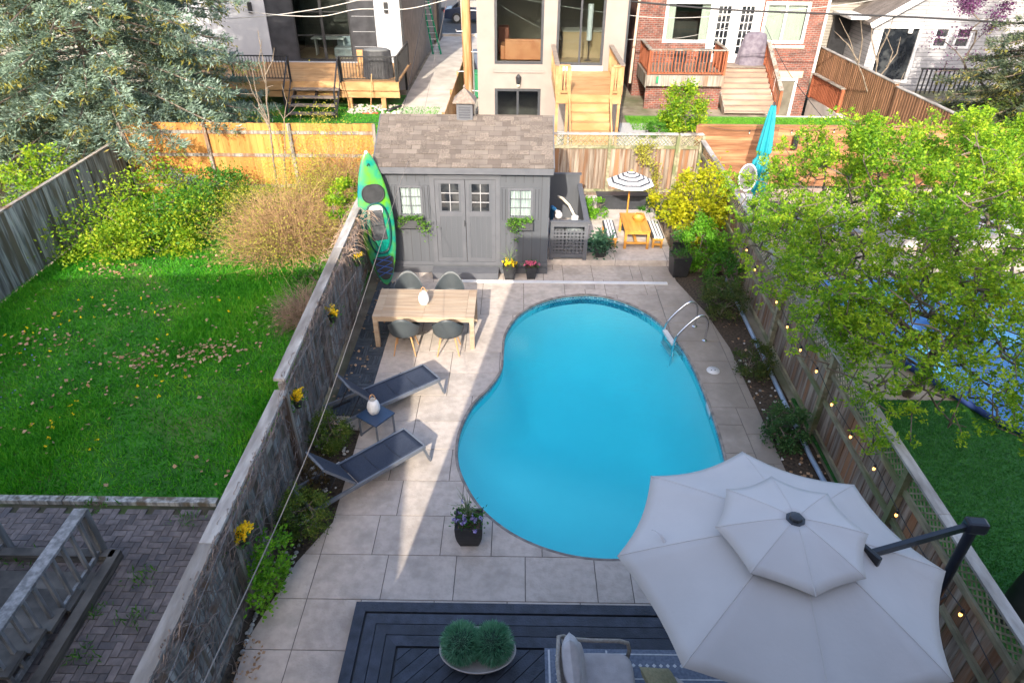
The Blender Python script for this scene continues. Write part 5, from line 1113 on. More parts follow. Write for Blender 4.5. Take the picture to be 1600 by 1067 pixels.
mrail((SXb+.05,DY_+.05), (DXR-.1,DY_+.05), DKZ, label='black metal railing on the white house deck, right of its steps')
mrail((DXR-.05,DY_+.1), (DXR-.05,31.8), DKZ, label='black metal railing closing the right end of the white house deck')
mrail((SXa,DY_-.1), (SXa,27.2), DKZ, zq=.05, sp=.9, label='left black handrail of the white house deck steps')
mrail((SXb,DY_-.1), (SXb,27.2), DKZ, zq=.05, sp=.9, label='right black handrail of the white house deck steps')
ws = thing('deck_steps', 'open wooden steps leading down from the white house deck', 'steps', (-8.2,27.8,0))
for k in range(4): link(MB().bx(SXa+.05, SXb-.05, DY_-.38-k*.33, DY_-.08-k*.33, DKZ-.27-k*.235, DKZ-.22-k*.235), 'tread', M['grw'], ws)
for x in (SXa+.1, -8.25, SXb-.1): link(MB().beam((x, DY_-.08, DKZ-.36), (x, 27.15, .06), .05, .22), 'stringer', M['blk'], ws)
# covered barbecue, table leftovers on deck
bq = thing('covered_barbecue', 'black covered barbecue at the right end of the white house deck', 'barbecue', (-5.7,29.3,DKZ)); c_ = GY(600,100,29.3)
cv = MB().grid(lambda u, v: (-5.85+.62*(1-.12*v)*cos(2*pi*u)*(1+.05*sin(u*40)), 29.35+.36*(1-.15*v)*sin(2*pi*u)*(1+.05*sin(u*40)), DKZ+1.05*v), 40, 6, closeu=True); link(cv, 'cover_side', mat('black_cover', (.02,.022,.028), (.04,.042,.05), 8, .6), bq, smooth='all'); link(MB().blob((-5.85,29.35,DKZ+1.05), (.55,.31,.10)), 'cover_top', mat('black_cover_top', (.10,.105,.11)), bq, smooth='all')
tb_ = thing('deck_chair', 'small wooden chair on the white house deck beside the barbecue', 'chair', (-6.6,29.6,DKZ)); link(MB().bx(-6.8,-6.4,29.5,29.9,DKZ+.4,DKZ+.44), 'seat', M['newd'], tb_); link(MB().bx(-6.8,-6.4,29.9,29.94,DKZ+.44,DKZ+.95), 'backrest', M['newd'], tb_)
for x in (-6.78,-6.45):
    for y in (29.52,29.86): link(MB().bx(x, x+.04, y, y+.04, DKZ, DKZ+.399), 'leg', M['newd'], tb_)
shv = thing('snow_shovel', 'long wooden handled red rake leaning on the white house deck front', 'rake', (-5.9,28.2,0)); link(MB().tube([(-5.95,28.38,1.45),(-6.05,27.95,.03)], .02, 6), 'handle', M['newd'], shv); link(MB().bx(-6.4,-5.75,27.9,28.0,.01,.05), 'head', mat('red_plastic', (.5,.06,.04)), shv)
rk = MB(); 
for _ in range(150):
    x = random.uniform(-7.1,-4.9); y = random.uniform(27.9,29.2); rk.blob((x, y, .03), (random.uniform(.03,.09), random.uniform(.03,.07), .04), 6)
tag(link(rk, 'rubble', mat('pale_rubble', (.30,.26,.23), (.55,.50,.45), 6, .9)), 'pale stones and rubble under the white house deck', 'rubble', kind='stuff')
solo(MB().tube([(-5.4,28.2,.06),(-4.95,28.9,.06)], .07, 10), 'drain_tube', M['blk'], 'short black pipe lying in the rubble at the deck end', 'pipe', smooth='all')
# --- cream house
CY = 25.85; ch_ = thing('house', 'cream stucco house with tall windows and wooden staircase, behind the shed', 'house', (1.2,30,0))
CX0 = GY(748,190,CY).x; CX1 = GY(969,150,CY).x; W1 = (GY(773,0,CY).x-.02, GY(848,100,CY).x, GY(810,101,CY).z, 5.2); W2 = (GY(868,100,CY).x, GY(941,100,CY).x, GY(900,103,CY).z, 5.2); W3 = (GY(773,137,CY).x, GY(845,137,CY).x, .02, GY(810,139,CY).z)
shell(ch_, CX0, CX1, CY, 40, 6.6, stuc, [W1, W2, W3]); link(MB().bx(CX1+.001, CX1+.07, CY-.03, 40, 0, 6.6), 'side_trim', M['char'], ch_); link(MB().bx(CX0-.2, CX1+.2, CY-.3, 40.3, 6.6, 6.8), 'roof', M['char'], ch_)
pane_in(ch_, *W1, CY+.08, M['char'], .09); pane_in(ch_, *W2, CY+.08, M['char'], .09, (.5,)); dd = pane_in(ch_, *W3, CY+.08, M['char'], .10, (.5,), ())
link(MB().bx(W1[0]-.06, W1[1]+.06, CY-.05, CY-.001, W1[2]-.28, W1[2]-.2), 'sill_band', stuc, ch_); link(MB().bx(W2[0]-.02, W2[1]+.02, CY-.10, CY-.001, W2[2]-.25, W2[2]-.002), 'threshold', M['wht'], ch_)
zf = W1[2]-.02; link(MB().bx(CX0+.2, CX1-.2, CY+.2, CY+5, zf-.2, zf), 'floor', intf, ch_); link(MB().bx(CX0+.2, CX1-.2, CY+5, CY+5.1, zf, 6.5), 'room_wall', intm, ch_)
link(MB().bx(.9,1.15,CY+.21,CY+3,zf,6.4), 'partition', mat('partition_cream', (.55,.5,.42)), ch_); link(MB().bx(CX0+.2, CX1-.2, CY+2.2, CY+2.3, 0, zf-.21), 'basement_wall', dkin, ch_)
for k in range(9): pass
so3 = thing('sofa', 'tan orange leather sofa seen through the big window of the cream house', 'sofa', (.2,CY+1,zf)); sx0 = GY(789,90,CY+.7).x; sx1 = GY(848,90,CY+.7).x
tan = mat('tan_leather', (.55,.20,.09), (.65,.27,.13), 3, .5); link(MB().bx(sx0, sx1+.4, CY+.45, CY+.62, zf+.08, zf+.78), 'backrest', tan, so3, bevel=.03); link(MB().bx(sx0, sx1+.4, CY+.63, CY+1.3, zf+.08, zf+.42), 'seat', tan, so3, bevel=.03); link(MB().bx(sx0-.16, sx0-.002, CY+.45, CY+1.3, zf+.08, zf+.56), 'armrest', tan, so3, bevel=.03)
ac2 = thing('leather_chair', 'brown leather chair at the left edge of the cream house window', 'chair', (-.6,CY+2,zf)); link(MB().bx(-.82,-.4,CY+1.6,CY+2.2,zf+.05,zf+1.0), 'body', mat('brown_leather', (.25,.08,.05)), ac2, bevel=.05)
ks = thing('kitchen_island', 'wooden kitchen island inside the right window of the cream house', 'counter', (2.2,CY+2,zf)); link(MB().bx(1.6,3.2,CY+1.4,CY+2.1,zf,zf+.9), 'body', mat('oak_front', (.4,.27,.15)), ks); link(MB().bx(1.55,3.25,CY+1.35,CY+2.15,zf+.901,zf+.94), 'worktop', intm, ks)
cz = thing('column_lamp', 'tall white cylinder lamp behind the right window of the cream house', 'lamp', (2.5,CY+.8,zf)); link(MB().lathe([(.10,zf+.7),(.10,zf+1.9)], (2.55,CY+.9,0), 14), 'shade', M['wht'], cz); link(MB().lathe([(.15,zf),(.02,zf+.05),(.02,zf+.7)], (2.55,CY+.9,0), 14), 'stand', M['blk'], cz)
wl = thing('wall_lantern', 'small black wall lantern above the basement doors of the cream house', 'lamp', tuple(GY(810,125,CY-.1))); p = GY(810,125,CY-.1); link(MB().lathe([(.03,p.z-.18),(.08,p.z-.12),(.10,p.z+.10),(.02,p.z+.2)], (p.x, CY-.12, 0), 6), 'lantern', M['blk'], wl); link(MB().blob((p.x, CY-.12, p.z-.2), .055), 'bulb', mat('frosted_bulb', (.8,.7,.5)), wl, smooth='all')
# stair and landing of cream house
cs_ = thing('wooden_staircase', 'new pine landing and stairs with handrails below the cream house door', 'staircase', (2.2,23,0)); LZ = 2.2; LX0, LX1 = 1.18, 3.28; LYF = 22.35; STX = (1.62, 2.92)
lm = MB(); k = 0
while LYF+k*.142 < CY-.1: lm.bx(LX0, LX1, LYF+k*.142, LYF+k*.142+.136, LZ-.04, LZ); k += 1
link(lm, 'landing_board', M['newd'], cs_); link(MB().bx(LX0, LX1, LYF-.04, LYF-.003, LZ-.28, LZ-.001).bx(LX0, LX0+.04, LYF, CY-.02, LZ-.28, LZ-.041).bx(LX1-.04, LX1, LYF, CY-.02, LZ-.28, LZ-.041), 'fascia', M['newd'], cs_)
for x in (LX0+.05, STX[0]-.06, STX[1]+.06, LX1-.05): link(MB().bx(x-.045, x+.045, LYF+.0, LYF+.09, 0, LZ-.285), 'post', M['newd'], cs_)
for k in range(9):
    z = LZ-.22*(k+1); y = LYF-.05-.27*k; link(MB().bx(STX[0]+.05, STX[1]-.05, y-.28, y, z-.04, z), 'tread', M['newd'], cs_); link(MB().bx(STX[0]+.05, STX[1]-.05, y-.02, y-.001, z+.001, z+.18), 'riser', M['newd'], cs_)
for x in STX: link(MB().beam((x, LYF-.05, LZ-.15), (x, LYF-2.5, .1), .045, .28), 'stringer', M['newd'], cs_)
CR = 'pine railings of the cream house landing'
railing('pine_railing', 'pine railing along the left side of the cream house landing', (LX0+.02, CY-.1), (LX0+.02, LYF+.06), LZ, .85, M['newd'], 22, .09, .15, .035, group=CR, capm=M['grw'])
railing('pine_railing', 'pine railing along the right side of the cream house landing', (LX1-.02, CY-.1), (LX1-.02, LYF+.06), LZ, .85, M['newd'], 22, .09, .15, .035, group=CR, capm=M['grw'])
railing('pine_railing', 'short front pine railing left of the cream house stairs', (LX0+.1, LYF), (STX[0]-.02, LYF), LZ, .85, M['newd'], 3, .09, .15, .035, group=CR)
railing('pine_railing', 'short front pine railing right of the cream house stairs', (STX[1]+.02, LYF), (LX1-.1, LYF), LZ, .85, M['newd'], 3, .09, .15, .035, group=CR)
# --- red brick house
BY_ = 31.6; B = lambda x, y: GY(x, y, BY_)
bh = thing('house', 'red brick house with white French doors and wooden deck, right background', 'house', (9,36,0)); BX0 = GY(998,30,BY_).x; BX1 = B(1299,0).x-.1
wA = (B(1036,64).x, B(1106,64).x, B(1070,66).z, B(1070,3).z); dA = (B(1100,75).x+.05, B(1181,75).x, 1.38, B(1140,0).z); wB = (B(1187,66).x, B(1253,66).x, B(1220,67).z, B(1220,5).z); dB = (B(1206,140).x, B(1243,140).x, -1.05, B(1222,122).z)
shell(bh, BX0, BX1, BY_, 44, 7, rbrick, [wA, dA, wB, dB], z0=-1.2); link(MB().bx(BX0-.3, BX1+.3, BY_-.4, 44.3, 7, 7.2), 'roof', M['char'], bh)
crt = mat('cream_curtain', (.66,.64,.55), (.76,.74,.66), 8, .9, st=(4,1,.3))
pane_in(bh, wA[0]-.04, wA[1]+.04, wA[2]-.04, wA[3]+.04, BY_, M['wht'], .12, dep=.04); link(MB().bx(wA[0], wA[0]+.42, BY_+.16, BY_+.18, wA[2], wA[3]).bx(wA[1]-.4, wA[1], BY_+.16, BY_+.18, wA[2], wA[3]), 'curtain', crt, bh); link(MB().bx(wA[0]-.3, wA[1]+.3, BY_+1.6, BY_+1.7, wA[2]-1, 5), 'room_wall', dkin, bh)
pane_in(bh, wB[0]-.04, wB[1]+.04, wB[2]-.04, wB[3]+.04, BY_, M['wht'], .12, (.48,), dep=.04); link(MB().bx(wB[0]+.08, (wB[0]+wB[1])/2-.06, BY_+.12, BY_+.14, wB[2], wB[3]).bx((wB[0]+wB[1])/2+.02, wB[1]-.08, BY_+.12, BY_+.14, wB[2], wB[3]), 'blind', crt, bh)
link(MB().bx(wB[0]-.12, wB[1]+.12, BY_-.08, BY_-.001, wB[2]-.22, wB[2]-.1), 'sill', mat('stone_sill', (.55,.45,.38)), bh)
link(MB().bx(dA[0], dA[0]+.12, BY_-.03, BY_+.1, dA[2], dA[3]).bx(dA[1]-.12, dA[1], BY_-.03, BY_+.1, dA[2], dA[3]).bx(dA[0]+.12, dA[1]-.12, BY_-.03, BY_+.1, dA[3]-.12, dA[3]), 'door_frame', M['wht'], bh)
mdx = (dA[0]+dA[1])/2
for x0, x1 in ((dA[0]+.13, mdx-.008), (mdx+.008, dA[1]-.13)):
    gx0, gx1, gz0, gz1 = x0+.22, x1-.22, dA[2]+.35, dA[3]-.25
    d_ = link(wall_open(MB(), x0, x1, dA[2], dA[3]-.13, BY_+.02, .05, [(gx0, gx1, gz0, gz1)]), 'french_door', M['wht'], bh); link(MB().bx(gx0, gx1, BY_+.05, BY_+.056, gz0, gz1), 'door_glass', dkg, d_); mu = MB()
    for q in (1/3, 2/3): x = gx0+(gx1-gx0)*q; mu.bx(x-.014, x+.014, BY_+.02, BY_+.045, gz0, gz1)
    for q in range(1, 6): z = gz0+(gz1-gz0)*q/6; mu.bx(gx0, gx1, BY_+.022, BY_+.043, z-.014, z+.014)
    link(mu, 'muntin', M['wht'], d_)
link(MB().bx(dB[0]-.0, dB[0]+.07, BY_-.03, BY_+.08, dB[2], dB[3]).bx(dB[1]-.12, dB[1], BY_-.03, BY_+.08, dB[2], dB[3]).bx(dB[0]+.07, dB[1]-.12, BY_-.03, BY_+.08, dB[3]-.12, dB[3]), 'basement_door_frame', M['wht'], bh); link(MB().bx(dB[0]+.07, dB[1]-.12, BY_+.03, BY_+.06, dB[2], dB[3]-.12), 'basement_door', mat('dull_brown_glass', (.09,.08,.065), (.16,.15,.12), 2, .3), bh)
link(MB().bx(dB[0]-.15, dB[1]+.15, BY_-.06, BY_-.001, dB[3]+.005, dB[3]+.3), 'lintel', mat('peach_lintel', (.55,.36,.26)), bh)
link(MB().tube([tuple(GY(999,0,BY_-.5)), tuple(GY(984,130,BY_-.5))], .06, 8), 'downpipe', mat('beige_pipe', (.6,.45,.35)), bh)
link(MB().bx(BX1-.0, BX1+.1, BY_-.05, BY_+.1, 1.0, 5.2), 'corner_trim', M['wht'], bh)
# its deck
BDZ = 1.35; bY = 29.15; bx0 = GY(1011,117,bY).x; bx1 = GY(1133,117,bY).x
bd = thing('house_deck', 'small grey wooden deck in front of the brick house', 'deck', (7,30.5,0)); dm = MB(); k = 0
while bY+k*.145 < BY_-.05: dm.bx(bx0, 10.75, bY+k*.145 if bY+k*.145 < 30.7 else bY+k*.145, bY+k*.145+.138, BDZ-.04, BDZ) if bY+k*.145 > 30.75 else dm.bx(bx0, bx1, bY+k*.145, bY+k*.145+.138, BDZ-.04, BDZ); k += 1
link(dm, 'deck_board', M['grw'], bd); link(MB().bx(bx0, bx1, bY-.045, bY-.003, BDZ-.42, BDZ-.0).bx(bx0-.045, bx0-.002, bY, BY_-.05, BDZ-.5, BDZ), 'fascia', M['weath'], bd)
link(MB().bx(bx0+.05, bx1, bY+.25, bY+.4, -.1, BDZ-.43), 'foundation_wall', rbrick, bd)
RG = 'red stained railings of the brick house deck'
railing('deck_railing', 'red stained railing along the front of the brick house deck', (bx0+.05, bY+.03), (bx1-.05, bY+.03), BDZ, .95, M['redw'], 22, .09, .15, .04, group=RG, capm=M['weath'])
railing('deck_railing', 'red stained railing on the left end of the brick house deck', (bx0+.05, BY_-.1), (bx0+.05, bY+.12), BDZ, .95, M['redw'], 16, .09, .15, .05, group=RG, capm=M['weath'])
railing('deck_railing', 'red stained railing between the brick house deck and its stairs', (bx1-.05, 31.0), (bx1-.05, bY+.12), BDZ, .95, M['redw'], 12, .09, .15, .05, group=RG, capm=M['weath'])
sxa, sxb = bx1+.02, GY(1196,108,30.8).x; ss = thing('wooden_staircase', 'worn grey and pink wooden stairs beside the brick house deck', 'staircase', (9.2,29.7,0)); wst = mat('worn_pink_wood', (.20,.15,.115), (.33,.21,.155), 2.5, .85, .3, 20, .15, (.5,2,2), c3=(.32,.28,.23))
for k in range(8): z = BDZ-.158*(k+1)+.0; y = 30.74-.29*k; link(MB().bx(sxa, sxb, y-.31, y, z-.04, z), 'tread', wst, ss); link(MB().bx(sxa, sxb, y-.02, y-.001, z+.001, z+.117), 'riser', wst, ss)
link(MB().beam((sxa+.02, 30.7, BDZ-.3), (sxa+.02, 28.5, .0), .04, .3), 'stringer', M['weath'], ss)
railing('stair_railing', 'grey capped red railing down the right side of the brick house stairs', (sxb+.05, 31.2), (sxb+.05, 28.5), BDZ+.05, .9, M['redw'], 14, .1, .17, .04, zq=.02, capm=M['weath'])
bc = thing('covered_barbecue', 'grey purple cloth covered barbecue at the top of the brick house stairs', 'barbecue', (9.9,30.2,BDZ)); q0 = G(1172,104,BDZ); bcm = mat('grey_purple_cover', (.09,.075,.105), (.16,.145,.18), 5, .8)
link(MB().grid(lambda u, v: (q0.x+.15+.66*(1-.32*v**2)*cos(2*pi*u)*(1+.07*sin(u*44)*(1-v)), q0.y+.45+.36*(1-.25*v)*sin(2*pi*u)*(1+.09*sin(u*44)*(1-v)), BDZ-.05+1.25*v), 48, 9, closeu=True).blob((q0.x+.15, q0.y+.45, BDZ+1.19), (.45,.27,.12), 14), 'cover', bcm, bc, smooth='all')
dcs = thing('patio_chair', 'dark patio chair behind the front railing of the brick house deck', 'chair', (6.6,30,BDZ)); link(MB().bx(6.4,6.9,29.8,30.3,BDZ+.4,BDZ+.45), 'seat', M['char'], dcs); link(MB().bx(6.4,6.9,29.72,29.78,BDZ+.4,BDZ+.92), 'backrest', M['char'], dcs)
for x in (6.42,6.85): link(MB().bx(x, x+.03, 29.8, 30.2, BDZ, BDZ+.399), 'leg', M['char'], dcs)
copy_tree(dcs, (7.6,30,BDZ), None, 'dark patio chair on the brick house deck, nearer its stairs')
link(MB().tube([tuple(GY(1027,125,29.05)+Vector((0,0,-.12))), tuple(GY(1027,125,29.05)+Vector((0,0,.12)))], .05, 8), 'hose_reel', mat('green_plastic', (.02,.25,.12)), bd)
railing('pit_railing', 'red stained railing with grey cap beside the sunken basement entrance', (13.05,31.4), (13.2,28.6), .0, .98, M['redw'], 20, .12, .2, .05, capm=M['weath'])
pt = MB().bx(10.3,13.1,28.2,31.6,-1.3,-1.1); struct(pt, 'sunken_slab', M['conc'])
struct(MB().bx(10.2,10.3,28.1,31.6,-1.3,.02).bx(13.1,13.3,28.1,31.6,-1.3,.05).bx(10.3,13.1,28.1,28.2,-1.3,.02), 'retaining_wall', M['conc'])
# --- white gabled garage and grey house right
GYY = 33.; gg = thing('garage', 'white lap sided garage with gable roof behind the brown fence', 'garage', (18,36,0)); g0 = GY(1345,120,GYY).x; g1 = 24.0; ge = GY(1362,30,GYY).z; rx = (g0+g1)/2; rz_ = ge+2.3
D1 = (GY(1378,40,GYY).x, GY(1404,110,GYY).x+.5, .3, GY(1390,40,GYY).z); w1 = (GY(1450,80,GYY).x, GY(1475,80,GYY).x, GY(1460,76,GYY).z, GY(1465,42,GYY).z); w2 = (w1[1]+.25, w1[1]+1.0, w1[2], w1[3])
shell(gg, g0, g1, GYY, 40, ge, wsid, [D1, w1, w2]); link(MB().poly([(g0,GYY+.02,ge),(g1,GYY+.02,ge),(rx,GYY+.02,rz_),(g0,GYY+.2,ge),(g1,GYY+.2,ge),(rx,GYY+.2,rz_)], [(0,1,2),(3,5,4),(0,2,5,3),(1,4,5,2)]), 'gable', wsid, gg)
for sgn, xa in ((1, g0-.35), (-1, g1+.35)):
    zz = ge-.3; link(MB().poly([(xa,GYY-.35,zz+.05),(rx,GYY-.35,rz_+.12),(rx,40.4,rz_+.12),(xa,40.4,zz+.05),(xa,GYY-.35,zz+.17),(rx,GYY-.35,rz_+.24),(rx,40.4,rz_+.24),(xa,40.4,zz+.17)], [(0,1,2,3),(4,7,6,5),(0,4,5,1),(1,5,6,2),(2,6,7,3),(3,7,4,0)]), 'roof', roofg, gg)
    link(MB().beam((xa,GYY-.37,zz+.06), (rx,GYY-.37,rz_+.13), .03, .26), 'barge_board', M['wht'], gg)
pane_in(gg, *D1, GYY, M['wht'], .12, gl=dkg); pane_in(gg, *w1, GYY, M['wht'], .10, (), (.5,), gl=dkg); pane_in(gg, *w2, GYY, M['wht'], .10, (), (.5,), gl=dkg)
p = GY(1424,45,GYY-.05); link(MB().box((p.x, GYY-.05, p.z), (.2,.1,.42)), 'wall_lamp', M['wht'], gg, bevel=.03)
gh = thing('house', 'grey sided low house between the brick house and the white garage', 'house', (14.5,37,0)); q0_ = BX1+.3; gy_ = 35.5
shell(gh, q0_, g0+1.2, gy_, 41, 3.6, gsid, [(13.9,14.6,.9,2.4)]); link(MB().poly([(q0_-.2,gy_-.4,3.5),(g0+1.3,gy_-.4,3.5),(g0+1.3,38.5,5.2),(q0_-.2,38.5,5.2),(q0_-.2,gy_-.4,3.65),(g0+1.3,gy_-.4,3.65),(g0+1.3,38.5,5.35),(q0_-.2,38.5,5.35)], [(0,1,2,3),(4,7,6,5),(0,4,5,1),(1,5,6,2),(2,6,7,3),(3,7,4,0)]), 'roof', roofg, gh); pane_in(gh, 13.9,14.6,.9,2.4, gy_, M['wht'], .09, gl=dkg)
blk_ = thing('doorway_canopy', 'dark open shelter between the grey house and the white garage', 'shelter', (g0,34.5,0)); link(MB().bx(g0-.9,g0-.05,33.4,35.4,0,.1).bx(g0-.9,g0-.05,35.3,35.4,.1,2.9), 'panel', M['blk'], blk_); link(MB().bx(g0-1,g0-.05,33.3,35.4,2.9,3.0), 'roof', M['wht'], blk_)
gr_ = thing('house', 'grey sided house glimpsed through the blue spruce branches', 'house', (-20,36,0)); shell(gr_, -24,-16.4,33,42,5.5, gsid, [(-19.6,-18.4,1.2,3.2),(-22.4,-21.2,1.2,3.2)]); link(MB().bx(-24.3,-16.1,32.7,42.3,5.5,5.7), 'roof', M['char'], gr_); pane_in(gr_, -19.6,-18.4,1.2,3.2,33, M['wht'], .1, gl=dkg); pane_in(gr_, -22.4,-21.2,1.2,3.2,33, M['wht'], .1, gl=dkg)
far = thing('house', 'brown row house across the side passage beyond the utility pole', 'house', (-8,50,0)); 
# --- utility pole, bins, ladder, car
up = thing('utility_pole', 'tall orange brown wooden utility pole beside the cream house', 'pole', (-1.92,27,0)); plm = mat('orange_pole_wood', (.34,.16,.06), (.46,.27,.14), 4, .8, .3, 20, st=(3,3,.3), c3=(.5,.42,.34), s3=.62)
tpz = GY(719,0,27.2).z; link(MB().tube([(-1.92,27,0),(-1.99,27,4),(-2.06,27,9.5)], [.19,.175,.15], 16), 'pole', plm, up, smooth='all')
for z, s in ((1.2,1),(1.9,-1),(2.6,1),(3.3,-1),(4.0,1),(4.7,-1)): link(MB().tube([(-1.95+s*.15,26.9,z),(-1.95+s*.38,26.85,z),(-1.95+s*.40,26.85,z+.07)], .02, 6), 'step_bolt', M['gal'], up)
link(MB().tube([(-1.72,26.85,0),(-1.74,26.85,2.6)], .03, 6), 'conduit', M['gal'], up); link(MB().bx(-3.1,-.9,26.92,27.08,8.6,8.75), 'crossarm', plm, up)
def bin_(name, label, x, y, m, h=1.05):
    t = thing(name, label, 'bin', (x, y, 0)); mb = MB(); mb.poly([(x-.2,y-.25,.08),(x+.2,y-.25,.08),(x+.2,y+.25,.08),(x-.2,y+.25,.08),(x-.27,y-.33,h),(x+.27,y-.33,h),(x+.27,y+.33,h),(x-.27,y+.33,h)], [(0,3,2,1),(4,5,6,7),(0,1,5,4),(1,2,6,5),(2,3,7,6),(3,0,4,7)])
    link(mb, 'body', m, t, bevel=.02); link(MB().box((x, y-.02, h+.04), (.60,.72,.07)), 'lid', m, t, bevel=.02)
    for s in (-1, 1): c = MB().tube([(x+s*.22-.03, y+.25, .12),(x+s*.22+.03, y+.25, .12)], .11, 12); link(c, 'wheel', M['blk'], t)
bx_ = GY(740,150,29.8); bin_('wheelie_bin', 'green wheeled bin between the utility pole and the cream house', -1.85,30.6, mat('green_bin', (.02,.20,.09))); bin_('wheelie_bin', 'blue grey wheeled bin behind the green bin by the cream house', -2.0,35.2, mat('blue_bin', (.10,.13,.20)))
ld = thing('step_ladder', 'green fibreglass stepladder leaning in the side passage', 'ladder', (-4.6,40,0)); A = G(683,86,0); lt_ = Vector((A.x-.55, A.y+.3, 2.9)); gm = mat('green_fibreglass', (.0,.22,.12))
for s in (-.22, .22): link(MB().beam((A.x+s, A.y, .02), (lt_.x+s*.6, lt_.y, lt_.z), .04, .09), 'rail', gm, ld)
for k in range(9): t_ = (k+.6)/9.5; c = Vector((A.x, A.y, 0)).lerp(lt_, t_); link(MB().bx(c.x-.2, c.x+.2, c.y-.04, c.y+.04, c.z-.015, c.z+.015), 'rung', M['gal'], ld)
nb = thing('house', 'tall grey brown neighbouring house along the side passage', 'house', (-6.2,43,0)); nbx = GY(655,90,38).x; link(MB().bx(-12, nbx+.35, 44.1, 45.5, 0, 7), 'wall', taup, nb); link(MB().bx(nbx+.36, nbx+.5, 44.1, 45.5, 0, 7), 'downpipe', M['char'], nb)
bpy.data.objects.remove(far)
def car(loc, rz, label, paint):
    t = thing('parked_car', label, 'car', loc, rz=0); R = Matrix.Rotation(rz, 3, 'Z'); o = Vector(loc); T = lambda v: o+R@Vector(v)
    sec = [(-2.2,.35,.62),(-2.15,.3,.85),(-1.5,.25,.95),(-.9,.25,1.02),(1.2,.25,1.0),(2.1,.3,.85),(2.2,.38,.6)]
    mb = MB(); V = []
    for x, zl, zh in sec: V += [T((x,-.88,zl)), T((x,.88,zl)), T((x,.84,zh)), T((x,-.84,zh))]
    mb.poly(V, [(i*4+j, i*4+(j+1)%4, i*4+4+(j+1)%4, i*4+4+j) for i in range(len(sec)-1) for j in range(4)]+[(3,2,1,0), (24,25,26,27)]); link(mb, 'body', paint, t, smooth=True, bevel=.05)
    g_ = MB(); V = [T(v) for v in ((-1.7,-.8,.97),(1.1,-.8,1.0),(1.1,.8,1.0),(-1.7,.8,.97),(-1.1,-.62,1.42),(.45,-.62,1.45),(.45,.62,1.45),(-1.1,.62,1.42))]; g_.poly(V, [(4,5,6,7),(0,1,5,4),(1,2,6,5),(2,3,7,6),(3,0,4,7)]); link(g_, 'cabin_glass', dkg, t, bevel=.03)
    link(MB().poly([T(v) for v in ((-1.0,-.6,1.44),(.4,-.6,1.46),(.4,.6,1.46),(-1.0,.6,1.44))], [(0,1,2,3)]), 'roof_panel', paint, t)
    for x in (-1.35, 1.35):
        for s in (-1, 1): w = link(MB().tube([T((x,s*.72,.33)), T((x,s*.9,.33))], .33, 18), 'wheel', M['blk'], t, smooth=True); link(MB().tube([T((x,s*.9,.33)), T((x,s*.915,.33))], .2, 14), 'rim', M['gal'], w)
    for s in (-1, 1): link(MB().box(T((-2.2,s*.62,.72)), (.06,.3,.14), R=R), 'tail_light', mat('red_lamp', (.6,.04,.06)), t)
car((-3.0,51.5,0), 0.0, 'dark blue car parked in the street beyond the utility pole', mat('dark_car_paint', (.02,.03,.06), rough=.25)); car((-5.6,57,0), pi, 'silver grey car parked across the street beyond the side passage', mat('grey_car_paint', (.2,.21,.23), rough=.25))
# ------------------------------------------------------------ right yard
pcm = mat('blue_pool_cover', (.04,.16,.52), (.10,.30,.70), 3, .4, .8, 5, c3=(.15,.50,.80), s3=.66)
PC = [(6.95,14.1),(7.0,12.6),(7.5,10.6),(8.3,8.9),(9.2,8.1),(16,8.1),(16,14.3)]
pcx = MB(); 
def pcz(x, y): return .10+.03*sin(x*3.1+y*1.3)+.02*sin(y*5.2-x*2.2)
gpts = {}; V = []; Fs = []; nx, ny = 80, 56
xs = np.linspace(6.8,16,nx); ys = np.linspace(8,14.4,ny); ins_ = inpoly(np.repeat(xs, ny), np.tile(ys, nx), PC).reshape(nx, ny)
for i in range(nx):
    for j in range(ny): gpts[i, j] = len(V); V.append((xs[i], ys[j], pcz(xs[i], ys[j])))
for i in range(nx-1):
    for j in range(ny-1):
        if ins_[i, j] and ins_[i+1, j+1]: Fs.append((gpts[i, j], gpts[i+1, j], gpts[i+1, j+1], gpts[i, j+1]))
pcx.poly(V, Fs); pc = thing('pool_cover', 'wrinkled bright blue pool cover in the yard right of the fence', 'pool cover', (11,11,.0)); link(pcx, 'sheet', pcm, pc, smooth='all'); link(MB().tube([(x, y, .09) for x, y in PC[:6]], .06, 8), 'water_tube', mat('dark_blue_edge', (.02,.05,.2)), pc, smooth='all')
tu = thing('closed_parasol', 'tall closed turquoise parasol leaning in front of the orange fence', 'parasol', (7.0,18.9,0)); teal = mat('turquoise_fabric', (.0,.20,.25), (.005,.25,.31), 3, .7)
b0_ = Vector((6.85,18.6,0)); t0 = GY(1209,165,18.9); 
def tf(u, v):
    c = b0_.lerp(t0, .17+.83*v); r = (.06+.20*(1-v)**.8)*(1+.25*sin(u*2*pi*7)) * (1 if abs(v-.42) > .05 else .72); return c+Vector((cos(2*pi*u)*r, sin(2*pi*u)*r, .10*sin(u*2*pi*7)*(v < .02)))
link(MB().grid(tf, 56, 26, closeu=True), 'canopy', teal, tu, smooth='all'); link(MB().tube([tuple(b0_), tuple(t0+Vector((0,0,.08)))], .03, 8), 'pole', M['char'], tu); link(MB().lathe([(.3,0),(.28,.08),(.05,.1)], tuple(b0_), 16), 'base', M['char'], tu)
oc = thing('oval_chair', 'white oval backed chair with mesh centre beside the closed turquoise parasol', 'chair', (6.4,17.9,0)); c = G(1168,278,1.05)
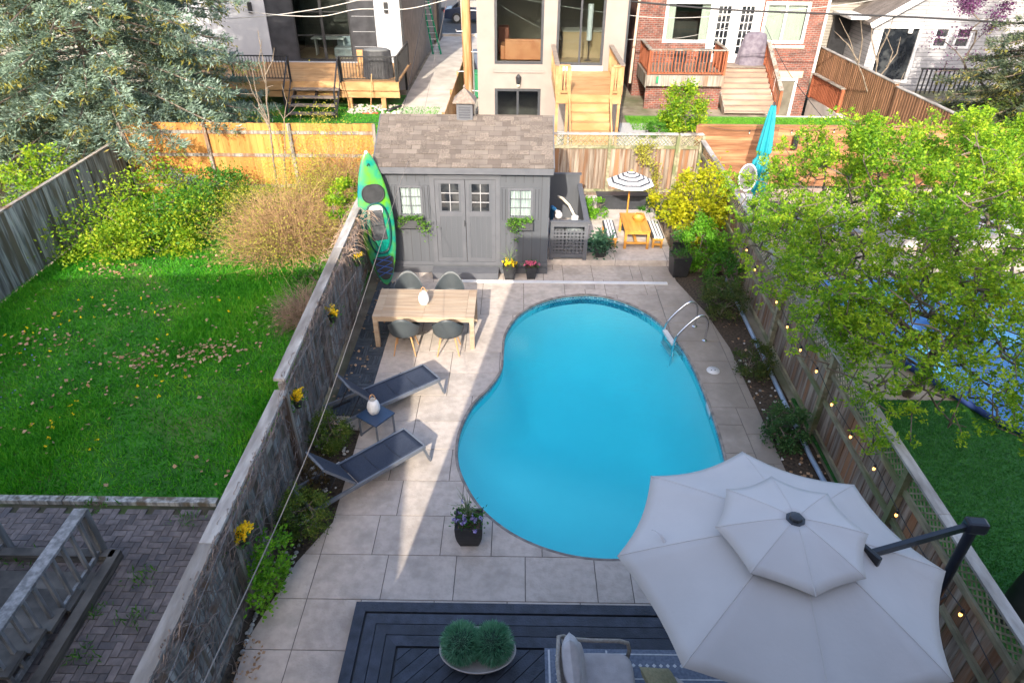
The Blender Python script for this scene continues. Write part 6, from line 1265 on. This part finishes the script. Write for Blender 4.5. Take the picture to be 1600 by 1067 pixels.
link(MB().tube([(c.x+.24*cos(a), c.y+.06*sin(a), c.z+.36*sin(a)) for a in np.linspace(0, 2*pi, 25)], .025, 8, False), 'back_ring', M['wht'], oc, smooth='all'); link(MB().poly([(c.x+.22*cos(a), c.y+.055*sin(a), c.z+.34*sin(a)) for a in np.linspace(0, 2*pi, 24, endpoint=False)], [tuple(range(24))]), 'mesh_back', mat('grey_mesh', (.13,.13,.14)), oc)
link(MB().lathe([(.24,c.z-.5),(.25,c.z-.46),(.0,c.z-.45)], (c.x, c.y-.2, 0), 20), 'seat', M['wht'], oc)
for a in (.6,2.2,3.9,5.4): link(MB().tube([(c.x+.15*cos(a), c.y-.2+.15*sin(a), c.z-.48), (c.x+.25*cos(a), c.y-.2+.25*sin(a), 0)], .015, 6), 'leg', M['wht'], oc)
wp = G(1184,316,.95); solo(MB().lathe([(.11,wp.z-.16),(.13,wp.z-.1),(.13,wp.z+.08),(.09,wp.z+.15),(.0,wp.z+.16)], (wp.x, wp.y, 0), 18), 'white_jar', M['wht'], 'white rounded jar standing on a dark table behind the fence', 'jar', smooth='all')
tdk = thing('patio_table', 'dark patio table behind the right fence carrying the white jar', 'table', (wp.x+.3, wp.y+.1, 0)); link(MB().bx(wp.x-.2, wp.x+1.0, wp.y-.4, wp.y+.5, wp.z-.21, wp.z-.165), 'tabletop', mat('dark_table', (.1,.07,.06)), tdk)
for x in (wp.x-.15, wp.x+.92):
    for y in (wp.y-.35, wp.y+.42): link(MB().bx(x, x+.05, y, y+.05, 0, wp.z-.211), 'leg', M['char'], tdk)
sp = thing('outdoor_speaker', 'small black outdoor speaker mounted on the orange fence', 'speaker', (8.3,20.1,1.3)); sc_ = GY(1242,222,20.12); link(MB().box((sc_.x, 20.09, sc_.z), (.16,.13,.42)), 'cabinet', M['blk'], sp, bevel=.03); link(MB().box((sc_.x, 20.17, sc_.z), (.06,.04,.1)), 'bracket', M['blk'], sp)
bb = thing('covered_barbecue', 'black covered barbecue on the turf at the right edge of the picture', 'barbecue', (6.5,5.2,0)); link(MB().grid(lambda u, v: (6.55+.42*(1-.25*v**3)*cos(2*pi*u), 5.15+.34*(1-.2*v**3)*sin(2*pi*u)*(1+.04*sin(u*50)), 1.05*v), 40, 8, closeu=True).blob((6.55,5.15,1.05), (.32,.27,.08), 12), 'cover', mat('black_cover_cloth', (.014,.015,.02), (.03,.032,.04), 6, .5), bb, smooth='all')
ws_ = thing('outdoor_sofa', 'pale covered outdoor sofa on the sunny patio behind the leafy tree', 'sofa', (11.2,17,0)); pcv = mat('pale_cover', (.45,.43,.43), (.52,.50,.50), 3, .9)
link(MB().bx(9.9,13.2,15.9,16.9,.0,.45).bx(9.9,13.2,16.9,17.2,.0,.85), 'seat', pcv, ws_, bevel=.05); link(MB().bx(9.6,9.89,15.9,17.2,.0,.65), 'armrest', pcv, ws_, bevel=.05); link(MB().bx(13.21,13.5,15.9,17.2,0,.65), 'armrest', pcv, ws_, bevel=.05)
st_ = thing('patio_table', 'grey low patio table on the pavers behind the leafy tree', 'table', (7.6,15.9,0)); link(MB().bx(6.9,8.5,15.4,16.4,.62,.67), 'tabletop', mat('table_grey', (.3,.3,.3)), st_)
for x in (7.0,8.35):
    for y in (15.5,16.25): link(MB().bx(x, x+.06, y, y+.06, 0, .619), 'leg', M['char'], st_)
# ------------------------------------------------------------ overhead cables
cbm = mat('cable_black', (.015,.015,.018)); cbl = mat('cable_pale', (.42,.40,.38))
def cable(P, r, m, label, name='overhead_cable', n=10):
    q = [np.array(p, float) for p in P]; out_ = []
    for i in range(len(q)-1):
        a, b, c, d = q[max(i-1,0)], q[i], q[i+1], q[min(i+2,len(q)-1)]
        for j in range(n): t = j/n; out_.append(tuple(.5*((2*b)+(-a+c)*t+(2*a-5*b+4*c-d)*t*t+(-a+3*b-3*c+d)*t**3)))
    out_.append(tuple(q[-1])); return solo(MB().tube(out_, r, 6), name, m, label, 'cable', smooth='all')
cable([GY(668,-60,27),GY(664,0,25.5),GY(654,58,23),GY(636,147,19.5),GY(623,192,17.3),GY(603,268,14.2)], .008, cbm, 'black cable running down over the left end of the shed roof')
cable([GY(706,-60,27.5),GY(698,0,25.5),GY(676,109,21),GY(657,197,16.8),GY(625,287,12.8),GY(590,397,9.6),GY(500,660,5.2),GY(318,1067,2.0),GY(230,1240,1.2)], .005, mat('brown_grey_line', (.20,.17,.15)), 'long thin cable crossing the shed roof and the kayak towards the camera on the left')
cable([GY(560,420,10.4),GY(470,560,7.6),GY(385,760,5.0),GY(260,1067,3)], .0022, mat('dull_wire', (.18,.18,.2)), 'thin grey wire hanging along the face of the left fence')
cable([GY(900,-6,27),GY(1110,14,27),GY(1290,22,27),GY(1440,28,27),GY(1640,40,27)], .035, cbm, 'thick black cable bundle crossing the brick house and white garage')
cable([GY(820,0,27),GY(960,22,27.2),GY(1080,28,27.2),GY(1300,10,27.2),GY(1420,-10,27)], .011, cbl, 'thin grey cable sagging in front of the cream and brick houses')
cable([GY(724,-30,27),GY(800,20,27),GY(880,58,27.4),GY(970,62,27.4),GY(1060,60,27.4),GY(1150,40,27.4),GY(1260,12,27.4)], .011, mat('cable_grey2', (.25,.24,.23)), 'dark grey cable dipping across the tall windows of the cream house')
cable([GY(733,-10,27),GY(640,14,27),GY(560,15,27),GY(500,26,27),GY(414,22,27),GY(330,8,27)], .016, cbl, 'pale cable sagging across the top of the black glazed panel')
cable([GY(733,-50,27),GY(600,-10,27),GY(520,10,27),GY(460,20,27.1),GY(412,26,27.1),GY(350,30,27.1)], .016, cbl, 'second pale cable just under the first, ending at the white cladding')
cable([GY(1195,40,27.5),GY(1230,110,25),GY(1290,190,21.5),GY(1330,232,20.4)], .010, cbm, 'black wire slanting down from the cable bundle to the orange fence')
cable([GY(430,196,19.2),GY(560,193,19.2),GY(700,188,19.6)], .006, cbm, 'dark thin wire sagging low behind the shed roof ridge')
# ------------------------------------------------------------ vegetation
bark = mat('grey_bark', (.09,.07,.055), (.19,.155,.125), 9, .9, .5, 30)
barkp = mat('pale_bark', (.12,.095,.07), (.22,.18,.14), 9, .9, .4, 30)
def grow(base, targets, stems=1, r0=.05, power=2.2, wig=.05, up=.3, rmin=.004, mx=.0):
    """attach every target to the nearest point of the growing skeleton; returns tubes, nodes"""
    base = np.array(base, float); T = np.array(targets, float); T = T[np.argsort(np.linalg.norm(T-base, axis=1))]
    N = [base]; par = [-1]; dist = [0.]
    for t in T:
        A = np.array(N); dd = np.linalg.norm(A-t, axis=1); cost = dd+.35*np.array(dist)*.25+np.where(A[:, 2] > t[2]+.15, .6, 0); j = int(np.argmin(cost))
        L_ = dd[j]; k = max(1, int(L_/.35)); a = N[j]; pj = j
        for q in range(1, k+1):
            s = q/k; p = a*(1-s)+t*s; 
            if q < k: p = p+rng.normal(size=3)*wig*L_*.6+np.array([0,0,-.12*L_*sin(pi*s)*up*-1])
            N.append(p); par.append(pj); dist.append(dist[pj]+L_/k); pj = len(N)-1
    cnt = np.ones(len(N))
    ch = [[] for _ in N]
    for i in range(len(N)-1, 0, -1): cnt[par[i]] += cnt[i]; ch[par[i]].append(i)
    rad = rmin+(r0-rmin)*(cnt/cnt[0])**(1/power)
    mb = MB(); done = set()
    for i in range(len(N)):
        for c in ch[i]:
            if c in done: continue
            pts = [N[i]]; rs = [min(rad[i], rad[c]*1.15)]; j = c
            while True:
                pts.append(N[j]); rs.append(rad[j]); done.add(j)
                if not ch[j]: break
                j = max(ch[j], key=lambda q: cnt[q])
            mb.tube(pts, rs, 6 if rs[0] > .012 else 4, False)
    tips = np.array([N[i] for i in range(len(N)) if cnt[i] <= 4])
    return mb, tips, np.array(N)
def tree(name, label, cat, base, targets, r0, lm, nleaf, lsize, lspread, bm=bark, group=None, aspect=.5, trunk='trunk', crown='crown', up=.3, fold=.08, power=2.2, tmul=.9, smin=.6, ros=0):
    t = thing(name, label, cat, tuple(base), group); mb, tips, N = grow(base, targets, r0=r0, power=power); link(mb, trunk, bm, t, smooth='all')
    if nleaf:
        wt = 1+tmul*np.clip(tips[:, 2]-2.6, 0, 1.2); idx = rng.choice(len(tips), nleaf, p=wt/wt.sum())
        if ros: ci = rng.choice(len(tips), nleaf//ros, p=wt/wt.sum()); cc_ = tips[ci]+rng.normal(size=(len(ci), 3))*lspread; idx = np.repeat(np.arange(len(ci)), ros); P = cc_[idx]+rng.normal(size=(len(idx), 3))*.024
        else: P = tips[idx]+rng.normal(size=(nleaf, 3))*lspread
        leafobj(crown, P, lsize, lm, t, aspect=aspect, up=up, fold=fold, smin=smin)
    return t
# big leafy shrub tree right of the fence
lil = leafmat('spring_leaf', [(.055,.17,.010),(.14,.32,.016),(.32,.49,.022),(.52,.60,.035)], .45, big=1.2)
tg = ell((6.8,10.5,2.85), (2.6,3.5,1.7), 1600, 260, .085, .34)
tg = tg[(tg[:, 2] > .7)]
ex = np.stack([np.concatenate([rng.uniform(4.5,7.0,260), rng.uniform(3.95,5.5,220)]), np.concatenate([rng.uniform(6.5,9.0,260), rng.uniform(7.8,12.5,220)]), np.concatenate([rng.uniform(1.7,2.7,260), rng.uniform(2.1,3.2,220)])], 1)
tree('leafy_tree', 'large spreading shrub tree with fresh green leaves overhanging the right fence', 'tree', (7.15,9.75,0), np.concatenate([tg, ex]), .10, lil, 132000, .058, .085, group=None, aspect=.5, ros=13)
# second crown mass behind, reaching the right edge
tg = ell((10.6,13.4,2.7), (2.2,1.8,1.1), 420, 90, .10, .5)
tree('leafy_tree', 'leafy green tree behind the big one, cut by the right edge of the picture', 'tree', (10.3,13,0), tg, .09, lil, 36000, .066, .09, ros=13)
# blue spruce
spr = leafmat('blue_spruce_needle', [(.035,.065,.035),(.10,.155,.10),(.20,.29,.235),(.34,.43,.37)], .15, big=1.4)
spr2 = leafmat('olive_inner_needle', [(.07,.08,.015),(.17,.17,.03),(.30,.24,.06)], .15)
def spruce(name, label, base, Hh, R0, zlow, m1, m2, dens=1, seed=1, lvl=.42, tmat=bark):
    t = thing(name, label, 'tree', tuple(base)); R = np.random.default_rng(seed); b = np.array(base, float)
    link(MB().tube([b, b+[0,0,Hh*.5], b+[0,0,Hh]], [.26,.16,.02], 10), 'trunk', tmat, t, smooth='all')
    P = []; D = []; P2 = []; D2 = []; br = MB(); z = zlow
    while z < Hh-.3:
        f = (1-(z-zlow)/(Hh-zlow)); Lm = R0*f**.75; nb = int(6+7*f)
        for k in range(nb):
            a = 2*pi*(k+R.uniform(0, .8))/nb; L_ = Lm*R.uniform(.72, 1.08); zz = z+R.uniform(-.2, .2); d = np.array([cos(a), sin(a), 0]); prev = None; pts = []
            for s in np.linspace(.05, 1, 8): pts.append(b+d*L_*s+np.array([0,0, zz+.12*L_*s-.42*L_*s**2+.16*L_*s**4]))
            br.tube(pts, [.035*f+.012]*1+[.02*f+.008]*6+[.004], 4, False); pts = np.array(pts)
            ns = int(L_*9*dens)+3
            for s in R.uniform(.22, 1.02, ns):
                i = min(int(s*7), 6); u = s*7-i; c = pts[i]*(1-u)+pts[min(i+1, 7)]*u; side = R.choice([-1, 1]); w = (L_*.30*(1.12-s)+.12)*R.uniform(.4, 1); dd = np.array([-d[1], d[0], 0])*side+d*.8; dd /= np.linalg.norm(dd)
                m = int(5+w*16); q = R.uniform(0, 1, m)**.8
                pos = c+dd*w*q[:, None]+np.array([0,0,-1])*(.16*w*q[:, None]**1.5)+R.normal(size=(m, 3))*.045; P.append(pos); D.append(np.tile(dd+[0,0,.25], (m, 1)))
                if R.random() < .6: m3 = 8; P2.append(c+dd*w*.5+R.normal(size=(m3, 3))*[.1,.1,.07]-[0,0,.12]); D2.append(np.tile(dd+[0,0,-.6], (m3, 1)))
        z += lvl
    link(br, 'branches', tmat, t); P = np.concatenate(P); D = np.concatenate(D); k = 3; PP = np.repeat(P, k, 0)+R.normal(size=(len(P)*k, 3))*.03; leafobj('needles', PP, .15, m1, t, aspect=.20, dirs=np.repeat(D, k, 0)+R.normal(size=(len(P)*k, 3))*.45)
    P2 = np.concatenate(P2); D2 = np.concatenate(D2); leafobj('inner_needles', P2, .16, m2, t, aspect=.22, dirs=D2+R.normal(size=D2.shape)*.5); return t
spruce('blue_spruce', 'large blue grey spruce tree filling the top left corner', (-12.9,21.3,0), 13.5, 5.7, 1.0, spr, spr2, .9, 3)
spruce('blue_spruce', 'blue grey spruce tree at the far left edge behind the lawn fence', (-18.5,20.2,0), 11, 4.6, 1.0, spr, spr2, .7, 5)
dkc = leafmat('dark_conifer_needle', [(.02,.04,.03),(.05,.08,.05),(.12,.15,.08),(.24,.25,.12)], .15)
spruce('conifer', 'dark grey green conifer at the top right edge behind the leafy tree', (19.3,24.9,0), 8.5, 4.4, .8, dkc, spr2, .7, 8)
# bare young tree before the yellow fence
def sticks(name, label, Y, lines, m, r=.02, cat='tree'):
    t = thing(name, label, cat, (GY(*lines[0][0], Y).x, Y, 0)); mb = MB()
    for i, l in enumerate(lines):
        oy = 0 if i == 0 else random.uniform(-.3, .3); pts = [GY(x, y, Y)+Vector((0, oy*min(1, k/2), 0)) for k, (x, y) in enumerate(l)]
        r0 = r if i == 0 else r*.55; P = []
        for a, b in zip(pts, pts[1:]): P += [a.lerp(b, q/3)+Vector((random.uniform(-1,1), 0, 0))*(b-a).length*.02 for q in range(3)]
        P.append(pts[-1]); mb.tube(P, [r0*(1-.75*k/(len(P)-1)) for k in range(len(P))], 6, False)
    link(mb, 'trunk', m, t, smooth='all'); return t
sticks('bare_sapling', 'leafless young tree with upright branches in front of the yellow fence', 18.55, [[(438,318),(430,270),(424,215),(417,160),(414,110),(403,48)],[(424,215),(412,175),(400,150),(372,149)],[(420,190),(396,140),(383,100)],[(414,120),(426,95),(428,75)],[(422,200),(404,170),(392,120),(388,105)],[(417,165),(420,135),(432,130)],[(424,205),(408,180),(392,163)],[(415,130),(405,95),(412,60)]], barkp, .035)
sticks('bare_sapling', 'thin second leafless stem beside the young tree at the yellow fence', 18.8, [[(447,300),(445,250),(444,190),(448,160),(440,132)],[(444,188),(428,160)],[(444,185),(458,172),(464,162)],[(445,240),(460,225),(472,200),(474,170)],[(446,260),(434,235),(430,205)]], barkp, .022)
# bare magnolia right and purple tree
mc = leafmat('purple_blossom', [(.06,.012,.05),(.13,.04,.12),(.22,.09,.22)], .3)
sticks('bare_tree', 'leafless pale forked tree in front of the brown fence and garage', 27, [[(1360,198),(1358,170),(1361,150),(1368,120),(1372,85),(1385,60)],[(1360,158),(1350,120),(1342,98),(1330,60),(1315,30)],[(1342,98),(1345,60),(1340,30)],[(1370,100),(1362,60),(1366,30)],[(1372,85),(1392,50),(1400,30)],[(1366,130),(1385,105),(1392,80),(1380,50)],[(1342,98),(1325,70),(1305,50)],[(1359,165),(1385,140),(1400,130),(1410,110)],[(1360,150),(1375,135),(1400,140)],[(1385,105),(1404,85),(1412,60)]], barkp, .055)
q = [GY(x, y, 28) for x, y in ((1500,5),(1515,12),(1530,5),(1545,20),(1560,8),(1525,30),(1540,45),(1500,50),(1490,70),(1475,95),(1460,110),(1510,80),(1530,70),(1550,40),(1500,100),(1480,60),(1520,-10),(1550,-20))]
tree('purple_tree', 'tree with dark purple blossom in front of the white garage', 'tree', (19.2,28,0), np.array(q)+rng.normal(size=(len(q), 3))*[.1,.5,.1], .05, mc, 3200, .09, .16, tmul=14)
# shrubs
def bush(name, label, c, r, n, ls, lm, clumps=40, bm=bark, r0=.02, group=None, stems=60, cat='shrub', spread=.14, shell=.6, aspect=.55, flat=0, bz=None):
    base = (c[0], c[1], bz if bz is not None else 0); t = thing(name, label, cat, base, group)
    tg = ell(c, [x*.85 for x in r], stems, stems, .02, .5); tg = tg[tg[:, 2] > base[2]+.03]
    if len(tg): link(grow(base, tg, r0=r0)[0], 'stems', bm, t)
    P = ell(c, r, n, clumps, spread, shell, flat); P = P[P[:, 2] > base[2]+.01]; leafobj('foliage', P, ls, lm, t, aspect=aspect); return t
yg = leafmat('yellow_green_leaf', [(.03,.12,.008),(.13,.29,.012),(.32,.44,.02),(.50,.53,.04)], .45, big=1.0)
gold = leafmat('golden_leaf', [(.14,.24,.01),(.42,.44,.012),(.62,.55,.02)], .45)
drk = leafmat('dark_olive_leaf', [(.02,.05,.012),(.06,.10,.02),(.14,.13,.03)], .25); mid_g = leafmat('mid_green_leaf', [(.02,.09,.01),(.06,.20,.02),(.14,.32,.04)], .4); lime = leafmat('lime_leaf', [(.05,.20,.01),(.14,.38,.02),(.28,.50,.05)], .45)
YG = 'yellow green shrubs in the far corner of the left lawn'
bush('spring_shrub', 'yellow green shrub at the left end of the corner thicket', (-10.3,15.3,.5), (1.2,1.2,.7), 3800, .085, yg, 60, spread=.22, shell=.3, group=YG)
bush('spring_shrub', 'loose yellow green shoots of the thicket leaning over the lawn', (-8.6,16.2,.5), (1.3,1.3,.8), 2600, .09, mid_g, 60, spread=.25, shell=.2, group=YG)
bush('spring_shrub', 'tallest yellow green shrub in the middle of the corner thicket', (-9.4,16.5,.75), (1.5,1.4,.95), 6500, .085, yg, 80, spread=.22, shell=.3, group=YG)
bush('spring_shrub', 'darker green shrub of the thicket against the yellow fence', (-8.3,17.7,.55), (1.1,.9,.7), 3600, .09, mid_g, 50, group=YG)
bush('spring_shrub', 'low green shrub of the thicket by the bare young tree', (-7.5,17.9,.35), (1.3,.7,.45), 3000, .08, yg, 50, group=YG)
bush('spring_shrub', 'low yellow green shrub spilling onto the lawn before the thicket', (-9.4,15.2,.3), (1.5,.7,.45), 4200, .09, yg, 60, group=YG)
bush('spring_shrub', 'yellow green shrub behind the far left fence', (-12.3,16.5,1.2), (.8,1.2,1.0), 3000, .10, yg, 40)
# twiggy brown shrubs
twg = mat('golden_brown_twig', (.21,.125,.055), (.40,.26,.13), 5, .9)
def twiggy(name, label, c, r, n, m, lm=None, nl=0, ls=.04, L=(.25,.6), seed=1, th=.006):
    R = np.random.default_rng(seed); t = thing(name, label, 'shrub', (c[0], c[1], 0)); mb = MB()
    for _ in range(n):
        k = R.normal(size=3); k /= np.linalg.norm(k); k[2] = abs(k[2])*.9; s = R.uniform(.1, .75); p = np.array([c[0], c[1], .05])+np.array([k[0]*r[0], k[1]*r[1], k[2]*r[2]*1.6])*s; d = k+R.normal(size=3)*.45; d[2] += .3; d /= np.linalg.norm(d); pts = [p]
        for q in range(4): d = d+R.normal(size=3)*.25+[0,0,-.16]; d /= np.linalg.norm(d); p = p+d*R.uniform(*L)*.4; p[2] = max(p[2], .02); pts.append(p)
        mb.tube(pts, [th,th*.8,th*.6,th*.45,th*.2], 3, False)
    link(mb, 'twigs', m, t)
    if nl: P = ell((c[0], c[1], c[2]), r, nl, 60, .2, .5); P = P[P[:, 2] > .05]; leafobj('young_leaves', P, ls, lm, t)
    return t
olv = leafmat('olive_young_leaf', [(.20,.22,.03),(.38,.38,.05),(.5,.46,.08)], .4)
twiggy('twiggy_shrub', 'large golden brown twiggy shrub between the left lawn and the kayak', (-5.7,15.7,.9), (2.2,2.2,1.05), 3300, twg, olv, 13000, .042, seed=2, th=.0058, L=(.3,.75))
twiggy('twiggy_shrub', 'upright olive brown twiggy shrub against the yellow fence left of the shed', (-5.0,17.9,1.45), (1.7,1.0,1.4), 2000, twg, olv, 5000, .05, seed=3, L=(.35,.8))
twiggy('twiggy_shrub', 'small dry brown bush at the foot of the left fence', (-4.35,12.0,.3), (.75,.7,.35), 800, mat('dull_brown_twig', (.16,.11,.08), (.30,.22,.16), 5, .9), seed=4)
bush('spring_shrub', 'yellow green climber beside the kayak top', (-3.95,14.6,1.7), (.4,.8,.5), 1400, .09, yg, 25)
bush('dark_ground_shrub', 'dark green low shrub in the shade below the big twiggy shrub', (-4.6,13.7,.25), (.6,.8,.3), 1300, .07, mid_g, 20)
# golden and green shrubs in the right corner
bush('golden_shrub', 'bright golden yellow leafed shrub left of the right fence corner', (4.55,15.9,1.15), (.72,.85,1.0), 5200, .10, gold, 60)
bush('golden_shrub', 'smaller golden yellow branch mass reaching towards the small parasol', (3.95,16.6,.85), (.5,.6,.5), 1500, .09, gold, 20)
bush('green_shrub', 'bright green dense shrub below the golden shrub', (4.45,14.7,.6), (.55,.75,.65), 4600, .07, lime, 50)
bush('green_shrub', 'green shrub filling the bed between terrace and right fence', (4.7,13.6,.4), (.4,.6,.5), 2000, .07, mid_g, 30)
SR = 'low dark shrubs along the right fence'
bush('low_shrub', 'dark olive low shrub in the right bed, nearest the golden shrub', (4.45,12.55,.38), (.52,.55,.45), 5200, .045, drk, 60, group=SR)
bush('low_shrub', 'small dark olive shrub in the right bed beside the skimmer lid', (4.50,10.45,.27), (.36,.45,.32), 3200, .045, drk, 40, group=SR)
bush('low_shrub', 'mid green low shrub in the right bed, nearest the big umbrella', (4.48,8.45,.32), (.42,.42,.38), 3800, .05, leafmat('grey_green_leaf', [(.02,.06,.02),(.05,.13,.035),(.11,.20,.06)], .3), 45, group=SR)
SL = 'round shrubs along the left fence'; rou = leafmat('bronze_green_leaf', [(.03,.08,.012),(.09,.16,.02),(.20,.20,.04)], .3)
bush('round_shrub', 'round bronze green shrub between the side table and the fence', (-2.97,8.12,.38), (.32,.34,.36), 5200, .034, rou, 60, group=SL)
bush('round_shrub', 'round bronze green shrub at the head end of the nearer lounger', (-2.93,6.38,.40), (.36,.38,.40), 6200, .034, rou, 60, group=SL)
bush('round_shrub', 'small dark reddish shrub between the two round shrubs on the left', (-3.05,7.3,.25), (.24,.34,.24), 1800, .034, leafmat('reddish_leaf', [(.04,.05,.015),(.12,.08,.03),(.16,.13,.05)], .3), 30, group=SL)
bush('light_shrub', 'light green upright shrub against the left fence, nearest the deck', (-3.06,5.42,.52), (.24,.50,.48), 1500, .062, lime, 34, shell=.4)
tag(leafobj('gravel_plants', np.stack([rng.uniform(-3.25,-2.95,60), rng.uniform(4.2,4.8,60), np.full(60, .01)], 1), .05, dryl, aspect=.8), 'dry leaves among pale gravel at the end of the left bed', 'leaves', kind='stuff')
gv = MB()
for _ in range(260):
    x, y = (random.uniform(-3.28,-2.7), random.uniform(4.5,8.7)) if random.random() < .75 else (random.uniform(4.3,4.9), random.uniform(6.6,11.5)); 
    if x < 0 and y < 6.7: x = min(x, -3.0 if y > 5.6 else -3.24)
    s = random.uniform(.012,.035); gv.blob((x, y, .0), (s, s*random.uniform(.7,1.2), s*.6), 6)
tag(link(gv, 'gravel', mat('pale_pebbles', (.28,.27,.26), (.66,.64,.62), 3, .8, island=.35)), 'pale pebbles scattered in the planting beds', 'pebbles', kind='stuff')
dl_ = np.stack([np.concatenate([rng.uniform(-3.25,-2.7,60), rng.uniform(4.3,4.9,90), rng.uniform(3.4,5.0,260)]), np.concatenate([rng.uniform(9,13.8,60), rng.uniform(6.8,12.5,90), rng.uniform(14.9,19,260)]), np.full(410, .035)], 1)
litter('bed_leaves', dl_[:, 0], dl_[:, 1], .035, .06, dryl, 'dry brown leaves on the dark tiles and in the beds', 'leaves')
bush('terrace_plant', 'bright green low plants between the pump enclosure and small parasol', (2.1,17.6,.3), (.45,.5,.25), 1100, .08, lime, 18, bz=.0)
bush('terrace_plant', 'green low plants under the back fence right of the small parasol', (3.9,17.9,.22), (.5,.4,.2), 800, .08, mid_g, 14)
# climber on back fence
cv_ = [GY(x, y, 18.95) for x, y in ((1005,298),(1022,290),(1026,268),(1012,250),(1000,240),(1002,228),(1025,228))]; tcl = thing('climbing_plant', 'green climber winding up the weathered back fence', 'climber', (4.0,18.9,0)); pts = []
for a, b in zip(cv_, cv_[1:]): pts += [a.lerp(b, k/6) for k in range(6)]
link(MB().tube([(4.0,18.93,0)]+pts, .012, 5), 'stem', bark, tcl); idx = rng.integers(0, len(pts), 900); leafobj('foliage', np.array(pts)[idx]+rng.normal(size=(900, 3))*[.1,.05,.1]-[0,.06,0], .07, olv, tcl)
bush('yard_bush', 'yellow green bush beyond the back fence before the brick house', (6.15,25.9,.8), (.95,.8,.95), 4800, .11, yg, 60)
bush('yard_bush', 'small green weeds at the foot of the yellow green bush', (5.0,25.2,.25), (.5,.4,.3), 700, .10, mid_g, 14)
bush('yard_bush', 'leafy dark shrubs under the conifer at the right edge', (17.5,25,.7), (1.8,1.4,.9), 5000, .11, drk, 60)
dkr = thing('porch_railing', 'black porch railing before the white garage under the purple tree', 'railing', (18.0,31,0)); link(MB().bx(17.4,20.2,30.9,30.96,1.3,1.36), 'top_rail', M['blk'], dkr)
for k in range(14): link(MB().bx(17.45+k*.2,17.49+k*.2,30.9,30.96,.3,1.299), 'baluster', M['blk'], dkr)
tag(leafobj('grass_tufts', np.concatenate([np.stack([rng.normal(cx_, .12, 60), rng.normal(cy_, .08, 60), np.full(60, .02)], 1) for cx_, cy_ in ((-6.7,5.9),(-4.9,5.6),(-5.35,5.1),(-4.7,6.6),(-5.1,4.5),(-6.2,6.8),(-4.0,6.7),(-9,6.8),(-4.75,5.0))]), .10, mid_g, aspect=.18, up=1.5), 'green weeds growing between the pavers by the timber steps', 'weeds', kind='stuff')
